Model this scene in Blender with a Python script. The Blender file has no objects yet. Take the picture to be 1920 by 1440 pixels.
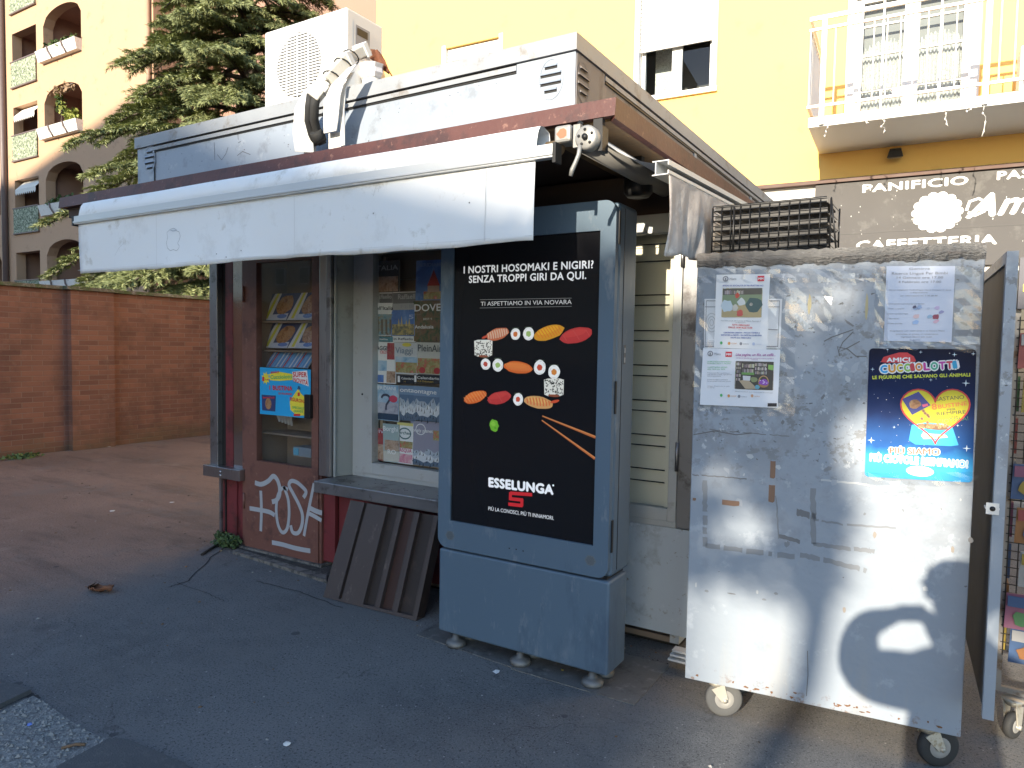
import bpy, bmesh, math, random
from mathutils import Vector, Matrix
random.seed(7)
R = math.radians
SC = bpy.context.scene
COL = SC.collection

# ---------------------------------------------------------------- camera
CAM_LOC = Vector((4.8877, -3.5862, 1.6))
CR = Vector((0.85119438, 0.52457312, 0.0170637))
CU = Vector((-0.04212661, 0.03587752, 0.9984679))
CF = Vector((-0.52315722, 0.8506091, -0.05263723))
FPX = 1337.29
cd = bpy.data.cameras.new('camera')
cam = bpy.data.objects.new('camera', cd)
COL.objects.link(cam)
m3 = Matrix((CR, CU, -CF)).transposed()
cam.matrix_world = Matrix.Translation(CAM_LOC) @ m3.to_4x4()
cd.sensor_width = 36.0
cd.lens = FPX / 1920 * 36
cd.clip_start = 0.02
cd.clip_end = 600
SC.camera = cam

# ---------------------------------------------------------------- light
SUN_TRAVEL = Vector((-0.03266954, 0.95214064, -0.30390936)).normalized()
SUN_EL = R(17.69)
w = bpy.data.worlds.new('World'); SC.world = w; w.use_nodes = True
nt = w.node_tree
for n in list(nt.nodes): nt.nodes.remove(n)
sky = nt.nodes.new('ShaderNodeTexSky'); sky.sky_type = 'NISHITA'
sky.sun_disc = False; sky.sun_elevation = SUN_EL
# direction towards the sun in plan: (0.0327,-0.952); the sky's rotation 0 puts the sun at +Y, growing clockwise
sky.sun_rotation = math.atan2(-SUN_TRAVEL.x, -SUN_TRAVEL.y)
sky.air_density = 1.0; sky.dust_density = 0.3; sky.ozone_density = 2.0
bg = nt.nodes.new('ShaderNodeBackground'); bg.inputs['Strength'].default_value = 0.15
wo = nt.nodes.new('ShaderNodeOutputWorld')
nt.links.new(sky.outputs[0], bg.inputs[0]); nt.links.new(bg.outputs[0], wo.inputs[0])
sd = bpy.data.lights.new('sun', 'SUN'); sd.energy = 3.9; sd.angle = R(0.53); sd.color = (1.0, 0.88, 0.70)
so = bpy.data.objects.new('sun', sd); COL.objects.link(so)
so.rotation_euler = SUN_TRAVEL.to_track_quat('-Z', 'Y').to_euler()
so.location = (5, -30, 20)
SC.view_settings.view_transform = 'Standard'
SC.view_settings.look = 'None'
SC.view_settings.exposure = 1.35
SC.view_settings.gamma = 1.0
SC.cycles.max_bounces = 6
SC.cycles.transparent_max_bounces = 12
SC.cycles.caustics_reflective = False
SC.cycles.caustics_refractive = False

# ---------------------------------------------------------------- helpers
def ray(px, py):
    return CF + CR * ((px - 960) / FPX) - CU * ((py - 720) / FPX)
def P(px, py, ax, v):
    """where the sight line of a photo pixel meets the real plane x, y or z = v"""
    d = ray(px, py); i = 'xyz'.index(ax)
    return CAM_LOC + d * ((v - CAM_LOC[i]) / d[i])

class Plane:
    """a real flat surface: origin, right, up; pixel() measures a photo point on it"""
    def __init__(s, o, u, v):
        s.o = Vector(o); s.u = Vector(u).normalized(); s.v = Vector(v).normalized(); s.n = s.u.cross(s.v)
    def pt(s, a, b, h=0.0): return s.o + s.u * a + s.v * b + s.n * h
    def pixel(s, px, py):
        d = ray(px, py); k = (s.o - CAM_LOC).dot(s.n) / d.dot(s.n)
        q = CAM_LOC + d * k - s.o
        return (q.dot(s.u), q.dot(s.v))
    def rot(s, ang, a=0, b=0):
        c, sn = math.cos(ang), math.sin(ang)
        return Plane(s.pt(a, b), s.u * c + s.v * sn, s.v * c - s.u * sn)

TEXT_CACHE = {}
def text_geo(body, bold=0.0, shear=0.0):
    key = (body, bold, shear)
    if key in TEXT_CACHE: return TEXT_CACHE[key]
    c = bpy.data.curves.new('lettering', 'FONT')
    c.body = body; c.size = 1.0; c.resolution_u = 3; c.space_character = 1.06 if bold else 1.0; c.shear = shear; c.fill_mode = 'FRONT'
    o = bpy.data.objects.new('lettering', c); COL.objects.link(o)
    me = o.to_mesh()
    vs = [v.co.copy() for v in me.vertices]; fs = [tuple(p.vertices) for p in me.polygons]
    o.to_mesh_clear()
    bpy.data.objects.remove(o); bpy.data.curves.remove(c)
    x0 = min((v.x for v in vs), default=0); x1 = max((v.x for v in vs), default=1)
    r = (vs, fs, x0, x1); TEXT_CACHE[key] = r
    return r

class MB:
    def __init__(s): s.v = []; s.f = []; s.mi = []; s.mats = []; s.sm = []
    def m(s, mat):
        if mat not in s.mats: s.mats.append(mat)
        return s.mats.index(mat)
    def add(s, vs, fs, mat, smooth=False):
        b = len(s.v); s.v += [Vector(v) for v in vs]; i = s.m(mat)
        for f in fs: s.f.append(tuple(b + k for k in f)); s.mi.append(i); s.sm.append(smooth)
        return s
    def box(s, x0, x1, y0, y1, z0, z1, mat):
        vs = [(x0,y0,z0),(x1,y0,z0),(x1,y1,z0),(x0,y1,z0),(x0,y0,z1),(x1,y0,z1),(x1,y1,z1),(x0,y1,z1)]
        return s.add(vs, [(0,3,2,1),(4,5,6,7),(0,1,5,4),(1,2,6,5),(2,3,7,6),(3,0,4,7)], mat)
    def bbox(s, x0, x1, y0, y1, z0, z1, mat, b=0.006, seg=2):
        """box with rounded edges"""
        bm = bmesh.new(); bmesh.ops.create_cube(bm, size=1)
        for v in bm.verts: v.co = Vector(((x0+x1)/2+v.co.x*(x1-x0), (y0+y1)/2+v.co.y*(y1-y0), (z0+z1)/2+v.co.z*(z1-z0)))
        bmesh.ops.bevel(bm, geom=list(bm.edges), offset=b, segments=seg, affect='EDGES', profile=0.5)
        return s.bm(bm, mat, smooth=False)
    def bm(s, bm, mat, smooth=False):
        bm.verts.index_update()
        s.add([v.co.copy() for v in bm.verts], [tuple(v.index for v in f.verts) for f in bm.faces], mat, smooth)
        bm.free(); return s
    def quad(s, a, b, c, d, mat): return s.add([a,b,c,d], [(0,1,2,3)], mat)
    def hexa(s, lo, hi, mat):
        """8-corner solid: four lower and four upper corners, counter-clockwise from above"""
        return s.add(list(lo)+list(hi), [(0,3,2,1),(4,5,6,7),(0,1,5,4),(1,2,6,5),(2,3,7,6),(3,0,4,7)], mat)
    def prism(s, pts, d, mat):
        """closed outline extruded by vector d"""
        n = len(pts); d = Vector(d); vs = [Vector(p) for p in pts] + [Vector(p)+d for p in pts]
        fs = [tuple(range(n-1,-1,-1)), tuple(range(n,2*n))] + [(i,(i+1)%n,n+(i+1)%n,n+i) for i in range(n)]
        return s.add(vs, fs, mat)
    def tube(s, path, r, mat, n=8, cap=True, smooth=True):
        path = [Vector(p) for p in path]; k = len(path)
        rs = r if isinstance(r, (list, tuple)) else [r]*k
        vs = []; ref = None
        for i, p in enumerate(path):
            t = (path[min(i+1,k-1)] - path[max(i-1,0)]).normalized()
            if ref is None: ref = Vector((0,0,1)) if abs(t.z) < .9 else Vector((1,0,0))
            a = t.cross(ref)
            if a.length < 1e-4: a = t.cross(Vector((0.3,1,0.2)))
            a.normalize(); b = t.cross(a).normalized(); ref = -b if False else ref
            for j in range(n):
                an = 2*math.pi*j/n
                vs.append(p + a*(math.cos(an)*rs[i]) + b*(math.sin(an)*rs[i]))
        fs = [(i*n+j, i*n+(j+1)%n, (i+1)*n+(j+1)%n, (i+1)*n+j) for i in range(k-1) for j in range(n)]
        s.add(vs, fs, mat, smooth)
        if cap: 
            b = len(s.v) - len(vs); i = s.m(mat)
            s.f.append(tuple(b+j for j in range(n-1,-1,-1))); s.mi.append(i); s.sm.append(False)
            s.f.append(tuple(b+(k-1)*n+j for j in range(n))); s.mi.append(i); s.sm.append(False)
        return s
    def bar(s, a, b, w, h, mat, up=(0,0,1)):
        """rectangular bar from a to b"""
        a = Vector(a); b = Vector(b); t = (b-a).normalized(); sd = t.cross(Vector(up)).normalized(); u = sd.cross(t)
        c = [(-1,-1),(1,-1),(1,1),(-1,1)]
        vs = [p + sd*(x*w/2) + u*(y*h/2) for p in (a,b) for x,y in c]
        return s.add(vs, [(0,1,2,3),(7,6,5,4),(0,4,5,1),(1,5,6,2),(2,6,7,3),(3,7,4,0)], mat)
    def lathe(s, prof, o, ax, mat, n=20, smooth=True):
        """profile of (radius, height) turned about axis ax through o"""
        o = Vector(o); ax = Vector(ax).normalized(); a = ax.orthogonal().normalized(); b = ax.cross(a)
        vs = [o + ax*h + (a*math.cos(2*math.pi*j/n) + b*math.sin(2*math.pi*j/n))*r for r,h in prof for j in range(n)]
        k = len(prof)
        fs = [(i*n+j, i*n+(j+1)%n, (i+1)*n+(j+1)%n, (i+1)*n+j) for i in range(k-1) for j in range(n)]
        fs += [tuple(range(n-1,-1,-1)), tuple((k-1)*n+j for j in range(n))]
        return s.add(vs, fs, mat, smooth)
    # ---- flat print on a plane
    def poly(s, pl, pts, mat, h=0.001): return s.add([pl.pt(a,b,h) for a,b in pts], [tuple(range(len(pts)))], mat)
    def rect(s, pl, a0, a1, b0, b1, mat, h=0.001): return s.poly(pl, [(a0,b0),(a1,b0),(a1,b1),(a0,b1)], mat, h)
    def ell(s, pl, a, b, ra, rb, mat, h=0.001, ang=0, n=18, wob=0):
        c, sn = math.cos(ang), math.sin(ang); q = []
        for i in range(n):
            t = 2*math.pi*i/n; k = 1 + wob*random.uniform(-1,1)
            x, y = math.cos(t)*ra*k, math.sin(t)*rb*k
            q.append((a + x*c - y*sn, b + x*sn + y*c))
        return s.poly(pl, q, mat, h)
    def stroke(s, pl, pts, wd, mat, h=0.001, closed=False):
        """ribbon of width wd along points"""
        p = [Vector((x,y)) for x,y in pts]; n = len(p); L = []; Rr = []
        for i in range(n):
            if closed: t = p[(i+1)%n] - p[i-1]
            else: t = p[min(i+1,n-1)] - p[max(i-1,0)]
            if t.length < 1e-9: t = Vector((1,0))
            t.normalize(); nn = Vector((-t.y,t.x)) * (wd/2)
            L.append(p[i]+nn); Rr.append(p[i]-nn)
        vs = [pl.pt(q.x,q.y,h) for q in L] + [pl.pt(q.x,q.y,h) for q in Rr]
        rng = range(n) if closed else range(n-1)
        return s.add(vs, [(n+i, n+(i+1)%n, (i+1)%n, i) for i in rng], mat)
    def text(s, pl, body, a0, b0, width, height, mat, h=0.002, bold=0.0, ang=0.0, align='L', shear=0.0):
        """letters with base line at (a0,b0), total width and cap height given"""
        vs, fs, x0, x1 = text_geo(body, bold > .02, shear)
        if not vs: return s
        kx = width / max(x1-x0, 1e-6); ky = height / 0.73
        q = pl.rot(ang, a0, b0); off = 0 if align == 'L' else -width/2; bw = bold*1.1
        sh = [(0,0)] if bold < .012 else ([(-bw,0),(bw,0),(0,bw),(0,-bw)] if bold < .06 else [(bw*math.cos(i*.7854),bw*math.sin(i*.7854)) for i in range(8)]+[(0,0)])
        for i,(dx,dy) in enumerate(sh): s.add([q.pt(off + (v.x-x0+dx)*kx, (v.y+dy)*ky, h+i*4e-5) for v in vs], fs, mat)
        return s
    def textpx(s, pl, body, p0, p1, hpx, mat, h=0.002, bold=0.0, shear=0.0):
        """letters whose base line runs between two photo points measured on the plane"""
        a0, b0 = pl.pixel(*p0); a1, b1 = pl.pixel(*p1); _, bt = pl.pixel(p0[0], p0[1]-hpx)
        return s.text(pl, body, a0, b0, math.hypot(a1-a0,b1-b0), bt-b0, mat, h, bold, math.atan2(b1-b0,a1-a0), shear=shear)
    def polypx(s, pl, pts, mat, h=0.001): return s.poly(pl, [pl.pixel(*p) for p in pts], mat, h)
    def strokepx(s, pl, pts, wd, mat, h=0.001, closed=False): return s.stroke(pl, [pl.pixel(*p) for p in pts], wd, mat, h, closed)
    def build(s, name, parent=None, bevel=0.0, local=False, recalc=False):
        me = bpy.data.meshes.new(name)
        vs = s.v
        if parent is not None and not local:
            inv = world_of(parent).inverted(); vs = [inv @ v for v in vs]
        me.from_pydata([tuple(v) for v in vs], [], s.f)
        for mt in s.mats: me.materials.append(mt)
        me.polygons.foreach_set('material_index', s.mi)
        me.polygons.foreach_set('use_smooth', s.sm)
        if recalc:
            b = bmesh.new(); b.from_mesh(me); bmesh.ops.recalc_face_normals(b, faces=b.faces); b.to_mesh(me); b.free()
        me.update()
        o = bpy.data.objects.new(name, me); COL.objects.link(o)
        if parent is not None: o.parent = parent
        if bevel:
            bv = o.modifiers.new('edge', 'BEVEL'); bv.width = bevel; bv.segments = 2; bv.limit_method = 'ANGLE'; bv.angle_limit = R(50)
        return o
def world_of(o):
    mw = o.matrix_basis.copy()
    return world_of(o.parent) @ mw if o.parent else mw
def tag(o, label=None, cat=None, group=None, kind=None):
    if label: o['label'] = label
    if cat: o['category'] = cat
    if group: o['group'] = group
    if kind: o['kind'] = kind
    return o
def thing(name, label, cat, loc=(0,0,0), rz=0.0, group=None):
    o = bpy.data.objects.new(name, None); COL.objects.link(o); o.empty_display_size = 0.1
    o.location = loc; o.rotation_euler = (0,0,rz)
    return tag(o, label, cat, group)
def copy_thing(o, loc, rz, label=None):
    c = o.copy(); COL.objects.link(c); c.location = loc; c.rotation_euler = (0,0,rz)
    if label: c['label'] = label
    for ch in o.children:
        d = ch.copy(); COL.objects.link(d); d.parent = c
        for g in ch.children:
            e = g.copy(); COL.objects.link(e); e.parent = d
    return c

# ---------------------------------------------------------------- materials
def mat(name, col, rough=0.6, metal=0.0, var=0.12, vs=6.0, dirt=None, bump=0.0, bs=80.0, spec=0.5, stretch=(1,1,1), emit=0.0):
    """painted / raw surface: base colour with mottling, optional dirt patches (colour, amount, scale), fine bump"""
    m = bpy.data.materials.new(name); m.use_nodes = True
    t = m.node_tree; L = t.links; b = t.nodes['Principled BSDF']
    b.inputs['Roughness'].default_value = rough; b.inputs['Metallic'].default_value = metal
    b.inputs['Specular IOR Level'].default_value = spec
    c4 = (*col, 1)
    if emit:
        b.inputs['Emission Color'].default_value = c4; b.inputs['Emission Strength'].default_value = emit
    if not (var or dirt or bump):
        b.inputs['Base Color'].default_value = c4; return m
    tc = t.nodes.new('ShaderNodeTexCoord'); mp = t.nodes.new('ShaderNodeMapping'); mp.inputs['Scale'].default_value = stretch
    L.new(tc.outputs['Object'], mp.inputs[0])
    def noise(sc, det=5, ro=.6):
        n = t.nodes.new('ShaderNodeTexNoise'); n.inputs['Scale'].default_value = sc; n.inputs['Detail'].default_value = det
        n.inputs['Roughness'].default_value = ro; L.new(mp.outputs[0], n.inputs['Vector']); return n
    def mixc(fac, a, bb):
        x = t.nodes.new('ShaderNodeMix'); x.data_type = 'RGBA'
        L.new(fac, x.inputs[0])
        for sock, val in ((x.inputs[6], a), (x.inputs[7], bb)):
            if isinstance(val, tuple): sock.default_value = val
            else: L.new(val, sock)
        return x.outputs[2]
    lo = tuple(max(0, c*(1-var)) for c in col) + (1,); hi = tuple(min(1, c*(1+var)) for c in col) + (1,)
    n1 = noise(vs); out = mixc(n1.outputs[0], lo, hi)
    if dirt:
        for dc, amt, dsc in (dirt if isinstance(dirt, list) else [dirt]):
            n2 = noise(dsc, 8, .68); rp = t.nodes.new('ShaderNodeValToRGB')
            rp.color_ramp.elements[0].position = 0.62 - amt*0.35; rp.color_ramp.elements[1].position = 0.70 - amt*0.25
            L.new(n2.outputs[0], rp.inputs[0]); out = mixc(rp.outputs[0], out, (*dc, 1))
    L.new(out, b.inputs['Base Color'])
    rr = t.nodes.new('ShaderNodeMapRange'); rr.inputs['To Min'].default_value = max(.02, rough-.1); rr.inputs['To Max'].default_value = min(1, rough+.1)
    L.new(n1.outputs[0], rr.inputs[0]); L.new(rr.outputs[0], b.inputs['Roughness'])
    if bump:
        n3 = noise(bs, 4); bp = t.nodes.new('ShaderNodeBump'); bp.inputs['Strength'].default_value = bump; bp.inputs['Distance'].default_value = 0.01
        L.new(n3.outputs[0], bp.inputs['Height']); L.new(bp.outputs[0], b.inputs['Normal'])
    return m
FLAT = {}
def ink(r, g, bl, rough=0.5, emit=0.0):
    """a plain printing ink"""
    k = (round(r,3), round(g,3), round(bl,3), rough, emit)
    if k not in FLAT: FLAT[k] = mat('ink', (r,g,bl), rough, var=0, emit=emit)
    return FLAT[k]
def glass(name, tint=(1,1,1), ior=1.45, rough=0.0, dust=0.0):
    m = bpy.data.materials.new(name); m.use_nodes = True; t = m.node_tree; L = t.links
    t.nodes.remove(t.nodes['Principled BSDF'])
    tr = t.nodes.new('ShaderNodeBsdfTransparent'); tr.inputs[0].default_value = (*tint,1)
    gl = t.nodes.new('ShaderNodeBsdfGlossy'); gl.inputs['Roughness'].default_value = rough
    lw = t.nodes.new('ShaderNodeLayerWeight'); lw.inputs['Blend'].default_value = .5
    pw_ = t.nodes.new('ShaderNodeMath'); pw_.operation = 'POWER'; L.new(lw.outputs['Facing'], pw_.inputs[0]); pw_.inputs[1].default_value = 5
    f0 = ((ior-1)/(ior+1))**2; fr = t.nodes.new('ShaderNodeMath'); fr.operation = 'MULTIPLY_ADD'; L.new(pw_.outputs[0], fr.inputs[0]); fr.inputs[1].default_value = 1-f0; fr.inputs[2].default_value = f0
    mx = t.nodes.new('ShaderNodeMixShader'); out = t.nodes['Material Output']
    L.new(fr.outputs[0], mx.inputs[0]); L.new(tr.outputs[0], mx.inputs[1]); L.new(gl.outputs[0], mx.inputs[2])
    last = mx.outputs[0]
    if dust:
        df = t.nodes.new('ShaderNodeBsdfDiffuse'); df.inputs[0].default_value = (.5,.5,.48,1)
        m2 = t.nodes.new('ShaderNodeMixShader'); m2.inputs[0].default_value = dust
        L.new(last, m2.inputs[1]); L.new(df.outputs[0], m2.inputs[2]); last = m2.outputs[0]
    L.new(last, out.inputs[0])
    return m
WHITE = ink(.8,.8,.8); BLACK = ink(.015,.015,.017)
# ================================================================ SETTING
def ground_material():
    m = bpy.data.materials.new('worn_asphalt'); m.use_nodes = True; t = m.node_tree; L = t.links; b = t.nodes['Principled BSDF']
    tc = t.nodes.new('ShaderNodeTexCoord')
    def noise(sc, det=6, ro=.6, vec=None):
        n = t.nodes.new('ShaderNodeTexNoise'); n.inputs['Scale'].default_value = sc; n.inputs['Detail'].default_value = det; n.inputs['Roughness'].default_value = ro
        L.new(vec or tc.outputs['Object'], n.inputs['Vector']); return n.outputs[0]
    def math_(op, a, bb):
        n = t.nodes.new('ShaderNodeMath'); n.operation = op
        for i, v in enumerate((a, bb)):
            if isinstance(v, (int, float)): n.inputs[i].default_value = v
            else: L.new(v, n.inputs[i])
        return n.outputs[0]
    def ramp(f, p0, p1):
        n = t.nodes.new('ShaderNodeMapRange'); n.interpolation_type = 'SMOOTHSTEP'
        n.inputs['From Min'].default_value = p0; n.inputs['From Max'].default_value = p1; L.new(f, n.inputs[0]); return n.outputs[0]
    def mix(f, a, bb):
        x = t.nodes.new('ShaderNodeMix'); x.data_type = 'RGBA'
        if isinstance(f, float): x.inputs[0].default_value = f
        else: L.new(f, x.inputs[0])
        for s_, v in ((x.inputs[6], a), (x.inputs[7], bb)):
            if isinstance(v, tuple): s_.default_value = (*v, 1)
            else: L.new(v, s_)
        return x.outputs[2]
    sep = t.nodes.new('ShaderNodeSeparateXYZ'); L.new(tc.outputs['Object'], sep.inputs[0])
    # dusty old yard on the left, newer dark patch in front of the kiosk
    a = P(0, 1120, 'z', 0); c = P(420, 1015, 'z', 0)
    d = (c - a); nx, ny = -d.y, d.x; ln = math.hypot(nx, ny); nx /= ln; ny /= ln
    k = math_('ADD', math_('MULTIPLY', sep.outputs[0], nx), math_('MULTIPLY', sep.outputs[1], ny))
    k = math_('SUBTRACT', k, nx*a.x + ny*a.y)
    k = math_('ADD', k, math_('MULTIPLY', math_('SUBTRACT', noise(.9, 4), .5), 1.3))
    yard = ramp(k, -.75, .35)
    big = noise(.55, 5); fine = noise(150, 3, .8); mid = noise(9, 6, .65)
    asph = mix(ramp(big, .35, .65), (.097,.099,.102), (.146,.147,.147))
    asph = mix(math_('MULTIPLY', ramp(mid, .42, .72), .55), asph, (.165,.165,.163))
    dust = mix(ramp(big, .3, .7), (.170,.118,.096), (.250,.178,.145))  # yard dust with warm bounce from the brick wall painted in
    st = t.nodes.new('ShaderNodeMapping'); st.inputs['Scale'].default_value = (.5, 2.4, 1); st.inputs['Rotation'].default_value = (0,0,R(28)); L.new(tc.outputs['Object'], st.inputs[0])
    streak = noise(1.1, 7, .7, st.outputs[0])
    dust = mix(math_('MULTIPLY', ramp(streak, .48, .66), .6), dust, (.090,.066,.057))
    dust = mix(math_('MULTIPLY', ramp(noise(2.3,6,.7), .55, .7), .6), dust, (.26,.215,.185))
    col = mix(yard, asph, dust)
    # grit and pale specks
    v = t.nodes.new('ShaderNodeTexVoronoi'); v.inputs['Scale'].default_value = 26; L.new(tc.outputs['Object'], v.inputs['Vector'])
    speck = math_('MULTIPLY', math_('LESS_THAN', v.outputs['Distance'], .10), ramp(noise(4,2), .46, .58))
    col = mix(math_('MULTIPLY', speck, .7), col, (.42,.41,.39))
    col = mix(math_('MULTIPLY', math_('SUBTRACT', fine, .5), 2.6), col, (.33,.325,.32))
    col = mix(math_('MULTIPLY', ramp(noise(85,2,.75), .53, .70), .85), col, (.022,.022,.025))
    # wandering hairline cracks and tar seams
    wv = t.nodes.new('ShaderNodeTexVoronoi'); wv.feature = 'DISTANCE_TO_EDGE'; wv.inputs['Scale'].default_value = .55
    off = t.nodes.new('ShaderNodeVectorMath'); off.operation = 'ADD'
    nn = t.nodes.new('ShaderNodeTexNoise'); nn.inputs['Scale'].default_value = 2.2; nn.inputs['Detail'].default_value = 6; L.new(tc.outputs['Object'], nn.inputs['Vector'])
    L.new(tc.outputs['Object'], off.inputs[0]); L.new(nn.outputs['Color'], off.inputs[1]); L.new(off.outputs[0], wv.inputs['Vector'])
    crack = math_('MULTIPLY', math_('LESS_THAN', wv.outputs['Distance'], .003), ramp(noise(1.7,3), .46, .56))
    col = mix(math_('MULTIPLY', crack, .35), col, (.025,.025,.027))
    # stains
    col = mix(math_('MULTIPLY', ramp(noise(1.6,8,.7), .58, .72), .4), col, (.040,.040,.045))
    col = mix(math_('MULTIPLY', ramp(noise(.75,9,.75), .54, .60), .35), col, (.16,.155,.15))
    g2 = t.nodes.new('ShaderNodeTexVoronoi'); g2.inputs['Scale'].default_value = 2.3; L.new(tc.outputs['Object'], g2.inputs['Vector'])
    col = mix(math_('MULTIPLY', math_('LESS_THAN', g2.outputs['Distance'], .055), .55), col, (.03,.03,.034))
    L.new(col, b.inputs['Base Color']); b.inputs['Roughness'].default_value = .82; b.inputs['Specular IOR Level'].default_value = .35
    bp = t.nodes.new('ShaderNodeBump'); bp.inputs['Strength'].default_value = .55; bp.inputs['Distance'].default_value = .006
    h = math_('ADD', math_('MULTIPLY', fine, 1.0), math_('MULTIPLY', mid, .8)); L.new(h, bp.inputs['Height']); L.new(bp.outputs[0], b.inputs['Normal'])
    return m
g = MB(); g.quad((-200,-200,0),(200,-200,0),(200,250,0),(-200,250,0), ground_material())
tag(g.build('ground'), kind='structure')

# worn patches of the pavement: cut trench with gravel, newer strips
M_GRAVEL = mat('gravel_bed', (.20,.20,.195), .95, var=.35, vs=14, dirt=[((.10,.10,.10), .35, 30), ((.33,.33,.31), .3, 55)], bump=1.0, bs=60)
M_NEWASPH = mat('newer_asphalt', (.085,.088,.092), .85, var=.2, vs=5, dirt=((.11,.11,.11), .3, 40), bump=.5, bs=140)
hole = [P(*q,'z',0) for q in ((0,1338),(28,1322),(62,1306),(84,1318),(110,1337),(140,1358),(172,1376),(206,1389),(180,1404),(150,1420),(112,1440),(60,1475),(0,1500))]
mb = MB(); mb.add([(p.x,p.y,.004) for p in hole], [tuple(range(len(hole)))[::-1]], M_GRAVEL)
tag(mb.build('gravel_patch'), kind='structure')
def strip(name, pts, z, m):
    b = MB(); q = [P(*p,'z',0) for p in pts]; b.add([(p.x,p.y,z) for p in q], [tuple(range(len(q)))[::-1]], m); return tag(b.build(name), kind='structure')
def lip(name, pts, z, m):
    q = [P(*p,'z',0) for p in pts]; b = MB(); b.prism([(p.x,p.y,.002) for p in q][::-1], (0,0,z), m); return tag(b.build(name), kind='structure')
lip('pavement', [(-80,1345),(0,1330),(58,1302),(36,1294),(-80,1260)], .022, M_NEWASPH)
lip('pavement', [(112,1440),(150,1420),(206,1389),(240,1392),(345,1436),(420,1500),(60,1500)], .012, M_NEWASPH)
M_KERB = mat('worn_concrete', (.17,.155,.14), .9, var=.25, vs=9, dirt=((.07,.065,.06), .45, 14), bump=.6, bs=50)
M_SOIL = mat('dark_soil', (.055,.048,.042), .95, var=.4, vs=20, dirt=[((.11,.10,.09), .3, 28), ((.02,.02,.018), .3, 12)], bump=1.0, bs=35)
kq = [P(*q,'z',0) for q in ((436,1038),(612,1094),(612,1084),(446,1034))]
mb = MB(); mb.hexa(kq, [q+Vector((0,0,.022)) for q in kq], M_KERB); tag(mb.build('kerb'), kind='structure')
strip('soil', [(446,1033),(612,1083),(640,1080),(640,1060),(606,1050),(440,1015)], .012, M_SOIL)
M_SEAM = mat('tar_seam', (.028,.028,.03), .8, var=.2)
def seam(pts, w_):
    q = [P(*p,'z',0) for p in pts]; out = []; rs = random.Random(len(pts)*7+int(pts[0][0]))
    for a,b_ in zip(q,q[1:]):
        for i in range(9): t = i/9; out.append((a.x+(b_.x-a.x)*t+rs.uniform(-.008,.008), a.y+(b_.y-a.y)*t+rs.uniform(-.008,.008)))
    out.append((q[-1].x,q[-1].y)); b = MB(); b.stroke(Plane((0,0,0),(1,0,0),(0,1,0)), out, w_, M_SEAM, .003); tag(b.build('pavement_seam'), kind='structure')
seam([(315,1102),(352,1090),(402,1040),(432,1020)],.008); seam([(36,1294),(70,1312)],.03); seam([(206,1389),(260,1415),(345,1440)],.012); seam([(330,1092),(400,1118),(420,1128)],.004)
seam([(640,1140),(560,1110),(480,1090)],.006)

# stones lying in the patch
random.seed(3)
st = MB(); mS = mat('loose_stone', (.24,.24,.23), .95, var=.4, vs=30)
hx = [(p.x,p.y) for p in hole]
def inside(x, y, poly):
    r = False; n = len(poly)
    for i in range(n):
        (x1,y1),(x2,y2) = poly[i], poly[i-1]
        if (y1 > y) != (y2 > y) and x < (x2-x1)*(y-y1)/(y2-y1)+x1: r = not r
    return r
bx = [min(a for a,_ in hx), max(a for a,_ in hx), min(b for _,b in hx), max(b for _,b in hx)]
k = 0
while k < 420:
    x = random.uniform(bx[0],bx[1]); y = random.uniform(bx[2],bx[3])
    if not inside(x,y,hx): continue
    k += 1; s = random.choice((.004,.005,.006,.008,.012)) * random.uniform(.7,1.2)
    vs = [(x+s*random.uniform(.7,1.1)*a, y+s*random.uniform(.7,1.1)*bb, .004+s*random.uniform(.6,1.0)*c) for a,bb,c in ((1,0,.3),(0,1,.3),(-1,0,.3),(0,-1,.3),(0,0,1),(0,0,-.2))]
    st.add(vs, [(0,1,4),(1,2,4),(2,3,4),(3,0,4),(1,0,5),(2,1,5),(3,2,5),(0,3,5)], mS)
tag(st.build('loose_gravel'), 'small grey stones scattered in the broken patch of pavement', None, kind='stuff')

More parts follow.
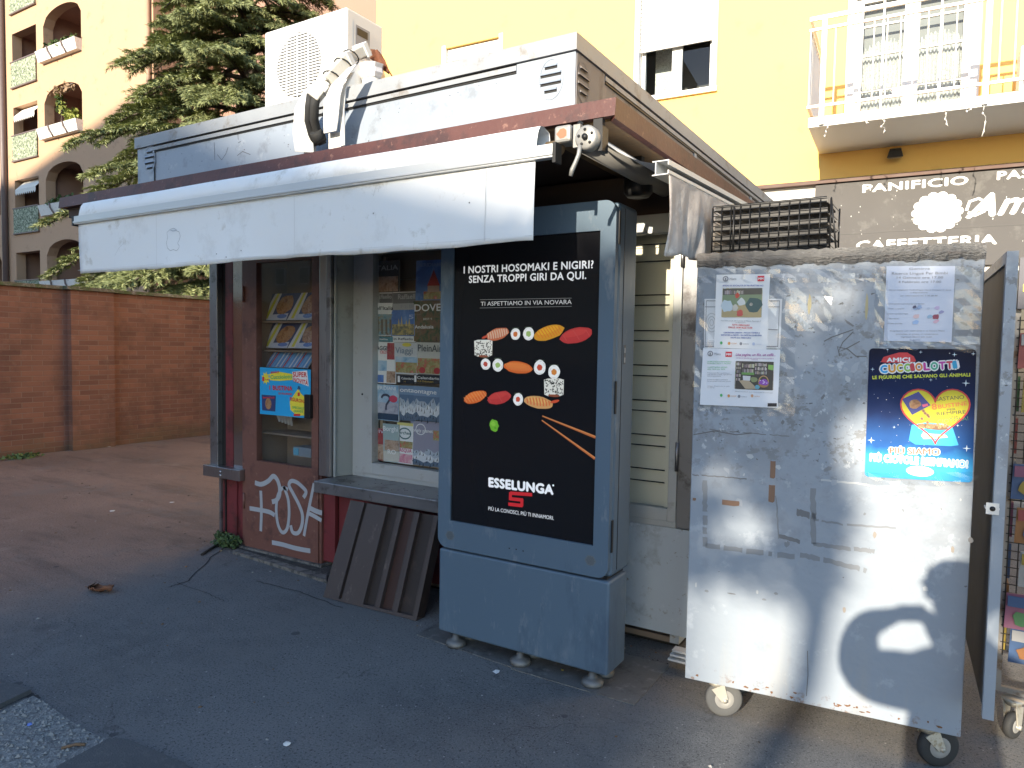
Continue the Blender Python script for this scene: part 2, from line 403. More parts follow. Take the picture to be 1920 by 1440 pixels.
# ---------------------------------------------------------------- brick wall
def brick_material():
    m = bpy.data.materials.new('red_brickwork'); m.use_nodes = True; t = m.node_tree; L = t.links; b = t.nodes['Principled BSDF']
    tc = t.nodes.new('ShaderNodeTexCoord'); sp = t.nodes.new('ShaderNodeSeparateXYZ'); cb = t.nodes.new('ShaderNodeCombineXYZ')
    L.new(tc.outputs['Object'], sp.inputs[0])
    ad = t.nodes.new('ShaderNodeMath'); L.new(sp.outputs[0], ad.inputs[0]); L.new(sp.outputs[1], ad.inputs[1])
    L.new(ad.outputs[0], cb.inputs[0]); L.new(sp.outputs[2], cb.inputs[1])
    br = t.nodes.new('ShaderNodeTexBrick'); L.new(cb.outputs[0], br.inputs['Vector'])
    br.inputs['Scale'].default_value = 1; br.inputs['Brick Width'].default_value = .27; br.inputs['Row Height'].default_value = .072
    br.inputs['Mortar Size'].default_value = .006; br.inputs['Mortar Smooth'].default_value = .4; br.inputs['Bias'].default_value = -.1
    br.inputs['Color1'].default_value = (.245,.108,.071,1); br.inputs['Color2'].default_value = (.135,.058,.043,1); br.inputs['Mortar'].default_value = (.23,.16,.125,1)
    def noise(sc, d=6, ro=.6):
        n = t.nodes.new('ShaderNodeTexNoise'); n.inputs['Scale'].default_value = sc; n.inputs['Detail'].default_value = d; n.inputs['Roughness'].default_value = ro
        L.new(tc.outputs['Object'], n.inputs['Vector']); return n.outputs[0]
    def mix(f, a, c, k=1.0, p0=.4, p1=.7):
        r = t.nodes.new('ShaderNodeMapRange'); r.inputs['From Min'].default_value = p0; r.inputs['From Max'].default_value = p1; r.inputs['To Max'].default_value = k; L.new(f, r.inputs[0])
        x = t.nodes.new('ShaderNodeMix'); x.data_type = 'RGBA'; L.new(r.outputs[0], x.inputs[0]); L.new(a, x.inputs[6]); x.inputs[7].default_value = (*c,1); return x.outputs[2]
    c = mix(noise(.8,5), br.outputs['Color'], (.24,.115,.080), .55)
    c = mix(noise(1.7,7,.7), c, (.075,.040,.032), .75, .5, .75)
    c = mix(noise(5,6,.7), c, (.30,.19,.145), .5, .58, .75)
    # moss and damp along the foot
    zr = t.nodes.new('ShaderNodeMath'); zr.operation = 'MULTIPLY_ADD'; L.new(sp.outputs[2], zr.inputs[0]); zr.inputs[1].default_value = -1.3; L.new(noise(2.5,6), zr.inputs[2])
    c = mix(zr.outputs[0], c, (.085,.075,.04), .6, .15, .55)
    L.new(c, b.inputs['Base Color']); b.inputs['Roughness'].default_value = .9
    bp = t.nodes.new('ShaderNodeBump'); bp.inputs['Strength'].default_value = .6; bp.inputs['Distance'].default_value = .01; bp.invert = True
    L.new(br.outputs['Fac'], bp.inputs['Height']); L.new(bp.outputs[0], b.inputs['Normal'])
    return m
M_BRICK = brick_material()
M_COPE = mat('mossy_coping', (.11,.09,.06), .95, var=.3, vs=8, dirt=[((.06,.075,.02), .5, 5), ((.2,.17,.13), .3, 18)], bump=1, bs=25)
bw = thing('brick_wall', 'long red brick yard wall with a shallow pier and mossy coping', 'wall', (-5.95, 4.5, 0))
mb = MB(); mb.box(-6.15,-5.85,-6,1.76,0,2.29,M_BRICK); mb.box(-6.15,-5.745,1.76,2.37,0,2.29,M_BRICK); mb.box(-6.15,-5.85,2.37,10.05,0,2.29,M_BRICK)
mb.build('brickwork', bw)
mb = MB()
for a, c, e in ((-6,1.70,0),(1.70,2.43,.1),(2.43,10.05,0)):
    mb.hexa([(-6.21,a,2.292),(-5.79+e,a,2.292),(-5.79+e,c,2.292),(-6.21,c,2.292)], [(-6.19,a,2.355),(-5.82+e,a,2.345),(-5.82+e,c,2.345),(-6.19,c,2.355)], M_COPE)
mb.build('coping', bw, bevel=.008)

# ---------------------------------------------------------------- apartment block on the left
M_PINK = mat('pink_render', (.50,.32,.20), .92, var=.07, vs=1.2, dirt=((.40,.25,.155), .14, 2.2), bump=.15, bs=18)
M_PINK_SHADE = mat('shaded_render', (.36,.215,.16), .92, var=.08, vs=1.5)  # pink render darkened for shade in the loggias and set-back wall
M_PIPE = mat('brown_pipe', (.14,.10,.09), .5, var=.15)
M_RAILCLOTH = mat('green_leaf_screen', (.26,.30,.20), .9, var=.3, vs=12, dirt=[((.50,.52,.40), .45, 9), ((.06,.085,.05), .45, 14)])
M_PLANTER = mat('white_planter', (.72,.70,.66), .7, var=.06, dirt=((.5,.46,.4), .15, 6))
M_DARKWIN = mat('dark_window', (.022,.022,.025), .12, var=0)
M_BLIND = mat('cream_blind', (.70,.68,.62), .85, var=.08, vs=5)
YF = 10.4
apt = thing('apartment_building', 'tall pink rendered apartment block with arched loggias behind the brick wall', 'building', (-23, 14, 0))
wall = MB()
def cell(x0,x1,z0,z1,ox0,ox1,oz0,oz1,arch,y=YF,th=.35,deep=1.7):
    """one storey of facade with a loggia opening (flat or arched head), reveals and the room behind"""
    if arch:
        n = 12; spring = oz1 - arch
        top = [(ox0 + (ox1-ox0)*i/n, spring + arch*math.sin(math.acos(max(-1,min(1,1-2*i/n))))) for i in range(n+1)]
    else: top = [(ox0,oz1),(ox1,oz1)]
    wall.quad((x0,y,z0),(x1,y,z0),(x1,y,oz0),(x0,y,oz0),M_PINK)
    wall.quad((x0,y,oz0),(ox0,y,oz0),(ox0,y,z1),(x0,y,z1),M_PINK); wall.quad((ox1,y,oz0),(x1,y,oz0),(x1,y,z1),(ox1,y,z1),M_PINK)
    for a, b_ in zip(top, top[1:]): wall.quad((a[0],y,a[1]),(b_[0],y,b_[1]),(b_[0],y,z1),(a[0],y,z1),M_PINK)
    loop = [(ox0,oz0),(ox1,oz0)] + top[::-1]
    for a, b_ in zip(loop, loop[1:]+loop[:1]):
        if a != b_: wall.quad((a[0],y,a[1]),(a[0],y+th,a[1]),(b_[0],y+th,b_[1]),(b_[0],y,b_[1]),M_PINK)
    X0,X1,Z0,Z1 = ox0-.18,ox1+.18,oz0-.7,oz1+.1; Y0,Y1 = y+th,y+th+deep
    wall.quad((X0,Y1,Z0),(X1,Y1,Z0),(X1,Y1,Z1),(X0,Y1,Z1),M_PINK_SHADE)
    wall.quad((X0,Y0,Z0),(X0,Y1,Z0),(X0,Y1,Z1),(X0,Y0,Z1),M_PINK_SHADE); wall.quad((X1,Y0,Z0),(X1,Y0,Z1),(X1,Y1,Z1),(X1,Y1,Z0),M_PINK_SHADE)
    wall.quad((X0,Y0,Z1),(X0,Y1,Z1),(X1,Y1,Z1),(X1,Y0,Z1),M_PINK_SHADE); wall.quad((X0,Y0,Z0),(X1,Y0,Z0),(X1,Y1,Z0),(X0,Y1,Z0),M_PINK_SHADE)
    for q in ((X0,ox0,Z0,Z1),(ox1,X1,Z0,Z1),(ox0,ox1,Z0,oz0)): wall.quad((q[0],Y0,q[2]),(q[0],Y0,q[3]),(q[1],Y0,q[3]),(q[1],Y0,q[2]),M_PINK_SHADE)
DZ = 2.83
floors = [-1,0,1,2,3]
for k in floors:
    b0 = 11.35 - DZ*k            # storey base
    cell(-27.25,-24.85,b0,b0+DZ, -27.0,-25.12,b0+.12,b0+2.12,0)
    cell(-24.85,-21.7,b0,b0+DZ, -24.6,-21.95,b0+.88,b0+2.42,.52)
    cell(-31.2,-27.95,b0,b0+DZ, -30.9,-28.2,b0+.88,b0+2.45,.62)
zb, zt = 11.35-DZ*3, 11.35+DZ*2
wall.quad((-27.95,YF,zb),(-27.25,YF,zb),(-27.25,YF,zt),(-27.95,YF,zt),M_PINK)
wall.box(-40,-31.2,YF,YF+8,0,zt,M_PINK)
wall.quad((-31.2,YF,0),(-17.6,YF,0),(-17.6,YF,zb),(-31.2,YF,zb),M_PINK)
wall.quad((-21.7,YF,zb),(-17.6,YF,zb),(-17.6,YF,zt),(-21.7,YF,zt),M_PINK)
wall.quad((-17.6,YF,0),(-17.6,YF+2.5,0),(-17.6,YF+2.5,zt),(-17.6,YF,zt),M_PINK)
wall.quad((-17.6,YF+2.5,0),(-2,YF+2.5,0),(-2,YF+2.5,zt),(-17.6,YF+2.5,zt),M_PINK_SHADE)
wall.quad((-40,YF+9,0),(-40,YF+9,zt),(-2,YF+9,zt),(-2,YF+9,0),M_PINK)
wall.quad((-2,YF+2.5,0),(-2,YF+9,0),(-2,YF+9,zt),(-2,YF+2.5,zt),M_PINK)
wall.quad((-40,YF,zt),(-2,YF,zt),(-2,YF+9,zt),(-40,YF+9,zt),M_PINK_SHADE)
wall.build('wall', apt)
for k in floors:
    b0 = 11.35 - DZ*k
    mb = MB(); mb.hexa([(-24.62,YF-.18,b0+.52),(-21.93,YF-.18,b0+.52),(-21.93,YF+.02,b0+.52),(-24.62,YF+.02,b0+.52)], [(-24.66,YF-.28,b0+.90),(-21.89,YF-.28,b0+.90),(-21.89,YF+.02,b0+.90),(-24.66,YF+.02,b0+.90)], M_PLANTER)
    fb = mb.build('flower_box', apt)
    mb = MB()
    for x in (-23.75,-22.75):
        mb = MB(); mb.tube([(x,YF-.30,b0+.92),(x+.03,YF-.29,b0+.75),(x+.12,YF-.24,b0+.6),(x+.16,YF-.2,b0+.5)], .03, M_PIPE, 6); mb.build('bracket', fb)
    pass
    mb = MB(); mb.box(-27.02,-25.1,YF-.06,YF-.03,b0+.05,b0+.98,M_RAILCLOTH)
    rl = mb.build('railing', apt)
    mb = MB(); mb.box(-27.05,-25.07,YF-.08,YF-.01,b0+.985,b0+1.03,M_PIPE); mb.box(-27.05,-25.07,YF-.08,YF-.01,b0,b0+.045,M_PIPE)
    mb.build('rail_bar', rl)
    if k in (1,2):
        mb = MB(); n = 10
        for i in range(n):
            x0 = -26.75 + 1.6*i/n; x1 = x0 + 1.6/n
            mb.quad((x0,YF-.1,b0+1.72),(x1,YF-.1,b0+1.72),(x1,YF+.25,b0+2.1),(x0,YF+.25,b0+2.1),M_BLIND)
            mb.add([(x0,YF-.1,b0+1.72),(x1,YF-.1,b0+1.72),(x1,YF-.1,b0+1.58),((x0+x1)/2,YF-.1,b0+1.48),(x0,YF-.1,b0+1.58)],[(4,3,2,1,0)],M_BLIND)
        mb.build('sun_blind', apt)
    mb = MB(); mb.box(-26.2,-25.2,YF+2.0,YF+2.045,b0-.4,b0+1.9,M_DARKWIN); mb.box(-23.9,-22.9,YF+2.0,YF+2.045,b0+.1,b0+2.1,M_DARKWIN); mb.build('window', apt)
for x in (-27.6,): 
    mb = MB(); mb.tube([(x,YF-.12,0),(x,YF-.12,zt)], .11, M_PIPE, 10); mb.build('downpipe', apt)
mb = MB(); mb.tube([(-17.75,YF-.09,0),(-17.75,YF-.09,zt)], .07, mat('tan_pipe',(.40,.25,.16),.6,var=.1), 8); mb.build('downpipe', apt)

def leaf_mass(mb, centre, radii, n, size, mats, rnd, droop=.3):
    for i in range(n):
        u = Vector((rnd.gauss(0,1),rnd.gauss(0,1),rnd.gauss(0,1))).normalized() * (rnd.random()**.45)
        c = Vector(centre) + Vector((u.x*radii[0],u.y*radii[1],u.z*radii[2]))
        d = Vector((rnd.uniform(-1,1),rnd.uniform(-1,1),rnd.uniform(-1,.6)-droop)).normalized(); s = size*rnd.uniform(.6,1.3)
        e = d.orthogonal().normalized(); e = (e*math.cos(i) + d.cross(e)*math.sin(i))*s*.35
        mb.add([c, c+d*s*.5+e, c+d*s, c+d*s*.5-e], [(0,1,2,3)], mats[i % len(mats)])
rnd = random.Random(5)
M_LEAFY = mat('yellow_green_leaf', (.24,.26,.05), .7, var=.3); M_LEAFG = mat('green_leaf', (.07,.11,.03), .7, var=.3)
fl2 = 11.35-DZ
pl_ = thing('climbing_plant', 'yellow green climbing plant hanging in the upper arched loggia of the pink block', 'plant', (-23.2, YF-.05, fl2+.9))
mb = MB(); leaf_mass(mb, (-23.6,YF+.1,fl2+1.8), (.12,.12,.55), 120, .16, (M_LEAFY,M_LEAFG), rnd); leaf_mass(mb, (-22.7,YF+.05,fl2+1.2), (.45,.2,.3), 160, .18, (M_LEAFY,), rnd); leaf_mass(mb, (-23.3,YF+.05,fl2+2.25), (1.0,.1,.12), 120, .14, (mat('dry_leaf',(.3,.2,.12),.8,var=.2),), rnd)
mb.build('foliage', pl_)
mb = MB(); mb.tube([(-23.6,YF+.1,fl2+.9),(-23.55,YF+.1,fl2+1.7),(-23.6,YF+.08,fl2+2.3),(-22.6,YF+.06,fl2+2.35)], .02, M_PIPE, 5); mb.build('stem', pl_)
for i, (k, lab) in enumerate(((0,'low green box plants in the topmost visible arched loggia'),(2,'dark green box plants in the arched loggia just left of the roof edge'))):
    b0 = 11.35-DZ*k
    p_ = MB(); leaf_mass(p_, (-23.2,YF-.12,b0+.98), (1.25,.12,.16), 260, .16, (M_LEAFG,), rnd)
    tag(p_.build('box_plant'), lab, 'plant')

# ---------------------------------------------------------------- yellow building
M_YEL = mat('yellow_render', (.94,.60,.185), .9, var=.03, vs=1.0, dirt=((.89,.55,.165), .1, 3.0), bump=.12, bs=30)
M_WHITE = mat('white_paint', (.80,.80,.78), .5, var=.03)
M_SHUT = mat('roller_shutter', (.62,.60,.56), .6, var=.04)
M_SIGN = mat('grey_sign_board', (.085,.080,.078), .7, var=.05, vs=2, dirt=((.12,.115,.11), .15, 5))
M_LINTEL = mat('brown_flashing', (.10,.05,.035), .6, var=.15)
M_PANE = glass('window_pane', (.8,.85,.85), 1.5)
M_ROOMDARK = mat('dim_room', (.10,.095,.09), .9, var=.1)
M_CURT = mat('lace_curtain', (.72,.71,.68), .9, var=.12, vs=30, dirt=((.45,.45,.43), .4, 40))
ylb = thing('yellow_building', 'bright yellow rendered building with a balcony and a grey bakery sign behind the kiosk', 'building', (4,6.2,0), R(3))
ym = MB(); L0,R0,ZT = -7.74, 14.0, 12.0
wins = [(-6.32,-5.29,4.95,6.40),(-3.05,-2.0,5.10,6.75),(-.30,.95,4.19,6.35)]
xs = [L0]; 
def wall_holes(mb, x0, x1, z0, z1, holes, m, y=0, th=.22):
    holes = sorted(holes); x = x0
    for a,b_,c,d in holes:
        mb.quad((x,y,z0),(a,y,z0),(a,y,z1),(x,y,z1),m)
        mb.quad((a,y,z0),(b_,y,z0),(b_,y,c),(a,y,c),m); mb.quad((a,y,d),(b_,y,d),(b_,y,z1),(a,y,z1),m)
        for p,q in (((a,c),(b_,c)),((b_,c),(b_,d)),((b_,d),(a,d)),((a,d),(a,c))): mb.quad((p[0],y,p[1]),(p[0],y+th,p[1]),(q[0],y+th,q[1]),(q[0],y,q[1]),m)
        x = b_
    mb.quad((x,y,z0),(x1,y,z0),(x1,y,z1),(x,y,z1),m)
wall_holes(ym, L0, R0, 3.74, ZT, wins, M_YEL)
M_SHOPW = mat('shop_wall', (.55,.53,.5), .8, var=.05)
ym.quad((L0,0,0),(-1.4,0,0),(-1.4,0,3.74),(L0,0,3.74),M_YEL)
ym.quad((-1.4,0,0),(R0,0,0),(R0,0,3.74),(-1.4,0,3.74),M_SHOPW)
ym.quad((L0,0,0),(L0,0,ZT),(L0,9,ZT),(L0,9,0),M_YEL); ym.quad((R0,0,0),(R0,9,0),(R0,9,ZT),(R0,0,ZT),M_YEL)
ym.quad((L0,0,ZT),(R0,0,ZT),(R0,9,ZT),(L0,9,ZT),M_YEL); ym.quad((L0,9,0),(L0,9,ZT),(R0,9,ZT),(R0,9,0),M_YEL)
for a,b_,c,d in wins:
    ym.box(a-.4,b_+.4,.9,.95,c-.3,d+.3,M_ROOMDARK)
ym.build('wall', ylb, local=True)
# left window: shutter almost down
def win_frame(mb, a,b_,c,d,w_=.06,y=.1,t=.06):
    for q in ((a,a+w_,c,d),(b_-w_,b_,c,d)): mb.box(q[0],q[1],y,y+t,q[2],q[3],M_WHITE)
    for q in ((c,c+w_),(d-w_,d)): mb.box(a+w_,b_-w_,y,y+t,q[0],q[1],M_WHITE)
def slats(mb, a,b_,c,d,y,m,step=.055):
    z = c
    while z < d-1e-3:
        z1 = min(z+step,d); mb.hexa([(a,y-.012,z),(b_,y-.012,z),(b_,y+.012,z),(a,y+.012,z)],[(a,y-.004,z1-.004),(b_,y-.004,z1-.004),(b_,y+.012,z1-.004),(a,y+.012,z1-.004)],m); z = z1
for i,(a,b_,c,d) in enumerate(wins[:2]):
    mb = MB()
    for q in ((a-.05,a+.015,c-.02,d+.04),(b_-.015,b_+.05,c-.02,d+.04)): mb.box(q[0],q[1],-.015,.10,q[2],q[3],M_WHITE)
    mb.box(a-.07,b_+.07,-.05,.12,c-.05,c+.015,M_WHITE)
    wf = mb.build('window', ylb, local=True)
    mb = MB(); win_frame(mb,a+.015,b_-.015,c+.015,d,.055,.12); 
    if i == 1: mb.box((a+b_)/2-.07,(a+b_)/2+.07,.125,.175,c+.07,d-.06,M_WHITE)
    mb.build('frame', wf, local=True)
    mb = MB(); mb.quad((a+.05,.15,c+.05),(b_-.05,.15,c+.05),(b_-.05,.15,d-.05),(a+.05,.15,d-.05),M_PANE); mb.build('pane', wf, local=True)
    mb = MB(); slats(mb,a+.02,b_-.02,(5.76 if i else 4.99),d-.005,.06,M_SHUT); mb.build('shutter', wf, local=True)
    if i == 1:
        mb = MB(); mb.quad((a+.1,.5,c),(a+.42,.5,c),(a+.42,.5,d),(a+.1,.5,d),M_CURT); mb.build('curtain', wf, local=True)
# balcony door with lace curtains
a,b_,c,d = wins[2]
mb = MB()
for q in ((a-.07,a+.02,c,d),(b_-.02,b_+.07,c,d)): mb.box(q[0],q[1],-.015,.1,q[2],q[3],M_WHITE)
dr = mb.build('balcony_door', ylb, local=True)
mb = MB(); mid = (a+b_)/2
for q0,q1 in ((a+.02,mid),(mid,b_-.02)):
    win_frame(mb,q0,q1,c+.02,d-.4,.08,.1); mb.box(q0+.08,q1-.08,.1,.16,c+.1,c+.22,M_WHITE)
    mb.box((q0+q1)/2-.012,(q0+q1)/2+.012,.11,.15,c+.22,d-.48,M_WHITE)
    for z in (c+.62,c+1.05,c+1.4): mb.box(q0+.08,q1-.08,.112,.148,z-.011,z+.011,M_WHITE)
mb.build('frame', dr, local=True)
mb = MB(); mb.quad((a+.08,.13,c+.2),(b_-.08,.13,c+.2),(b_-.08,.13,d-.45),(a+.08,.13,d-.45),M_PANE); mb.build('pane', dr, local=True)
mb = MB(); slats(mb,a+.02,b_-.02,d-.42,d-.005,.05,M_SHUT); mb.build('shutter', dr, local=True)
mb = MB(); n = 60
for q0,q1 in ((a+.1,mid-.04),(mid+.04,b_-.1)):
    top = [c+1.12+.10*math.sin(math.pi*i/n)+.05*abs(math.sin(i*.55)) for i in range(n+1)]
    for i in range(n):
        x0 = q0+(q1-q0)*i/n; x1 = q0+(q1-q0)*(i+1)/n; y0 = .24+.02*math.sin(i*1.3); y1 = .24+.02*math.sin((i+1)*1.3)
        mb.quad((x0,y0,c+.2),(x1,y1,c+.2),(x1,y1,top[i+1]),(x0,y0,top[i]),M_CURT)
mb.quad((a+.08,.30,c+.2),(b_-.08,.30,c+.2),(b_-.08,.30,d-.45),(a+.08,.30,d-.45),mat('pane_reflection_sheet',(.30,.295,.29),.9,var=.1,vs=9))  # grey sheet added to stand in for the reflection on the panes
mb.build('curtain', dr, local=True)
# balcony
mb = MB(); mb.box(-.64,6.5,-1.2,0,4.075,4.185,M_WHITE)
bal = mb.build('balcony', ylb, local=True, bevel=.006)
mb = MB(); mb.box(-.62,6.48,-1.17,-.003,4.187,4.197,mat('terracotta_tiles',(.35,.22,.15),.7,var=.1)); mb.build('floor_tiles', bal, local=True)
mb = MB()
for z,t in ((5.25,.022),(5.13,.014),(4.30,.014)):
    mb.box(-.66,6.5,-1.21,-1.18,z-t,z+t,M_WHITE); mb.box(-.66,-.63,-1.18,-.01,z-t,z+t,M_WHITE)
for x in (-.505,1.0,2.5,4.0): mb.box(x-.025,x+.025,-1.235,-1.21,4.09,5.23,M_WHITE)
x = -.645
while x < 6.4: mb.tube([(x,-1.195,4.30),(x,-1.195,5.13)], .0075, M_WHITE, 5, cap=False); x += .125
y = -1.08
while y < -.02: mb.box(-.655,-.635,y-.012,y+.012,4.30,5.13,M_WHITE); y += .12
mb.build('railing', bal, local=True)
# sign board, lettering, logo
mb = MB(); mb.box(-.66,7.0,-.06,-.002,2.62,3.68,M_SIGN); mb.box(-1.42,-.68,-.045,-.002,2.62,3.62,M_WHITE)
sg = mb.build('sign_board', ylb, local=True)
mb = MB(); mb.box(-1.6,7.0,-.10,-.002,3.69,3.735,M_LINTEL); mb.build('flashing', sg, local=True)
th = R(3); sp_ = Plane(Vector((4,6.2,0)) + Vector((math.sin(th),-math.cos(th),0))*.062, (math.cos(th),math.sin(th),0), (0,0,1))
mb = MB(); SW = mat('white_sign_letters', (.8,.8,.78), .6, var=0)
mb.textpx(sp_,'PANIFICIO',(1618,361),(1814,345),15,SW,bold=.03)
mb.textpx(sp_,'PASTICCERIA',(1870,337),(2120,318),16,SW,bold=.03)
mb.textpx(sp_,'CAFFETTERIA',(1606,469),(1868,457),17,SW,bold=.03)
ca = sp_.pixel(1757,398); mb.ell(sp_,ca[0],ca[1],.235,.21,SW,.002,n=40,wob=.05)
for i in range(14):
    an = 2*math.pi*i/14; mb.ell(sp_,ca[0]+.21*math.cos(an),ca[1]+.19*math.sin(an),.055,.05,SW,.003,n=10)
for r_ in (.19,.16):
    mb.stroke(sp_,[(ca[0]+r_*1.1*math.cos(2*math.pi*i/30),ca[1]+r_*math.sin(2*math.pi*i/30)) for i in range(30)],.006,M_SIGN,.004,closed=True)
q = sp_.pixel(1812,408); mb.text(sp_,'Am',q[0],q[1],.62,.26,SW,.002,.03,R(2),shear=.4)
mb.strokepx(sp_,[(1812,395),(1818,378),(1835,372),(1850,380),(1846,396),(1828,404),(1815,398)],.03,SW,.002)
for i in range(60):
    x,z = random.uniform(-.6,2.2), random.uniform(2.7,3.6); s = random.uniform(.003,.008); mb.rect(sp_,x,x+s,z,z+s*random.uniform(1,3),SW,.0015)
mb.build('lettering', sg)
mb = MB()
for zz, xa, xb in ((3.05,-.5,1.6),): mb.stroke(sp_,[(xa+(xb-xa)*i/12, zz+random.uniform(-.004,.004)) for i in range(13)],.005,BLACK,.0012)
for xa in (-.35,.3,.85,1.3): mb.stroke(sp_,[(xa,3.66),(xa+.006,3.62),(xa-.004,3.57),(xa+.004,3.53)],.005,BLACK,.0012)
mb.build('crack', sg)
mb = MB(); 
for x in (0.2,2.2,4.2): mb.box(x-.9,x+.9,-.02,-.003,.15,2.55,M_DARKWIN)
sw = mb.build('shop_window', ylb, local=True)
def ybl(x,y,z): return Matrix.Translation((4,6.2,0)) @ Matrix.Rotation(R(3),4,'Z') @ Vector((x,y,z))
# floodlight under the balcony
fl = thing('floodlight', 'small black floodlight on the yellow wall under the balcony', 'lamp', ybl(.21,0,4.0), R(3))
MBK = mat('black_plastic',(.03,.028,.027),.45,var=.1)
mb = MB(); mb.hexa([(-.085,-.20,-.10),(.085,-.20,-.10),(.085,-.03,-.05),(-.085,-.03,-.05)],[(-.06,-.17,-.005),(.06,-.17,-.005),(.06,-.03,.045),(-.06,-.03,.045)],MBK); mb.build('housing', fl, local=True)
mb = MB(); mb.hexa([(-.07,-.203,-.112),(.07,-.203,-.112),(.07,-.06,-.075),(-.07,-.06,-.075)],[(-.07,-.203,-.106),(.07,-.203,-.106),(.07,-.06,-.069),(-.07,-.06,-.069)],mat('lamp_glass',(.35,.27,.18),.2,var=.1)); mb.build('lens', fl, local=True)
mb = MB(); mb.box(-.03,.03,-.03,-.001,-.03,.03,MBK); mb.build('bracket', fl, local=True)
# icicle light strings
random.seed(11)
MWIRE = mat('white_wire',(.75,.73,.68),.5,var=0)
px_s = [(1548,228,30),(1655,222,35),(1776,205,35),(1846,192,62),(1817,200,12),(1625,226,10)]
labs = ['short white icicle light string under the balcony left end post','white icicle light string with a bent end second from the left under the balcony','hooked white icicle light string above the shop sign disc','longest white icicle light string hanging from the balcony edge','tiny stub of white light string between the hooked and longest ones','tiny stub of white light string beside the left bent one']
for (px,py,ln),lab in zip(px_s,labs):
    q = P(px,py,'y',4.92); q = Vector((q.x, 6.2-1.215+(q.x-4)*math.tan(R(3)), 4.10)); n = 7; L_ = ln*.0052
    pts = [q + Vector((random.uniform(-.018,.018), 0, -L_*i/n)) for i in range(n+1)]
    mb = MB(); mb.tube([q+Vector((-.12,0,.01)),q+Vector((-.05,0,-.008))]+pts, .004, MWIRE, 5)
    for p in pts[2::2]: mb.lathe([(.001,-.012),(.008,-.004),(.008,.008),(.003,.014)],p,(random.uniform(-.4,.4),0,-1),MWIRE,6)
    tag(mb.build('icicle_light'), lab, 'string light', 'icicle light strings under the balcony')
# AC on the balcony
ac2 = thing('air_conditioner', 'white air conditioner standing on the balcony at the right photo edge', 'air conditioner', ybl(1.75,-.55,4.2), R(3))
mb = MB(); mb.bbox(-.42,.42,-.15,.15,.04,.60,M_WHITE,.02); mb.build('casing', ac2, local=True)
mb = MB(); mb.lathe([(.2,0),(.2,.006)],(-.12,-.151,.32),(0,-1,0),mat('grey_grille',(.45,.45,.45),.6,var=0),24); mb.build('fan_grille', ac2, local=True)
mb = MB(); mb.box(-.36,-.28,-.12,.12,0,.045,MBK); mb.build('foot', ac2, local=True)
mb = MB(); mb.box(.28,.36,-.12,.12,0,.045,MBK); mb.build('foot', ac2, local=True)
# ================================================================ NEWSSTAND KIOSK
M_STEEL = mat('brushed_steel', (.42,.42,.43), .32, 1.0, var=.12, vs=4, stretch=(8,8,1), dirt=((.25,.25,.26), .15, 6))
M_STEELD = mat('dull_steel', (.30,.30,.31), .42, .9, var=.2, vs=5, dirt=((.16,.15,.15), .25, 7))
M_ALU = mat('aluminium_frame', (.48,.50,.50), .45, .35, var=.06, vs=4, dirt=((.40,.40,.39), .12, 9))
M_REDF = mat('oxide_red_paint', (.088,.030,.024), .5, var=.15, vs=4, dirt=[((.05,.02,.018), .3, 6), ((.20,.10,.075), .08, 30)], bump=.15, bs=40)
M_REDP = mat('dark_red_panel', (.16,.028,.032), .5, var=.1, dirt=((.08,.02,.02), .25, 5))
M_DOOR = mat('brown_red_door', (.165,.072,.055), .5, var=.12, vs=3, dirt=[((.10,.045,.038), .25, 4), ((.23,.12,.09), .12, 18)], bump=.1, bs=50)
M_PARA = mat('grey_blue_panel', (.30,.345,.41), .45, .15, var=.07, vs=2.5, dirt=[((.23,.26,.30), .14, 6), ((.38,.42,.47), .1, 15)])
M_PARAS = mat('weathered_shaded_panel', (.18,.17,.175), .55, .15, var=.15, vs=3, stretch=(1,1,.35), dirt=[((.10,.08,.075), .3, 5), ((.24,.21,.20), .25, 9)])  # weather streaks, base colour darkened for the shade on the sides
M_CAP = mat('cap_flashing', (.29,.31,.335), .5, .2, var=.12, vs=5, dirt=((.22,.21,.20), .2, 8))
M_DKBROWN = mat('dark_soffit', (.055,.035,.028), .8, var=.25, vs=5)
M_SOFFIT_LIT = mat('sunlit_soffit_board', (.22,.15,.085), .85, var=.25, vs=8, stretch=(1,6,1))  # tan soffit strip; bounced sun is painted into the colour
M_INSIDE = mat('kiosk_interior', (.22,.17,.13), .85, var=.2)
M_LGREY = mat('pale_grey_panel', (.47,.52,.56), .55, var=.08, vs=2, dirt=[((.33,.35,.37), .2, 3.5), ((.58,.61,.64), .12, 11), ((.2,.15,.1), .06, 16)])
M_KGLASS = glass('shop_glass', (.97,.98,.98), 1.42)
M_BLACKM = mat('black_metal', (.02,.02,.021), .45, .3, var=.15)
M_RUBBER = mat('black_rubber', (.022,.022,.022), .8, var=.2)
M_GRAF = mat('spray_paint', (.36,.375,.40), .6, var=.08, vs=8)
M_PEEL = mat('bare_primer', (.68,.67,.63), .8, var=.05)

kiosk = thing('newsstand_kiosk', 'steel newspaper kiosk with a flat roof, red eaves and glazed front', 'kiosk', (1.85,1.3,0))
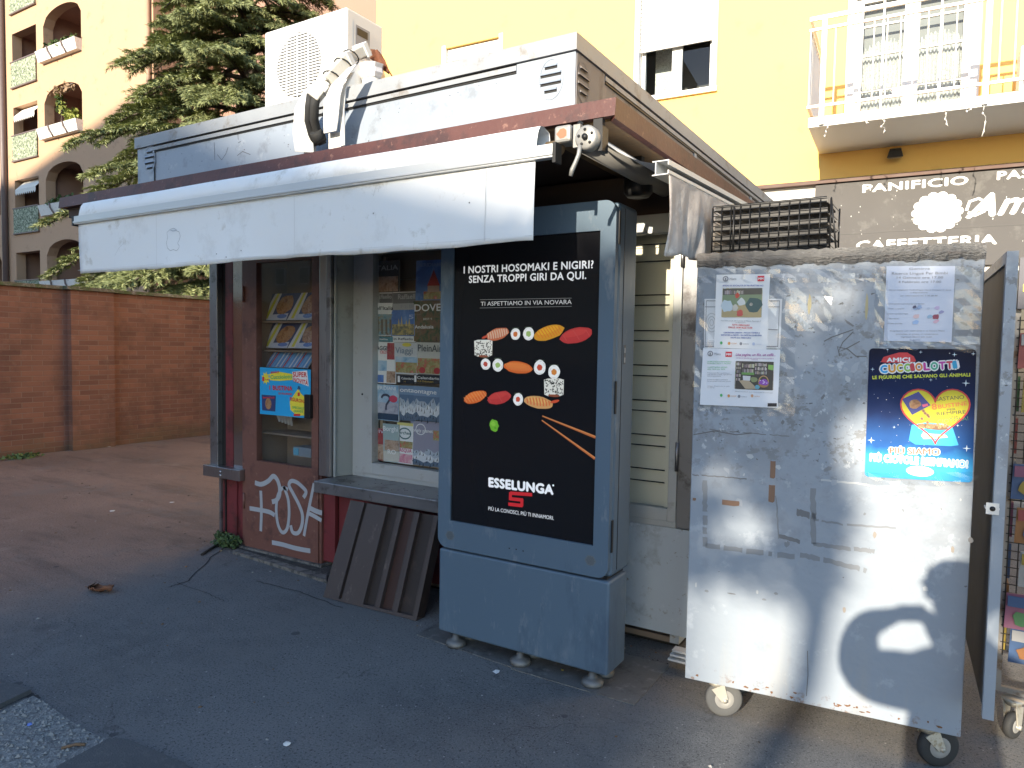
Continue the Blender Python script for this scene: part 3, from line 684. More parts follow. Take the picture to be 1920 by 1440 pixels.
# walls: back, sides, floor, inner ceiling and the solid pieces of the front
mb = MB()
mb.box(-.08,3.715,2.55,2.6,.03,2.51,M_LGREY); mb.box(-.08,-.03,.06,2.55,.03,2.51,M_LGREY); mb.box(3.665,3.715,.06,2.55,.03,2.51,M_LGREY)
mb.box(-.03,3.665,.06,2.55,.03,.06,M_INSIDE)
mb.box(-.08,3.715,.0,.06,2.30,2.51,M_DKBROWN)             # header above door and windows
mb.box(1.245,2.42,.03,.08,.06,.62,M_REDP)                # red panel under the counter
mb.box(2.42,3.80,.0,.05,.10,.665,M_LGREY)                # pale panel under the right window
mb.box(2.42,3.22,.0,.05,.70,2.30,M_LGREY)
mb.box(-.06,.255,.03,.07,.05,.60,M_REDP)
mb.build('wall', kiosk)
mb = MB(); mb.box(.0,.012,.018,.03,.05,.60,M_BLACKM); mb.box(.135,.15,.016,.03,.05,.60,M_REDP); mb.box(-.062,-.035,.012,.03,.02,.60,M_STEELD); mb.build('panel_rib', kiosk)
mb = MB(); mb.box(-.06,3.70,.10,2.5,-.01,.05,M_BLACKM); mb.box(.26,1.15,-.05,.08,-.01,.028,M_KERB); mb.build('plinth', kiosk)
# left corner: steel post, rubber gap, red strip, mirror strip, bumper bracket
mb = MB(); mb.box(-.115,-.02,-.03,.03,.60,2.50,M_STEELD); mb.build('corner_post', kiosk, bevel=.004)
mb = MB(); mb.box(-.018,.045,.012,.03,.60,2.30,M_BLACKM); mb.build('seal', kiosk)
mb = MB(); mb.box(.047,.135,-.004,.03,.60,2.30,M_REDP); mb.build('red_strip', kiosk)
M_MIR = mat('mirror_strip', (.5,.5,.5), .08, 1.0, var=.05)
mb = MB(); mb.box(.14,.245,-.002,.03,.60,2.30,M_MIR); mb.build('mirror_strip', kiosk)
mb = MB(); mb.box(-.145,.30,-.075,.0,.535,.62,M_STEEL)
for z in (.557,.585): mb.lathe([(.011,0),(.011,.004),(.006,.009)],(.075,-.075,z),(0,-1,0),M_STEEL,10)
mb.build('bumper_bracket', kiosk, bevel=.003)
# door
DP = Plane((0,-.032,0),(1,0,0),(0,0,1))
mb = MB()
mb.box(.255,.30,-.01,.03,.03,2.30,M_DOOR)
mb.box(.305,.443,-.03,.02,.03,2.27,M_DOOR); mb.box(1.033,1.10,-.03,.02,.03,2.27,M_DOOR); mb.box(1.103,1.125,-.02,.03,.03,2.30,M_DOOR)
mb.box(.443,1.033,-.03,.02,.03,.705,M_DOOR); mb.box(.443,1.033,-.03,.02,2.19,2.27,M_DOOR)
for pts, wd in (([(478,905),(490,908),(503,902),(512,893),(519,898),(524,912),(524,928),(518,938),(510,941)],.036),
            ([(489,920),(490,945),(490,970),(489,996)],.03),
            ([(468,953),(486,956),(505,960),(515,966)],.034),
            ([(540,918),(530,915),(521,930),(518,955),(521,982),(529,998),(538,992),(542,968),(541,940),(536,922),(532,912)],.028),
            ([(569,933),(574,922),(566,912),(556,904),(546,902),(542,910),(549,924),(560,945),(567,965),(566,985),(559,999),(549,998),(545,985)],.03),
            ([(589,906),(583,935),(577,965),(570,1005)],.026), ([(580,952),(592,958),(604,962)],.036), ([(578,962),(590,968),(603,976)],.03),
            ([(510,1017),(530,1021),(555,1028),(582,1033)],.034)):
    # smooth the hand-drawn line
    q = [DP.pixel(*p) for p in pts]; s = []
    for i in range(len(q)-1):
        for k in range(6):
            t = k/6; p0 = q[max(i-1,0)]; p1 = q[i]; p2 = q[i+1]; p3 = q[min(i+2,len(q)-1)]
            s.append(tuple(.5*((2*p1[j]) + (p2[j]-p0[j])*t + (2*p0[j]-5*p1[j]+4*p2[j]-p3[j])*t*t + (3*p1[j]-p0[j]-3*p2[j]+p3[j])*t**3) for j in (0,1)))
    s.append(q[-1]); mb.stroke(DP, s, wd, M_GRAF, .0004+.00003*len(mb.v)/50)
door = mb.build('door', kiosk)
mb = MB(); mb.box(.443,1.033,-.008,-.002,.705,2.19,M_KGLASS); mb.build('pane', door)
mb = MB(); mb.box(.99,1.05,-.062,-.031,1.065,1.235,M_BLACKM); mb.build('handle', door, bevel=.004)
mb = MB()
for z in (.32,1.9):
    mb = MB(); mb.tube([(.302,-.035,z),(.302,-.035,z+.12)],.009,M_DOOR,8); mb.build('hinge', door)
# post between door and window, aluminium reveal
mb = MB(); mb.box(1.127,1.20,-.05,.03,.67,2.30,M_STEEL); mb.box(1.20,1.243,-.055,.03,.67,2.30,M_STEELD); mb.box(1.127,1.24,-.004,.03,.05,.58,M_REDP); mb.build('steel_post', kiosk, bevel=.003)
WY = .12
M_REVEAL = mat('grey_reveal', (.33,.345,.33), .5, .2, var=.08, dirt=((.26,.265,.25), .15, 6))
mb = MB()
mb.hexa([(1.215,.03,.67),(1.245,-.02,.67),(1.30,WY,.67),(1.25,WY+.03,.67)],[(1.215,.03,2.3),(1.245,-.02,2.3),(1.30,WY,2.3),(1.25,WY+.03,2.3)],M_REVEAL)
mb.box(1.25,1.262,-.03,-.018,.67,2.3,M_ALU)
mb.build('window_reveal', kiosk)
# counter
mb = MB(); mb.bbox(1.238,2.55,-.20,WY+.02,.588,.668,M_STEELD,.006)
random.seed(4)
for i in range(26):
    x,y = random.uniform(1.3,2.5),random.uniform(-.15,.08); mb.lathe([(.004,0),(.003,.002)],(x,y,.668),(0,0,1),M_BLACKM,6)
mb.build('counter', kiosk)
# front shop window with its frame and pane
def pw(px,py,y=WY): return P(px,py,'y',y)
x0 = 1.305; xg = P(697,800,'y',WY-.03).x; x1 = 2.45
mb = MB()
mb.box(x0,x0+.05,WY-.02,WY+.04,.67,2.30,M_ALU); mb.box(x0+.055,xg,WY-.03,WY+.04,.70,2.30,M_ALU)
mb.box(x0+.05,x1,WY-.02,WY+.05,.669,.70,M_ALU); mb.box(xg,x1,WY-.03,WY+.04,.70,.775,M_ALU); mb.box(xg,x1,WY-.03,WY+.04,2.22,2.30,M_ALU)
mb.lathe([(.008,0),(.008,.003)],(x0+.10,WY-.03,1.25),(0,-1,0),M_BLACKM,10)
w1 = mb.build('window', kiosk, bevel=.003)
mb = MB(); mb.box(xg,x1,WY,WY+.006,.775,2.22,M_KGLASS); mb.build('pane', w1)
M_BEIGE = mat('beige_rack', (.30,.235,.15), .7, var=.1)
YB = .26
mb = MB(); mb.box(xg-.06,2.5,YB,YB+.015,.70,2.28,M_INSIDE)
for a,b_,c,d in ((xg+.005,xg+.03,.78,1.10),(xg+.005,x1,.78,.815),(xg+.02,xg+.045,1.10,2.2)): mb.box(a,b_,WY+.05,WY+.075,c,d,M_BEIGE)
for i,yy in enumerate((524,600,676,750,830)):
    z = P(760,yy,'y',.165).z; mb.tube([(xg,.165,z),(x1,.165,z)],.0025,M_STEEL,6)
mb.build('magazine_rack', w1)
# right window with ribbed cream inner rack
mb = MB()
mb.box(3.655,3.70,-.012,.04,.70,2.30,M_ALU); mb.box(3.70,3.80,-.002,.04,.67,2.30,M_STEELD); mb.box(3.22,3.655,-.012,.04,.70,.765,M_ALU); mb.box(3.22,3.70,-.006,.05,.667,.70,M_ALU); mb.box(3.22,3.655,-.012,.04,2.20,2.30,M_ALU); mb.box(3.22,3.26,-.012,.04,.765,2.20,M_ALU)
w2 = mb.build('window', kiosk, bevel=.003)
mb = MB(); mb.box(3.26,3.655,.005,.011,.765,2.20,M_KGLASS); mb.build('pane', w2)
M_CREAM = mat('cream_rack_panel', (.80,.75,.61), .6, var=.06, vs=2)
mb = MB(); mb.box(3.20,3.69,.115,.13,.70,2.29,M_CREAM); mb.box(3.625,3.652,.02,.115,.765,2.20,M_CREAM)
for yy in (458,490,553,572,620,639,685,705,751,771,816,836,880,903):
    z = P(1225,yy,'y',.10).z; mb.tube([(3.22,.10,z),(3.622,.10,z)],.0035,M_BLACKM,6)
    mb.box(3.22,3.62,.108,.115,z-.016,z-.004,M_CREAM)
mb.build('inner_rack', w2)
mb = MB()
for z0,z1 in ((.97,1.12),(2.02,2.12)):
    mb = MB(); mb.tube([(3.70,-.018,z0),(3.70,-.018,z1)],.010,M_STEELD,8); mb.build('hinge', w2)
# dark shelf behind the door
mb = MB(); mb.box(.40,1.08,.30,.31,.10,2.28,M_INSIDE); mb.box(.38,.395,.03,.31,.10,2.28,M_INSIDE); mb.box(1.085,1.10,.03,.31,.10,2.28,M_INSIDE)
for yy in (602,657,712,815): z = P(540,yy,'y',.06).z; mb.box(.40,1.08,.06,.30,z-.012,z,M_INSIDE)
mb.build('door_shelf', kiosk)
# roof slab, eaves beam, soffit
XL,XR,YE,ZE0,ZE1 = -.624,3.693,-.88,2.537,2.611
mb = MB(); mb.box(XL+.03,XR-.03,YE+.03,3.95,2.560,2.604,M_REDF); mb.build('roof', kiosk)
mb = MB(); mb.hexa([(XL,YE-.01,ZE0),(XR,YE-.01,ZE0),(XR-.034,YE+.027,ZE0),(XL,YE+.027,ZE0)],[(XL,YE,ZE1),(XR,YE,ZE1),(XR-.034,YE+.027,ZE1),(XL,YE+.027,ZE1)],M_REDF)
mb.box(XL,XL+.03,YE+.027,4.0,ZE0,ZE1-.002,M_REDF)
mb.hexa([(XR-.034,YE+.027,ZE0-.012),(XR,YE-.01,ZE0-.012),(XR,4.0,ZE0-.012),(XR-.034,4.0,ZE0-.012)],[(XR-.034,YE+.027,ZE1),(XR,YE,ZE1),(XR,4.0,ZE1),(XR-.034,4.0,ZE1)],M_REDF)
mb.build('eaves_beam', kiosk)
mb = MB(); mb.box(XL+.035,3.30,YE+.03,3.9,2.528,2.557,M_DKBROWN); mb.box(3.30,XR-.037,YE+.03,3.9,2.528,2.557,M_SOFFIT_LIT)
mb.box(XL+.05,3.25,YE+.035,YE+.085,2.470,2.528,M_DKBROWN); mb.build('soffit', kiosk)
mb = MB(); q = P(1197,352,'y',-.28); mb.lathe([(.055,0),(.07,.02),(.07,.09),(.05,.11)],q+Vector((0,0,-.045)),(0,0,1),M_BLACKM,16); mb.box(q.x-.02,q.x+.02,q.y-.02,q.y+.02,q.z+.06,2.528,M_BLACKM); mb.build('soffit_lamp', kiosk)
# parapet
PX0,PX1,PY0,PY1 = -.253,3.320,-.517,3.95
ZB,ZG,ZT_ = 2.604,2.992,3.075          # roof, under the cap, top
mb = MB()
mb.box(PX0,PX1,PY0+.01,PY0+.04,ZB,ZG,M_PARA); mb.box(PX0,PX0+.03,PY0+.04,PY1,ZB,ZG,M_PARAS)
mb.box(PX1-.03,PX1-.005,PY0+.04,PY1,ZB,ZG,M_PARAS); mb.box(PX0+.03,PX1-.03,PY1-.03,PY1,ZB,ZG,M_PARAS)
par = mb.build('parapet', kiosk)
for xa,xb in ((PX0-.004,-.062),(2.995,PX1)):
    mb = MB(); mb.box(xa,xb,PY0,PY0+.012,ZB+.002,ZG+.002,M_PARA); mb.build('corner_panel', par, bevel=.002)
mb = MB(); mb.box(PX1-.008,PX1+.003,PY0+.012,PY0+.33,ZB+.002,ZG+.002,M_PARAS); mb.build('corner_panel', par, bevel=.002)
mb = MB(); mb.box(PX0-.02,PX1+.012,PY0-.014,PY0+.06,ZG+.005,ZT_,M_CAP); mb.box(PX1-.05,PX1+.012,PY0+.06,PY1,ZG+.005,ZT_,M_CAP); mb.box(PX0-.02,PX0+.04,PY0+.06,PY1,ZG+.005,ZT_,M_CAP)
mb.box(-.062,2.995,PY0-.004,PY0+.008,ZG-.030,ZG-.006,M_CAP); mb.box(PX1-.006,PX1+.006,PY0+.33,PY1,ZG-.030,ZG-.006,M_CAP); mb.build('cap', par)
mb = MB(); mb.box(-.062,2.995,PY0+.003,PY0+.012,ZG-.005,ZG+.004,M_BLACKM); mb.box(-.062,2.995,PY0+.0045,PY0+.012,ZG-.040,ZG-.031,M_BLACKM)
mb.box(-.060,-.053,PY0+.004,PY0+.012,ZB+.02,ZG-.04,M_BLACKM)
mb.box(PX1-.007,PX1+.002,PY0+.34,PY1,ZG-.042,ZG-.031,M_BLACKM)
for y in (1.3,2.9): mb.box(PX1-.007,PX1+.004,y,y+.05,ZB+.02,ZG-.043,M_PARA)
mb.build('groove', par)
def louvre(pl, a, b, m):
    mb = MB(); n = 28
    ring = [(a+.065*math.cos(2*math.pi*i/n), b+.095*math.sin(2*math.pi*i/n)) for i in range(n)]
    mb.stroke(pl, ring, .008, m, .003, closed=True)
    for dz, ww in ((.056,.034),(.020,.056),(-.020,.056),(-.056,.034)):
        mb.rect(pl, a-ww, a+ww, b+dz-.009, b+dz+.001, M_BLACKM, .0022)
        mb.hexa([pl.pt(a-ww,b+dz+.001,.001),pl.pt(a+ww,b+dz+.001,.001),pl.pt(a+ww,b+dz+.001,.010),pl.pt(a-ww,b+dz+.001,.010)],[pl.pt(a-ww,b+dz+.014,.001),pl.pt(a+ww,b+dz+.014,.001),pl.pt(a+ww,b+dz+.012,.003),pl.pt(a-ww,b+dz+.012,.003)],m)
    mb.build('vent', par)
PF = Plane((0,PY0,0),(1,0,0),(0,0,1)); PS = Plane((PX1+.003,0,0),(0,1,0),(0,0,1))
vq = [P(281,300,'y',PY0),P(1033,148,'y',PY0),P(1092,155,'x',PX1)]; louvre(PF,vq[0].x,vq[0].z,M_PARA); louvre(PF,vq[1].x,vq[1].z,M_PARA); louvre(PS,vq[2].y,vq[2].z,M_PARAS)
PF2 = Plane((0,PY0+.01,0),(1,0,0),(0,0,1))
mb = MB(); random.seed(9)
for cx,cz,wd in ((.10,2.632,.05),(.45,2.637,.09),(.55,2.650,.04),(2.01,2.665,.05),(2.12,2.67,.07),(2.21,2.675,.03)):
    mb.ell(PF2,cx,cz,wd,.013,M_BLACKM,.001,.1,12,.3); mb.ell(PF2,cx,cz-.002,wd*.85,.010,M_PEEL,.002,.1,12,.3)
SCR = ink(.10,.10,.11)
for st_ in ([(402,267),(403,300)],[(408,290),(416,300),(424,288),(428,276)],[(445,292),(455,284),(470,290)],[(446,248),(447,262)],[(447,268),(452,265)]): mb.strokepx(PF2,st_,.004,SCR,.0015)
for i in range(50):
    x,z = random.uniform(-.05,2.95),random.uniform(2.62,2.94); mb.ell(PF2,x,z,random.uniform(.002,.006),random.uniform(.002,.004),SCR,.001,0,6,.3)
mb.build('paint_damage', par)

# ================================================================ AWNINGS
M_CANVAS = mat('white_awning_cloth', (.79,.80,.80), .75, var=.04, vs=1.5, dirt=[((.70,.70,.69), .22, 2.2), ((.62,.61,.58), .08, 7)], bump=.08, bs=300)
M_CANVAD = mat('dirty_awning_cloth', (.44,.40,.37), .8, var=.1, vs=4, dirt=[((.27,.24,.23), .3, 5), ((.6,.57,.53), .25, 7)], bump=.2, bs=60)
M_ALUW = mat('white_aluminium', (.62,.64,.65), .35, .3, var=.05)
fa = thing('awning', 'white front awning rolled up under the kiosk eaves with its long hanging valance', 'awning', (1.65,-.96,2.46))
mb = MB(); AX0,AX1,YA = -.107,3.405,-1.02
n = 60; prof = [(YA+.002,2.418),(YA+.008,2.452),(YA+.018,2.485),(YA+.034,2.508),(YA+.060,2.514),(YA+.112,2.498),(YA+.118,2.470),(YA+.100,2.440),(YA+.050,2.424),(YA+.010,2.412)]; k_ = len(prof)
vs = [(AX0+(AX1-AX0)*i/n, y, z+.0012*math.sin(i*.35)-.0015*math.sin(i*.11)) for i in range(n+1) for y,z in prof]
mb.add(vs, [(i*k_+j,(i+1)*k_+j,(i+1)*k_+(j+1)%k_,i*k_+(j+1)%k_) for i in range(n) for j in range(k_)], M_CANVAS, True)
mb.build('fabric_roll', fa, recalc=True)
mb = MB(); mb.box(AX0-.035,AX1+.085,YA-.012,YA+.027,2.363,2.417,M_ALUW); mb.box(AX0-.035,AX1+.085,YA-.018,YA-.012,2.371,2.383,M_ALUW)
mb.build('front_bar', fa, bevel=.002)
mb = MB(); mb.box(AX1+.0855,AX1+.10,YA-.016,YA+.036,2.34,2.42,M_BLACKM); mb.build('end_cap', fa)
mb = MB(); mb.box(AX0-.052,AX0-.0355,YA-.016,YA+.036,2.355,2.42,M_BLACKM); mb.build('end_cap', fa)
mb = MB(); nx_,nz_ = 90,14; vs = []
for i in range(nx_+1):
    t = i/nx_
    for j in range(nz_+1):
        s = j/nz_; x = AX0-.01+ (AX1-AX0+.005)*t
        z = 2.366 - .329*s*(1+.01*math.sin(t*9)); y = YA+.006 + s*s*(.011*math.sin(t*11+1)+.005*math.sin(t*37)+.0025*math.sin(t*83)) + .004*math.sin(s*3)*math.sin(t*5)
        z += s*s*(.0030*math.sin(t*13+.5)+.0016*math.sin(t*41)+.0010*math.sin(t*97))
        vs.append((x,y,z))
mb.add(vs, [(i*(nz_+1)+j,i*(nz_+1)+j+1,(i+1)*(nz_+1)+j+1,(i+1)*(nz_+1)+j) for i in range(nx_) for j in range(nz_)], M_CANVAS, True)
VP_ = Plane((0,YA-.006,0),(1,0,0),(0,0,1))
va = mb.build('valance', fa)
sd_ = va.modifiers.new('thickness','SOLIDIFY'); sd_.thickness = .0015
# hand drawn apple outline, marks
mb = MB(); INKG = ink(.30,.30,.30)
ap = [(324,433),(318,431),(313,436),(314,446),(312,456),(314,465),(319,470),(325,468),(331,470),(335,466),(336,461),(333,456),(336,450),(338,443),(336,435),(330,432)]
mb.strokepx(VP_, ap, .0028, INKG, 0, closed=True); mb.strokepx(VP_,[(319,430),(326,428),(331,431)],.0028,INKG,0)
for st_ in ([(708,337),(704,352),(700,368)],[(712,345),(709,360)],[(215,480),(222,466),(233,455)]): mb.strokepx(VP_,st_,.002,ink(.5,.5,.5),0)
for q in ((406,476),(424,482),(452,470),(700,400),(880,380)): a,b_ = VP_.pixel(*q); mb.ell(VP_,a,b_,.004,.0035,ink(.12,.12,.12),0,0,8)
mb.build('drawing', va)
mb = MB(); HEM = mat('awning_hem',(.66,.66,.65),.8,var=.05)
SPn = Plane((0,YA-.0035,0),(1,0,0),(0,0,1))
for zz in (2.058,): mb.stroke(SPn,[(AX0-.005+(AX1-AX0-.004)*i/60, zz+.0012*math.sin(i*.9)) for i in range(61)],.0022,HEM,.001)
for xx in (.78,1.98,3.16): mb.stroke(SPn,[(xx,2.05),(xx+.003,2.2),(xx,2.355)],.0035,HEM,.001)
mb.build('hem', va)
# gear box and crank of the front awning
M_GEAR = mat('grey_gear_casting', (.30,.295,.28), .45, .3, var=.12, dirt=((.25,.24,.22), .2, 25))
mb = MB(); q = P(1057,252,'y',-.97); mb.bbox(q.x-.038,q.x+.038,-.985,-.90,q.z-.035,q.z+.035,M_GEAR,.012)
GP = Plane((0,-.986,0),(1,0,0),(0,0,1)); mb.ell(GP,q.x,q.z,.024,.019,ink(.45,.12,.06),0.0,0,10,.15); mb.bar((q.x+.01,-.90,q.z),(q.x+.03,-.88,2.535),.02,.02,M_BLACKM)
qd = P(1047,277,'y',-.95); mb.lathe([(.030,-.05),(.030,.012),(.024,.018)],(qd.x,-.95,qd.z),(1,0,0),mat('brass_drum',(.16,.11,.06),.55,.2,var=.2),18)
mb.build('end_bracket', fa)

sa = thing('awning', 'dirty grey side awning with a crumpled valance at the kiosk corner', 'awning', (3.7,-.5,2.4))
RX,RZ_ = 3.600,2.425
mb = MB(); mb.tube([(RX,-.95,RZ_),(RX,-.03,RZ_)],.046,mat('grey_roller_cloth',(.30,.29,.27),.75,var=.1),18); mb.build('fabric_roll', sa)
mb = MB(); q = P(1100,258,'y',-1.0)
mb.lathe([(.045,0),(.048,.008),(.048,.05),(.04,.056)],(q.x,-.955,q.z),(0,-1,0),M_GEAR,20); mb.lathe([(.012,0),(.012,.012)],(q.x,-1.011,q.z),(0,-1,0),M_BLACKM,10)
for k in range(5): an = k*1.256+.4; mb.lathe([(.006,0),(.006,.003)],(q.x+.03*math.cos(an),-1.011,q.z+.03*math.sin(an)),(0,-1,0),M_BLACKM,8)
mb.box(q.x-.062,q.x-.032,-.995,-.955,q.z-.03,q.z+.06,M_GEAR); mb.box(q.x+.034,q.x+.052,-.965,-.91,q.z-.048,q.z+.05,M_BLACKM); mb.box(q.x-.02,q.x+.02,-.90,-.875,q.z,2.53,M_BLACKM)
mb.build('gear_bracket', sa)
mb = MB(); pts = [P(*p,'y',-1.012) for p in ((1088,272),(1085,290),(1079,305),(1073,318),(1070,330))]; mb.tube(pts,[.009,.009,.009,.010,.008],M_GEAR,8); mb.build('crank_eye', sa)
B0 = Vector((3.904,-.909,2.300)); B1 = Vector((3.958,.19,2.312))
mb = MB(); dirv = (B1-B0).normalized(); 
def cprof(mb, o, d, m):
    u = d.cross(Vector((0,0,1))).normalized(); v = Vector((0,0,1))
    t = .004; S = .028
    for (a0,a1,b0,b1) in ((-S,S,S-t,S),(-S,-S+t,-S,S-t),(-S+t,S*.9,-S,-S+t),(S-t,S,S*.3,S-t),(S-t,S,-S+t,-S*.4),(-S-.012,-S,S-t,S),(-S-.012,-S,-S,-S+t)):
        lo = [o+u*a0+v*b0,o+u*a1+v*b0]; lo += [lo[1]+d,lo[0]+d]; hi = [o+u*a0+v*b1,o+u*a1+v*b1]; hi += [hi[1]+d,hi[0]+d]; mb.hexa(lo,hi,m)
cprof(mb,B0,B1-B0,M_ALUW); mb.build('front_bar', sa, recalc=True)
mb = MB(); n = 12; a0 = Vector((RX+.02,-.93,RZ_+.040)); a1 = Vector((RX+.02,-.05,RZ_+.040)); c0 = B0+Vector((-.02,.03,.022)); c1 = B1+Vector((-.02,-.01,.022)); vs = []
for i in range(n+1):
    for j in range(9):
        p = a0.lerp(a1,i/n).lerp(c0.lerp(c1,i/n), j/8); p.z -= .03*math.sin(math.pi*j/8); vs.append(p)
mb.add(vs,[(i*9+j,(i+1)*9+j,(i+1)*9+j+1,i*9+j+1) for i in range(n) for j in range(8)],M_CANVAS,True); mb.build('fabric', sa)
mb = MB(); nx_,nz_ = 60,20; vs = []
for i in range(nx_+1):
    t = i/nx_; p0 = B0.lerp(B1,t)+Vector((.026,.012,-.02)); side = Vector((1,-.05,0))
    for j in range(nz_+1):
        s = j/nz_; amp = s**.8*(1-.3*s)
        d = -.012*s+amp*(.013*math.sin(t*21+1.5*math.sin(s*4))+.008*math.sin(t*47+s*3)+.005*math.sin(t*90)) 
        z = -.316*s*(1-.06*math.sin(t*7))-.005*s*math.sin(t*30)
        vs.append(p0+side*d+Vector((0,(.02*s if t<.05 else 0),z)))
mb.add(vs,[(i*(nz_+1)+j,i*(nz_+1)+j+1,(i+1)*(nz_+1)+j+1,(i+1)*(nz_+1)+j) for i in range(nx_) for j in range(nz_)],M_CANVAD,True)
o = mb.build('valance', sa); o.modifiers.new('thickness','SOLIDIFY').thickness = .0015

# ================================================================ ROOF EQUIPMENT
M_ACW = mat('ac_casing', (.76,.76,.74), .4, var=.02, vs=3, dirt=((.62,.6,.56), .08, 6))
ac = thing('air_conditioner', 'white outdoor air conditioner unit standing on the kiosk roof', 'air conditioner', (1.15,-.13,2.604))
YC = -.30; A0 = P(496,62,'y',YC); A1 = P(650,10,'y',YC); ax0,ax1,az1,az0 = A0.x,A1.x,3.674,3.07
ay1 = YC+.33
mb = MB(); mb.bbox(ax0,ax1,YC,ay1,az0,az1,M_ACW,.012); acc = mb.build('casing', ac)
AP = Plane((0,YC,0),(1,0,0),(0,0,1)); fcx,fcz = AP.pixel(561,122); fr_ = .205
mb = MB(); mb.lathe([(fr_,0),(fr_,.0015)],(fcx,YC,fcz),(0,-1,0),mat('fan_void',(.03,.03,.03),.8,var=0),40)
k = -10
while k <= 10:
    z = k*.019; hw = math.sqrt(max(0,fr_**2-z*z))
    if hw > .02: mb.box(fcx-hw,fcx+hw,YC-.012,YC-.002,fcz+z-.005,fcz+z+.005,M_ACW)
    k += 1
for a in (-.10,0,.10): hh = math.sqrt(fr_**2-a*a); mb.box(fcx+a-.0045,fcx+a+.0045,YC-.017,YC-.012,fcz-hh,fcz+hh,M_ACW)
mb.stroke(AP,[(fcx+(fr_+.006)*math.cos(2*math.pi*i/40),fcz+(fr_+.006)*math.sin(2*math.pi*i/40)) for i in range(40)],.010,M_ACW,.006,closed=True)
mb.build('fan_grille', ac)
MSL = mat('grille_shadow',(.42,.42,.41),.6,var=0); mb = MB()
for i in range(24): z = az0+.035+i*.0225; mb.box(ax0+.009,ax0+.06,YC-.0035,YC-.0005,z,z+.0065,MSL)
mb.build('side_slots', ac)
ASd = Plane((ax1,0,0),(0,1,0),(0,0,1))
mb = MB(); mb.rect(ASd,YC+.06,YC+.22,az1-.28,az1-.06,M_ACW,.004); mb.rect(ASd,YC+.075,YC+.20,az1-.26,az1-.08,mat('recess_grey',(.3,.3,.32),.5,var=0),.006); mb.rect(ASd,YC+.085,YC+.18,az1-.14,az1-.095,M_BLACKM,.007); mb.build('side_handle', ac)
mb = MB()
for x in (ax0+.08,ax1-.12): mb.box(x,x+.04,YC-.02,YC+.34,3.03,3.07,M_STEELD); mb.box(x,x+.04,YC+.30,YC+.34,2.604,3.03,M_STEELD); mb.box(x,x+.04,YC+.02,YC+.06,2.604,3.03,M_STEELD)
mb.build('stand', ac)
M_TRUNK = mat('yellowed_trunking', (.60,.57,.50), .6, var=.06, dirt=((.42,.39,.33), .2, 10))
M_TRUNKW = mat('white_trunking', (.70,.70,.68), .6, var=.05, dirt=((.5,.49,.46), .15, 8))
cg = thing('pipe_trunking', 'broken white pipe trunking with black hoses hanging over the kiosk parapet', 'pipe', (1.4,-.62,2.61))
def pz(px,py,y): return P(px,py,'y',-3.5862+(y+3.5862)*1.115)
mb = MB(); c = [pz(686,92,-.72),pz(650,112,-.85),pz(612,155,-.96),pz(588,186,-1.0)]
for a,b_,w_,h_ in ((c[0],c[1],.075,.06),(c[1],c[2],.085,.07),(c[2],c[3],.075,.06)): mb.bar(a,b_,w_,h_,M_TRUNK)
mb.build('trunking', cg, bevel=.006)
mb = MB()
for a,b_ in ((.95,.12),(.1,.1)): 
    p = c[0].lerp(c[1],a); q = p + (c[1]-c[0]).normalized()*.035; mb.bar(p,q,.098,.082,M_TRUNKW)
p = c[2].lerp(c[3],.15); mb.bar(p,p+(c[3]-c[2]).normalized()*.04,.092,.078,M_TRUNKW)
mb.build('joint_cover', cg, bevel=.004)
mb = MB()
for off in (-.022,.022): mb.tube([c[3]+Vector((off,0,.03)),pz(585,200,-1.0)+Vector((off,0,0)),pz(584,225,-.97)+Vector((off,0,0)),pz(590,250,-.93)+Vector((off,0,0)),pz(600,272,-.90)+Vector((off,0,0))],[.024,.025,.026,.024,.024],M_RUBBER,10)
mb.tube([pz(592,246,-.95),pz(597,256,-.93),pz(603,266,-.92)],[.036,.042,.034],M_RUBBER,10)
mb.build('hose', cg)
def strip_sheet(cols, th=.006):
    mb = MB(); k = len(cols)
    for (l0,r0,y0),(l1,r1,y1) in zip(cols,cols[1:]):
        A,B,C_,D = pz(*l0,y0),pz(*r0,y0),pz(*r1,y1),pz(*l1,y1); t = Vector((0,th,0))
        mb.hexa([D,C_,C_+t,D+t],[A,B,B+t,A+t],M_TRUNKW)
    return mb
strip_sheet([((596,148),(612,146),-.99),((568,172),(590,186),-.99),((552,205),(586,206),-.97),((549,250),(586,252),-.94),((553,284),(588,286),-.915)]).build('cover_strip', cg)
strip_sheet([((652,128),(668,120),-.97),((620,160),(646,150),-1.0),((607,190),(638,178),-.99),((606,225),(634,220),-.96),((607,250),(630,245),-.945)]).build('cover_strip', cg)
strip_sheet([((655,138),(664,134),-.965),((640,170),(648,166),-.975),((637,210),(645,206),-.945),((638,274),(646,272),-.90)]).build('cover_strip', cg)
strip_sheet([((570,262),(592,258),-.90),((570,289),(591,287),-.888)]).build('cover_strip', cg); strip_sheet([((616,250),(638,247),-.905),((616,280),(639,276),-.888)]).build('cover_strip', cg)
mb = MB()
for p,d in ((c[0].lerp(c[1],.8),c[1]-c[0]),(c[1].lerp(c[2],.75),c[2]-c[1]),(c[1].lerp(c[2],.2),c[2]-c[1])):
    d = d.normalized(); a = d.cross(Vector((0,0,1))).normalized(); u = a.cross(d)
    mb.tube([p+(a*math.cos(t)*.055+u*math.sin(t)*.045)+d*.012*math.sin(t) for t in [2*math.pi*i/14 for i in range(15)]],.004,M_BLACKM,5)
mb.build('cable_tie', cg)
pp = thing('vent_pipe', 'short white pipe stub wrapped in clear plastic behind the trunking', 'pipe', (1.75,-.15,2.604))
q = pz(698,150,-.5); 
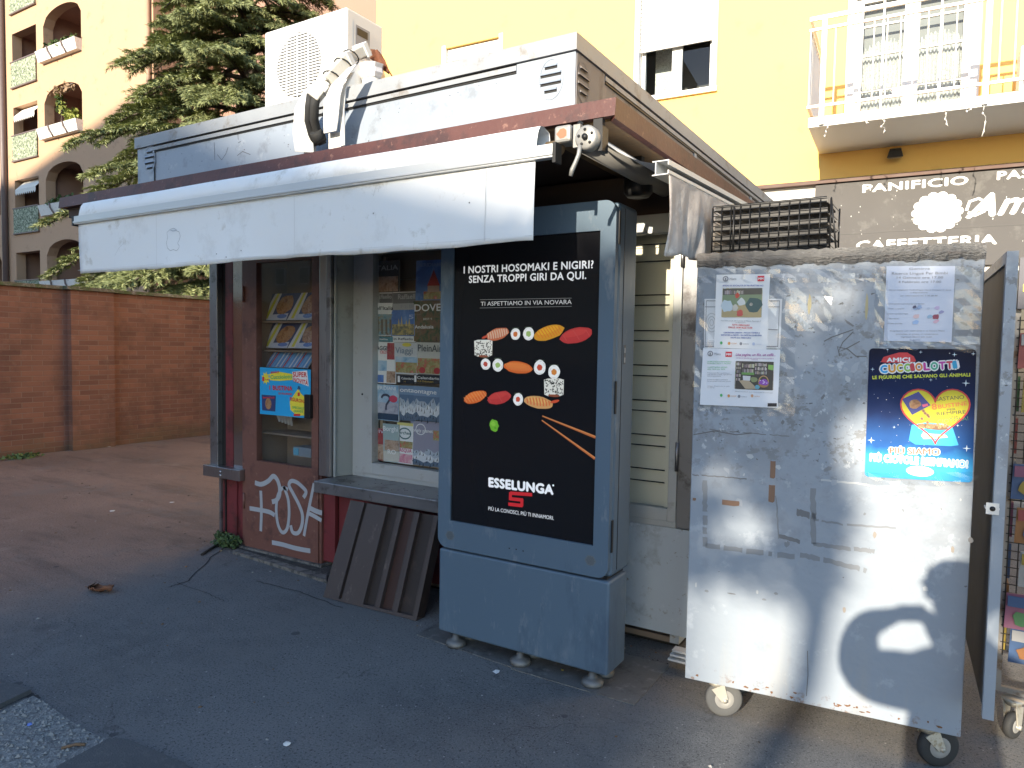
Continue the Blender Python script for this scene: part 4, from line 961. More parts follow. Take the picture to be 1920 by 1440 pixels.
mb = MB(); mb.lathe([(.062,2.604-q.z),(.062,.02),(.066,.03),(.066,.06),(.05,.075)],q,(0,0,1),M_TRUNKW,18); mb.build('pipe', pp)
mb = MB(); random.seed(21)
mb.lathe([(.068,.0),(.082,.03),(.076,.06),(.088,.085),(.05,.10),(.02,.11)],q,(0,0,1),mat('cloudy_plastic',(.62,.6,.6),.25,var=.25,vs=40),9,False); mb.build('plastic_wrap', pp)
rg = MB(); vs = []; a0,b0 = pz(690,92,-.52),pz(712,98,-.50); 
for i in range(9):
    for j in range(7):
        s = j/6; p = a0.lerp(b0,i/8)+Vector((.09*s*(i/8),.05*s+.02*math.sin(i*1.7+j),-.16*s*(0.4+.6*i/8)+.012*math.sin(i*2.1+j*1.3))); vs.append(p)
rg.add(vs,[(i*7+j,(i+1)*7+j,(i+1)*7+j+1,i*7+j+1) for i in range(8) for j in range(6)],mat('rust_brown_cloth',(.16,.06,.03),.9,var=.3,vs=20),True)
o = rg.build('rag'); tag(o,'rust brown rag draped behind the air conditioner pipes','cloth'); o.modifiers.new('t','SOLIDIFY').thickness=.004
# ================================================================ ADVERTISING TOTEM
M_TOT = mat('blue_grey_totem_paint', (.100,.150,.205), .42, .1, var=.05, vs=2, dirt=[((.135,.185,.235), .12, 5), ((.075,.115,.165), .12, 3), ((.17,.21,.25), .10, 11)], stretch=(1,1,.35))
M_SCR = mat('dark_screen', (.010,.010,.012), .10, var=0, spec=.35)
M_SPK = mat('speaker_cover', (.13,.15,.165), .7, var=.1)
tot = thing('advertising_totem', 'tall blue grey digital advertising totem showing sushi on its dark screen', 'totem', (3.1,-.49,0))
TX0,TX1,TY = 2.605,3.588,-.6
mb = MB(); mb.bbox(TX0+.006,TX1+.004,TY+.004,-.385,.078,.524,M_TOT,.012,3); mb.build('base', tot)
mb = MB(); mb.bbox(TX0+.015,TX1-.002,TY+.035,-.345,.534,2.262,M_TOT,.02,3); mb.box(TX0+.03,TX1-.02,TY+.03,-.38,.522,.536,M_BLACKM)
body = mb.build('body', tot)
SX0,SX1,SZ0,SZ1 = 2.682,3.508,.682,2.132
mb = MB(); r = .055; Z0,Z1 = .536,2.266; F0,F1 = TX0,TX1-.004
def arc(cx,cz,a0): return [(cx+r*math.cos(a0+R(90)*i/8), cz+r*math.sin(a0+R(90)*i/8)) for i in range(9)]
top = [(F0,SZ1),(F1,SZ1)] + arc(F1-r,Z1-r,0) + arc(F0+r,Z1-r,R(90))
bot = [(F1,SZ0),(F0,SZ0)] + arc(F0+r,Z0+r,R(180)) + arc(F1-r,Z0+r,R(270))
for o_ in (top,bot): mb.prism([(x,TY,z) for x,z in o_],(0,.032,0),M_TOT)
mb.box(F0,SX0,TY,TY+.032,SZ0,SZ1,M_TOT); mb.box(SX1,F1,TY,TY+.032,SZ0,SZ1,M_TOT)
fr = mb.build('front_frame', tot, recalc=True)
SP = Plane((0,TY+.012,0),(1,0,0),(0,0,1))
mb = MB(); mb.box(SX0-.002,SX1+.002,TY+.012,TY+.03,SZ0-.002,SZ1+.002,M_SCR)
EM = .28
def scr(r_,g_,b_): k_ = 1.0 if min(r_,g_,b_) > .55 else .72; return ink(r_*.7*k_,g_*.7*k_,b_*.7*k_,.3,EM)
SWH = scr(.85,.86,.88)
mb.textpx(SP,'I NOSTRI HOSOMAKI E NIGIRI?',(869.8,512.6),(1112.5,502.6),13.5,SWH,.001,.022)
mb.textpx(SP,'SENZA TROPPI GIRI DA QUI.',(879.6,530.3),(1099,522.8),13.5,SWH,.001,.022)
mb.textpx(SP,'TI ASPETTIAMO IN VIA NOVARA',(901.6,573.4),(1072,570),8,scr(.62,.62,.62),.001,.0)
for a,b_ in (((900,562),(1072,559)),((900,577.5),(1072,574.5))): mb.strokepx(SP,[a,b_],.0016,scr(.35,.35,.35),.001)
mb.textpx(SP,'ESSELUNGA',(917,911.8),(1037,926.8),17,SWH,.001,.05)
for a,b_ in (((1032.5,904),(1036,906)),): q = SP.pixel(1037.5,910); mb.ell(SP,q[0],q[1],.005,.005,SWH,.001,0,10)
mb.textpx(SP,'PIÙ LA CONOSCI, PIÙ TI INNAMORI.',(916,956.5),(1038.5,975),7.2,SWH,.001,.0)
RED = scr(.75,.03,.04)
q = [SP.pixel(*p) for p in ((999,927),(958,923),(956,934),(981,937),(979,948),(954,945))]
mb.stroke(SP,[SP.pixel(998,927.5),SP.pixel(957,924.5)],.017,RED,.001); mb.stroke(SP,[SP.pixel(957.5,923),SP.pixel(957,938)],.017,RED,.0012)
mb.stroke(SP,[SP.pixel(956,935),SP.pixel(981,937.5)],.017,RED,.0014); mb.stroke(SP,[SP.pixel(979,935.5),SP.pixel(978.5,949)],.017,RED,.0016); mb.stroke(SP,[SP.pixel(980,948),SP.pixel(953.5,945)],.017,RED,.0018)
def cx(px,py): return (820+px/3.272, 360+py/3.272)
random.seed(12)
def blob(p, rx, ry, ang, m, h=.001, wob=.05, n=20):
    a,b_ = SP.pixel(*cx(*p)); mb.ell(SP,a,b_,rx*.00095,ry*.00077,m,h,R(ang),n,wob)
def roll(p, rx, ry, fill, nut=None):
    blob(p,rx,ry,80,scr(.78,.78,.76),.001,.03); blob(p,rx*.86,ry*.86,80,scr(.62,.62,.6),.0013,.08); blob(p,rx*.8,ry*.8,80,scr(.80,.80,.78),.0015,.12); blob(p,rx*.42,ry*.46,70,fill,.0018,.12)
    blob((p[0],p[1]-ry*1.02),rx*.75,3,2,scr(.06,.09,.05),.0008,.1)
def nigiri(p, L_, H_, ang, base, stripe, ns=8, shrimp=False):
    blob((p[0],p[1]+H_*.25),L_*.9,H_*.75,ang,scr(base[0]*.45,base[1]*.4,base[2]*.4),.001,.05); blob(p,L_,H_,ang,scr(*base),.0012,.05); blob((p[0]-L_*.1,p[1]-H_*.3),L_*.75,H_*.45,ang,scr(min(1,base[0]*1.15),base[1]*1.35,base[2]*1.2),.0014,.08)
    a = R(ang); cs,sn = math.cos(a),math.sin(a)
    for i in range(ns):
        t = -.8+1.6*i/max(1,ns-1); x0 = p[0]+cs*L_*t; y0 = p[1]-sn*L_*t; hh = H_*.75*math.sqrt(max(.05,1-t*t))
        lean = .6 if not shrimp else .15
        mb.stroke(SP,[SP.pixel(*cx(x0-hh*lean,y0-hh)),SP.pixel(*cx(x0+hh*.1,y0)),SP.pixel(*cx(x0+hh*lean,y0+hh*.8))],.004 if not shrimp else .008,scr(*stripe),.0018)
OR = (.80,.16,.03); RD = (.58,.05,.05); YL = (.80,.36,.03)
nigiri((370,872),72,38,14,(.66,.17,.07),(.8,.55,.4),9,True); blob((292,890),20,8,20,scr(.7,.1,.05),.0016)
roll((480,872),30,36,scr(.75,.2,.04)); roll((560,870),34,40,scr(.42,.6,.18))
nigiri((685,862),88,44,15,YL,(.85,.2,.03),9); nigiri((852,880),90,46,12,RD,(.66,.10,.09),3)
def uramaki(p,w_,h_):
    x,y = p; pts = [(x-w_,y-h_),(x-w_*.6,y-h_*1.15),(x+w_*.6,y-h_*1.15),(x+w_,y-h_),(x+w_*.96,y+h_*.8),(x+w_*.6,y+h_),(x-w_*.6,y+h_),(x-w_*.96,y+h_*.8)]
    mb.polypx(SP,[cx(*q) for q in pts[::-1]],scr(.70,.69,.62),.0012)
    for i in range(95):
        a,b_ = SP.pixel(*cx(x+random.uniform(-w_*.92,w_*.92),y+random.uniform(-h_,h_*.9))); mb.ell(SP,a,b_,.0042,.0026,scr(.04,.04,.035),.0016,random.uniform(0,3),6)
    blob((x,y+h_*.95),w_*.55,h_*.16,0,scr(.35,.10,.05),.0018)
uramaki((283,962),56,48); roll((297,1056),30,38,scr(.6,.08,.05)); roll((372,1062),34,41,scr(.42,.6,.18))
nigiri((496,1076),86,38,-4,OR,(.85,.36,.12),10); roll((629,1076),38,42,scr(.7,.1,.05)); roll((717,1104),36,41,scr(.78,.28,.05))
uramaki((716,1202),61,50); nigiri((232,1258),76,38,18,OR,(.85,.38,.15),8); nigiri((380,1262),76,40,14,RD,(.66,.10,.09),3); roll((496,1272),33,37,scr(.7,.1,.05))
nigiri((620,1290),84,38,-6,(.78,.42,.16),(.8,.2,.06),8,True); blob((722,1285),26,9,15,scr(.75,.1,.04),.0018)
a,b_ = SP.pixel(926.5,798); mb.ell(SP,a,b_,.027,.032,scr(.20,.55,.04),.001,0,16,.12); mb.ell(SP,a-.005,b_+.008,.014,.013,scr(.32,.68,.08),.0013,0,10,.25); mb.ell(SP,a+.008,b_-.01,.008,.006,scr(.12,.4,.03),.0014,0,8,.25)
for a,b_,c,d in (((1017,780),(1117,820),.011,.008),((1016,788),(1116,860),.011,.008)):
    u = SP.pixel(*a); v = SP.pixel(*b_); dx,dy = v[0]-u[0],v[1]-u[1]; l = math.hypot(dx,dy); nx,ny = -dy/l,dx/l
    mb.poly(SP,[(u[0]-nx*.003,u[1]-ny*.003),(v[0]-nx*.0065,v[1]-ny*.0065),(v[0]+nx*.0065,v[1]+ny*.0065),(u[0]+nx*.003,u[1]+ny*.003)],scr(.60,.17,.05),.001)
    mb.poly(SP,[(u[0],u[1]),(v[0]+nx*.001,v[1]+ny*.001),(v[0]+nx*.0062,v[1]+ny*.0062),(u[0]+nx*.0028,u[1]+ny*.0028)],scr(.78,.33,.12),.0013)
mb.build('screen', tot)
FP = Plane((0,TY,0),(1,0,0),(0,0,1))
for q in ((844,1004),(1107,1051)):
    a,b_ = FP.pixel(*q); mb = MB(); mb.ell(FP,a,b_,.030,.027,M_SPK,.001,0,6); 
    for i in range(-4,5):
        for j in range(-4,5):
            if i*i+j*j < 17: mb.ell(FP,a+i*.0052,b_+j*.0052,.0016,.0016,M_BLACKM,.0016,0,6)
    mb.build('speaker', tot)
mb = MB()
for q in ((955,1028),(968,1030),(981,1033)): a,b_ = FP.pixel(*q); mb.ell(FP,a,b_,.004,.004,M_BLACKM,.001,0,8)
mb.build('sensor', tot)
mb = MB(); XS = TX1-.0015
for yy,hh in ((425,.075),(745,.075),(1000,.075)):
    q = P(1158,yy,'x',XS); mb = MB(); mb.box(XS-.001,XS+.004,-.575,-.560,q.z-hh,q.z+hh,M_BLACKM); mb.build('latch', tot)
mb = MB(); q = P(1170,665,'x',XS); mb.box(XS-.001,XS+.0015,-.485,-.462,q.z-.045,q.z+.045,ink(.10,.11,.115)); 
for dz in (-.025,.02): mb.box(XS+.0015,XS+.003,-.480,-.467,q.z+dz-.012,q.z+dz+.012,ink(.35,.36,.37)); 
mb.build('lock_plate', tot)
mb = MB(); mb.box(XS-.002,XS+.0015,-.505,-.502,.56,2.24,M_BLACKM); mb.build('door_seam', tot)
M_FOOT = mat('zinc_foot', (.17,.168,.16), .5, .5, var=.15)
for fx in (2.70,3.10,3.50):
    for fy in (-.555,-.43):
        mb = MB(); mb.lathe([(.052,.001),(.054,.012),(.050,.024),(.036,.034),(.020,.040),(.018,.095)],(fx,fy,.004),(0,0,1),M_FOOT,20); mb.build('foot', tot)
M_PLATE = mat('galvanised_plate', (.17,.17,.165), .55, .35, var=.18, vs=7, dirt=[((.10,.10,.10), .3, 6), ((.25,.25,.24), .2, 18)], bump=.25, bs=90)
for px4,lab,dz in ((((787,1190),(822,1175),(1035,1225),(988,1263)),'grey metal base plate under the left half of the totem',.0),(((988,1263),(1035,1225),(1252,1248),(1190,1316)),'grey metal base plate under the right half of the totem',.0)):
    q = [P(*p,'z',.004) for p in px4]
    if 'left' in lab: q = [Vector((2.44,-.565,0)),Vector((3.09,-.615,0)),Vector((3.09,-.12,0)),Vector((2.44,-.12,0))]
    else: q = [Vector((3.093,-.630,0)),Vector((3.74,-.630,0)),Vector((3.74,-.15,0)),Vector((3.093,-.15,0))]
    mb = MB(); mb.hexa([Vector((p.x,p.y,.0005)) for p in q],[Vector((p.x,p.y,.0048+dz)) for p in q],M_PLATE); tag(mb.build('base_plate'),lab,'metal plate','plates under the totem')

# ================================================================ LEANING SHUTTER PANEL
M_LEANL = mat('brown_sheet_metal', (.066,.050,.046), .5, .2, var=.15, vs=4, stretch=(1,1,.4), dirt=[((.06,.047,.042), .25, 5), ((.12,.095,.083), .12, 14)])
M_LEAND = mat('dark_brown_sheet', (.030,.021,.018), .55, .2, var=.2, vs=4, dirt=((.045,.03,.025), .2, 9))
BL,BR,TL,TR = Vector((1.579,-.434,.003)),Vector((2.312,-.412,.003)),Vector((1.592,-.212,.582)),Vector((2.310,-.212,.578))
sh = MB(); u = (BR-BL); nrm = u.cross(TL-BL).normalized()
prof = [(0,.17,1),(.17,.205,0),(.205,.44,1),(.44,.565,0),(.565,.615,1),(.615,.745,0),(.745,.80,1),(.80,.955,0),(.955,1,1)]
for a,b_,hi in prof:
    h = .0 if hi else -.028; m_ = M_LEANL if hi else M_LEAND
    if not hi and a == .615: m_ = mat('rust_brown_sheet',(.045,.020,.015),.55,.2,var=.2,vs=5)
    A,B,C_,D = BL.lerp(BR,a),BL.lerp(BR,b_),TL.lerp(TR,b_),TL.lerp(TR,a)
    lo = [p+nrm*(h-.004) for p in (A,B,C_,D)]; up = [p+nrm*h for p in (A,B,C_,D)]; sh.hexa(lo,up,m_)
for a in (.17,.205,.44,.565,.615,.745,.80,.955): 
    A,D = BL.lerp(BR,a),TL.lerp(TR,a); s = u.normalized()*.0015
    sh.hexa([A-s-nrm*.03,A+s-nrm*.03,D+s-nrm*.03,D-s-nrm*.03],[A-s+nrm*.0015,A+s+nrm*.0015,D+s+nrm*.0015,D-s+nrm*.0015],M_LEANL)
panel = thing('shutter_panel', 'brown ribbed sheet metal panel leaning against the counter', 'panel', (1.95,-.42,0))
sh.build('ribbed_sheet', panel)
mb = MB(); b = nrm*-.075; t = u.normalized()*.004
mb.hexa([BR-t*2+b,BR+b,TR+b,TR-t*2+b],[BR-t*2-nrm*.002,BR-nrm*.002,TR-nrm*.002,TR-t*2-nrm*.002],M_LEAND)
mb.hexa([BL+b,BL+t*2+b,TL+t*2+b,TL+b],[BL-nrm*.002,BL+t*2-nrm*.002,TL+t*2-nrm*.002,TL-nrm*.002],M_LEAND)
mb.build('side_flange', panel)
mb = MB(); v = (TL-BL).normalized(); 
mb.hexa([BL+b*.8,BR+b*.8,BR+b*.8+v*.02,BL+b*.8+v*.02],[BL+nrm*.003,BR+nrm*.003,BR+nrm*.003+v*.022,BL+nrm*.003+v*.012],M_LEANL); mb.build('foot_flange', panel)

# ================================================================ MAGAZINES, PACKS, SIGN
M_PAGE = mat('paper_edge', (.6,.58,.54), .8, var=.05)
def pic(name, cols, sc):
    """printed photograph: patches of the given colours"""
    m = bpy.data.materials.new(name); m.use_nodes = True; t = m.node_tree; L = t.links; b = t.nodes['Principled BSDF']; b.inputs['Roughness'].default_value = .35
    tc = t.nodes.new('ShaderNodeTexCoord'); n = t.nodes.new('ShaderNodeTexNoise'); n.inputs['Scale'].default_value = sc; n.inputs['Detail'].default_value = 6; n.inputs['Distortion'].default_value = .6; n.inputs['Roughness'].default_value = .65
    L.new(tc.outputs['Object'], n.inputs['Vector']); r_ = t.nodes.new('ShaderNodeValToRGB'); L.new(n.outputs[0], r_.inputs[0])
    e = r_.color_ramp.elements; k = len(cols)
    while len(e) < k: e.new(.5)
    for i,c in enumerate(cols): e[i].position = .28+.44*i/max(1,k-1); e[i].color = (*c,1)
    L.new(r_.outputs[0], b.inputs['Base Color']); return m
def peaks(mb,pl,a,b,w,h):
    """printed mountain range: pale snow faces, dark rock ribs, dark foreground"""
    rs = random.Random(int(a*1000))
    for layer,(base_,amp,col) in enumerate((((.55,.22),(.0,.0),(.42,.48,.56)),((.40,.22),(.0,.0),(.66,.69,.73)),((.18,.16),(.0,.0),(.10,.15,.22)))):
        n = 9; top = [(a+w*i/n, b+h*(base_[0]+base_[1]*rs.uniform(-.5,.7)*(1 if i%2 else -.6))) for i in range(n+1)]
        for p,q in zip(top,top[1:]): mb.poly(pl,[(p[0],b+.002),(q[0],b+.002),q,p],K(*col),.0015+.0004*layer)
        for i in range(1,n,1): 
            x,y = top[i]; L_ = h*rs.uniform(.08,.22); mb.poly(pl,[(x,y),(x-w*.05,y-L_),(x+w*.01,y-L_*.8)],K(*(c*.35 for c in col)),.0017+.0004*layer); mb.poly(pl,[(x,y),(x+w*.02,y-L_*.8),(x+w*.05,y-L_*.6)],K(*(min(.85,c*1.25) for c in col)),.0017+.0004*layer)
YM = .150; MP = Plane((0,YM,0),(1,0,0),(0,0,1))
def cp(x,y): return (380+x/3.2727, 460+y/3.2727)
def magazine(lab, tl, br, base, titles, pics=(), depth=0.0, lean=.0, deco=None):
    """a magazine in the window rack: printed cover over a block of pages"""
    pl = Plane((0,YM+depth,0),(1,0,0),(0,0,1)); a0,b1 = pl.pixel(*cp(*tl)); a1,b0 = pl.pixel(*cp(*br)); W_,H_ = a1-a0,b1-b0
    t = thing('magazine', lab, 'magazine', pl.pt((a0+a1)/2,b0,-.006), 0, 'magazines in the shop window')
    mb = MB(); mb.box(a0,a1,YM+depth+.0005,YM+depth+.007,b0,b1,M_PAGE); mb.build('pages', t)
    mb = MB(); mb.rect(pl,a0,a1,b0,b1,base,.0002)
    for (u0,u1,v0,v1),m in pics: mb.rect(pl,a0+W_*u0,a0+W_*u1,b0+H_*v0,b0+H_*v1,m,.0008+.0001*len(mb.f))
    for s_,u_,v_,w_,h_,m in titles: mb.text(pl,s_,a0+W_*u_,b0+H_*v_,W_*w_,H_*h_,m,.004,.015)
    if deco: deco(mb,pl,a0,b0,W_,H_)
    mb.build('cover', t); t.rotation_euler = (random.uniform(-.02,.05),random.uniform(-.012,.012),random.uniform(-.05,.05))
K = ink; W_K = K(.84,.84,.83); B_K = K(.02,.02,.025)
SKY = pic('photo_blue_sky',[(.04,.09,.30),(.10,.22,.55),(.35,.5,.75)],6); TOWN = pic('photo_town',[(.25,.20,.08),(.55,.42,.15),(.10,.12,.10),(.7,.6,.35)],40)
HILL = pic('photo_green_hill',[(.02,.04,.02),(.07,.10,.04),(.22,.12,.06),(.03,.03,.03)],22); MOUNT = pic('photo_mountain',[(.03,.06,.12),(.20,.27,.36),(.62,.67,.72),(.07,.12,.2)],25)
FACE = pic('photo_people',[(.10,.05,.03),(.38,.24,.16),(.55,.40,.3),(.08,.06,.05)],25); SEA = pic('photo_sea',[(.12,.30,.50),(.35,.52,.68),(.65,.72,.76)],14)
FOOD = pic('photo_food',[(.35,.22,.10),(.55,.42,.22),(.30,.32,.12),(.6,.10,.08),(.7,.65,.55)],26); REDP = pic('photo_red',[(.22,.02,.03),(.4,.05,.06),(.3,.18,.12)],26)
GREYS = pic('photo_grey',[(.20,.20,.26),(.38,.38,.46),(.55,.55,.6),(.3,.32,.45)],18); PINK = pic('photo_pink',[(.6,.10,.25),(.7,.35,.40),(.72,.68,.66)],22); COLS = pic('photo_columns',[(.03,.08,.10),(.18,.35,.42),(.35,.30,.22),(.05,.05,.05)],35)
magazine('dark magazine with grey ITALIA title, top left of the window rack',(1050,100),(1208,285),K(.06,.055,.055),[('ITALIA',.06,.70,.9,.16,K(.42,.42,.42))],[((.1,.95,.02,.5),FACE)])
magazine('blue magazine with a red tower under a pale title, top right of the window rack',(1310,95),(1470,335),SKY,[('MERIDIANI',.06,.84,.88,.09,K(.25,.35,.6))],[((.30,.95,.02,.22),FOOD)],deco=lambda mb,pl,a,b,w,h:(mb.poly(pl,[(a+w*.42,b+h*.35),(a+w*.9,b+h*.35),(a+w*.74,b+h*.62),(a+w*.66,b+h*.76),(a+w*.58,b+h*.62)],K(.40,.05,.04),.002),mb.rect(pl,a+w*.45,a+w*.88,b+h*.2,b+h*.36,K(.5,.36,.28),.0022)))
magazine('slim grey Raffaello booklet left behind the Italian monthly',(1048,290),(1165,365),K(.16,.15,.15),[('Raffaello',.16,.5,.8,.35,K(.45,.45,.45))],[((.02,.98,.9,.98),W_K)],.012)
magazine('slim grey Raffaello booklet right of its twin',(1160,286),(1345,365),K(.18,.175,.18),[('Raffaello',.22,.45,.7,.38,K(.48,.48,.48))],[((.02,.98,.92,.98),W_K),((0,.03,0,1),W_K)],.010)
magazine("magazine with teal columns and black Bell'Italia title",(1050,355),(1165,555),W_K,[("Bell'Italia",.05,.79,1.0,.11,B_K)],[((.1,1,.02,.66),COLS)],.004,deco=lambda mb,pl,a,b,w,h:[mb.rect(pl,a+w*x,a+w*(x+.1),b+h*.06,b+h*.5,K(.16,.13,.10),.0025) for x in (.2,.42,.64,.85)])
magazine('magazine with a floodlit castle under a deep blue sky',(1155,358),(1303,556),SKY,[('FEB',.45,.86,.5,.10,K(.35,.35,.4)),('5',.78,.52,.18,.13,K(.4,.5,.75))],[((.02,.98,.80,1),K(.42,.42,.43)),((.05,.98,.02,.36),TOWN)],0,deco=lambda mb,pl,a,b,w,h:[mb.poly(pl,[(a+w*x,b+h*.3),(a+w*(x+.1),b+h*.3),(a+w*(x+.05),b+h*z)],K(.6,.48,.2),.0025) for x,z in ((.3,.55),(.42,.62),(.62,.5),(.74,.56))])
magazine('dark green magazine with a big white DOVE title',(1300,343),(1470,590),HILL,[('DOVE',.05,.75,.92,.18,W_K),('Andalusia',.05,.32,.66,.09,W_K),('BEST 9',.36,.53,.3,.05,K(.6,.58,.5))],[],.002)
magazine('teal strip of a magazine hidden behind the rack wire',(1072,560),(1168,592),K(.10,.25,.30),[('Italia',.1,.35,.6,.35,W_K)],[],.012)
magazine('white in Raffaello magazine strip over the second rack wire',(1163,556),(1306,595),W_K,[('in Raffaello',.08,.35,.84,.4,K(.1,.1,.12))],[],.009)
magazine('white and red VIAGGI magazine with beach pictures',(1042,592),(1182,850),W_K,[('VIAGGI',.02,.80,.60,.11,B_K),('CIELO',.34,.72,.28,.07,K(.6,.05,.08))],[((.62,.98,.58,.98),REDP),((.05,.62,.3,.55),SEA),((.05,.5,.02,.2),SKY),((.62,.98,.02,.3),FACE)],0)
magazine('pale Viaggi magazine with a yellow badge on top',(1178,595),(1322,795),K(.62,.64,.66),[('Viaggi',.06,.66,.74,.20,K(.22,.28,.36))],[((.05,.98,.05,.38),FOOD),((.05,.98,.38,.55),SEA)],.002,deco=lambda mb,pl,a,b,w,h: mb.ell(pl,a+w*.55,b+h*.93,w*.2,h*.06,K(.75,.65,.08),.003))
magazine('pale PleinAir magazine with tomatoes on the cover',(1312,595),(1470,795),K(.60,.60,.56),[('PleinAir',.08,.72,.9,.22,K(.08,.09,.10))],[((.02,.98,.02,.5),FOOD)],0,deco=lambda mb,pl,a,b,w,h:[mb.ell(pl,a+w*x,b+h*.12,w*.12,h*.10,K(.5,.05,.05),.003) for x in (.25,.8)])
magazine('black Calendario booklet half hidden by its twin',(1195,795),(1302,850),B_K,[('Calendario',.26,.5,.72,.28,W_K),('14',.4,.12,.1,.22,K(.6,.4,.05))],[((.03,.16,.1,.9),W_K)],.006)
magazine('black Calendario booklet with orange small print, fully visible',(1298,792),(1458,852),B_K,[('Calendario',.14,.5,.82,.32,W_K),('11,5 Chilometri',.14,.14,.6,.2,K(.6,.4,.05))],[((.02,.1,.1,.9),W_K)],.003)
magazine('blue MERIDIANI magazine with a large question mark hook',(1050,850),(1208,1082),SEA,[('MERIDIANI',.06,.86,.84,.10,W_K)],[((.05,.98,.02,.5),GREYS),((.1,.98,.02,.2),K(.02,.05,.10))],0,deco=lambda mb,pl,a,b,w,h:(mb.stroke(pl,[(a+w*(.5+.16*math.cos(t)),b+h*(.62+.10*math.sin(t))) for t in [math.pi*(1-i/10) for i in range(13)]]+[(a+w*.52,b+h*.44),(a+w*.5,b+h*.30)],w*.07,K(.05,.06,.1),.003),mb.ell(pl,a+w*.80,b+h*.62,w*.16,h*.10,K(.65,.06,.12),.0035)))
magazine('mountain magazine half covered, showing only onta of its title',(1205,858),(1302,1080),K(.10,.17,.28),[('onta',.1,.82,.85,.13,W_K)],[((0,1,.74,1),K(.18,.28,.42))],.004,deco=peaks)
magazine('mountain magazine with a full white ontagne title',(1296,862),(1458,1086),K(.12,.19,.30),[('ontagne',.04,.80,.86,.13,W_K)],[((0,1,.72,1),K(.20,.30,.46))],0,deco=peaks)
magazine('red DIVI magazine, lower left corner of the rack',(1050,1120),(1122,1322),REDP,[('DIVI',.05,.86,.9,.11,K(.65,.6,.7))],[((.05,.95,.02,.5),FACE)],.006)
magazine('pale green Borghi magazine with a brown dog picture band',(1112,1092),(1208,1337),K(.36,.46,.46),[('Borghi',.04,.82,.9,.13,W_K),('RO',.3,.22,.5,.12,W_K)],[((.1,.98,.3,.58),FACE),((.02,.98,.02,.28),K(.6,.58,.52))],.004)
magazine('white magazine with a dark ring emblem and pink foot',(1190,1085),(1290,1347),W_K,[('Archeo',.1,.72,.8,.08,K(.05,.15,.16)),('PASQUA',.1,.29,.84,.09,K(.6,.05,.2))],[((.02,.98,.93,1),K(.7,.62,.2)),((.05,.98,.02,.24),PINK),((.1,.98,.38,.55),FOOD)],.002,deco=lambda mb,pl,a,b,w,h: mb.stroke(pl,[(a+w*(.5+.36*math.cos(i*.45)),b+h*(.74+.13*math.sin(i*.45))) for i in range(14)],w*.06,K(.06,.16,.17),.003,closed=True))
magazine('grey violet magazine with a white globe ring and lonely planet title',(1275,1075),(1470,1367),K(.30,.29,.37),[('lonely planet',.05,.76,.66,.08,W_K)],[((.72,.98,.6,.82),FOOD)],0,deco=lambda mb,pl,a,b,w,h: peaks(mb,pl,a,b,w*.98,h*.62) or mb.stroke(pl,[(a+w*(.33+.15*math.cos(i*.35)),b+h*(.82+.12*math.sin(i*.35))) for i in range(18)],w*.022,W_K,.003,closed=True))
# sticker packs on the shelves behind the door glass
PUP = pic('photo_brown_fur',[(.10,.04,.02),(.30,.14,.06),(.42,.24,.12),(.05,.03,.03)],30)
def pack(lab, tl, br, kind):
    y = .10; pl = Plane((0,y,0),(1,0,0),(0,0,1)); a0,b1 = pl.pixel(*cp(*tl)); a1,b0 = pl.pixel(*cp(*br)); W_,H_ = a1-a0,b1-b0
    t = thing('sticker_pack', lab, 'sticker pack', (a0+W_/2,y,b0), 0, 'packs on the shelves behind the door')
    bv = Vector((.12*W_,.06,H_)); lp = Plane((a0,y,b0),(1,0,0),bv); lh = bv.length
    mb = MB(); mb.hexa([lp.pt(0,0,-.012),lp.pt(W_*.9,0,-.012),lp.pt(W_,lh,-.012),lp.pt(W_*.1,lh,-.012)],[lp.pt(0,0,0),lp.pt(W_*.9,0,0),lp.pt(W_,lh,0),lp.pt(W_*.1,lh,0)],K(.5,.52,.58)); mb.build('pouch',t)
    mb = MB()
    if kind == 0:
        mb.poly(lp,[(0,0),(W_*.9,0),(W_,lh),(W_*.1,lh)],K(.05,.07,.16),.001); mb.poly(lp,[(W_*.02,0),(W_*.35,0),(W_*.42,lh),(W_*.2,lh)],K(.55,.55,.58),.0014); mb.poly(lp,[(W_*.14,lh*.05),(W_*.24,lh*.05),(W_*.36,lh),(W_*.27,lh)],K(.55,.50,.06),.0018)
        mb.poly(lp,[(W_*.3,0),(W_*.88,0),(W_*.88,lh*.25),(W_*.3,lh*.2)],K(.45,.48,.6),.0016); mb.ell(lp,W_*.66,lh*.56,W_*.27,lh*.36,PUP,.0022,.3,16,.08); mb.ell(lp,W_*.7,lh*.14,W_*.16,lh*.08,K(.12,.2,.5),.0024)
    else:
        mb.poly(lp,[(0,0),(W_*.9,0),(W_,lh),(W_*.1,lh)],K(.12,.28,.58),.001)
        for i,c in enumerate(((.5,.55,.65),(.5,.08,.08),(.15,.4,.7),(.55,.6,.68))): mb.poly(lp,[(W_*(.08+.2*i),0),(W_*(.16+.2*i),0),(W_*(.26+.2*i),lh),(W_*(.18+.2*i),lh)],K(*c),.0015)
    mb.build('print',t)
pack('brown puppy sticker pack, left one on the top door shelf',(352,296),(535,458),0); pack('brown puppy sticker pack, right one on the top door shelf',(515,290),(690,456),0)
pack('brown puppy sticker pack, left one on the middle door shelf',(355,478),(540,632),0); pack('brown puppy sticker pack, right one on the middle door shelf',(518,474),(690,634),0)
pack('blue striped pack, leftmost above the blue door sign',(378,655),(478,748),1); pack('blue striped pack, middle one above the blue door sign',(462,658),(560,752),1); pack('blue striped pack, rightmost above the blue door sign',(545,655),(650,752),1)
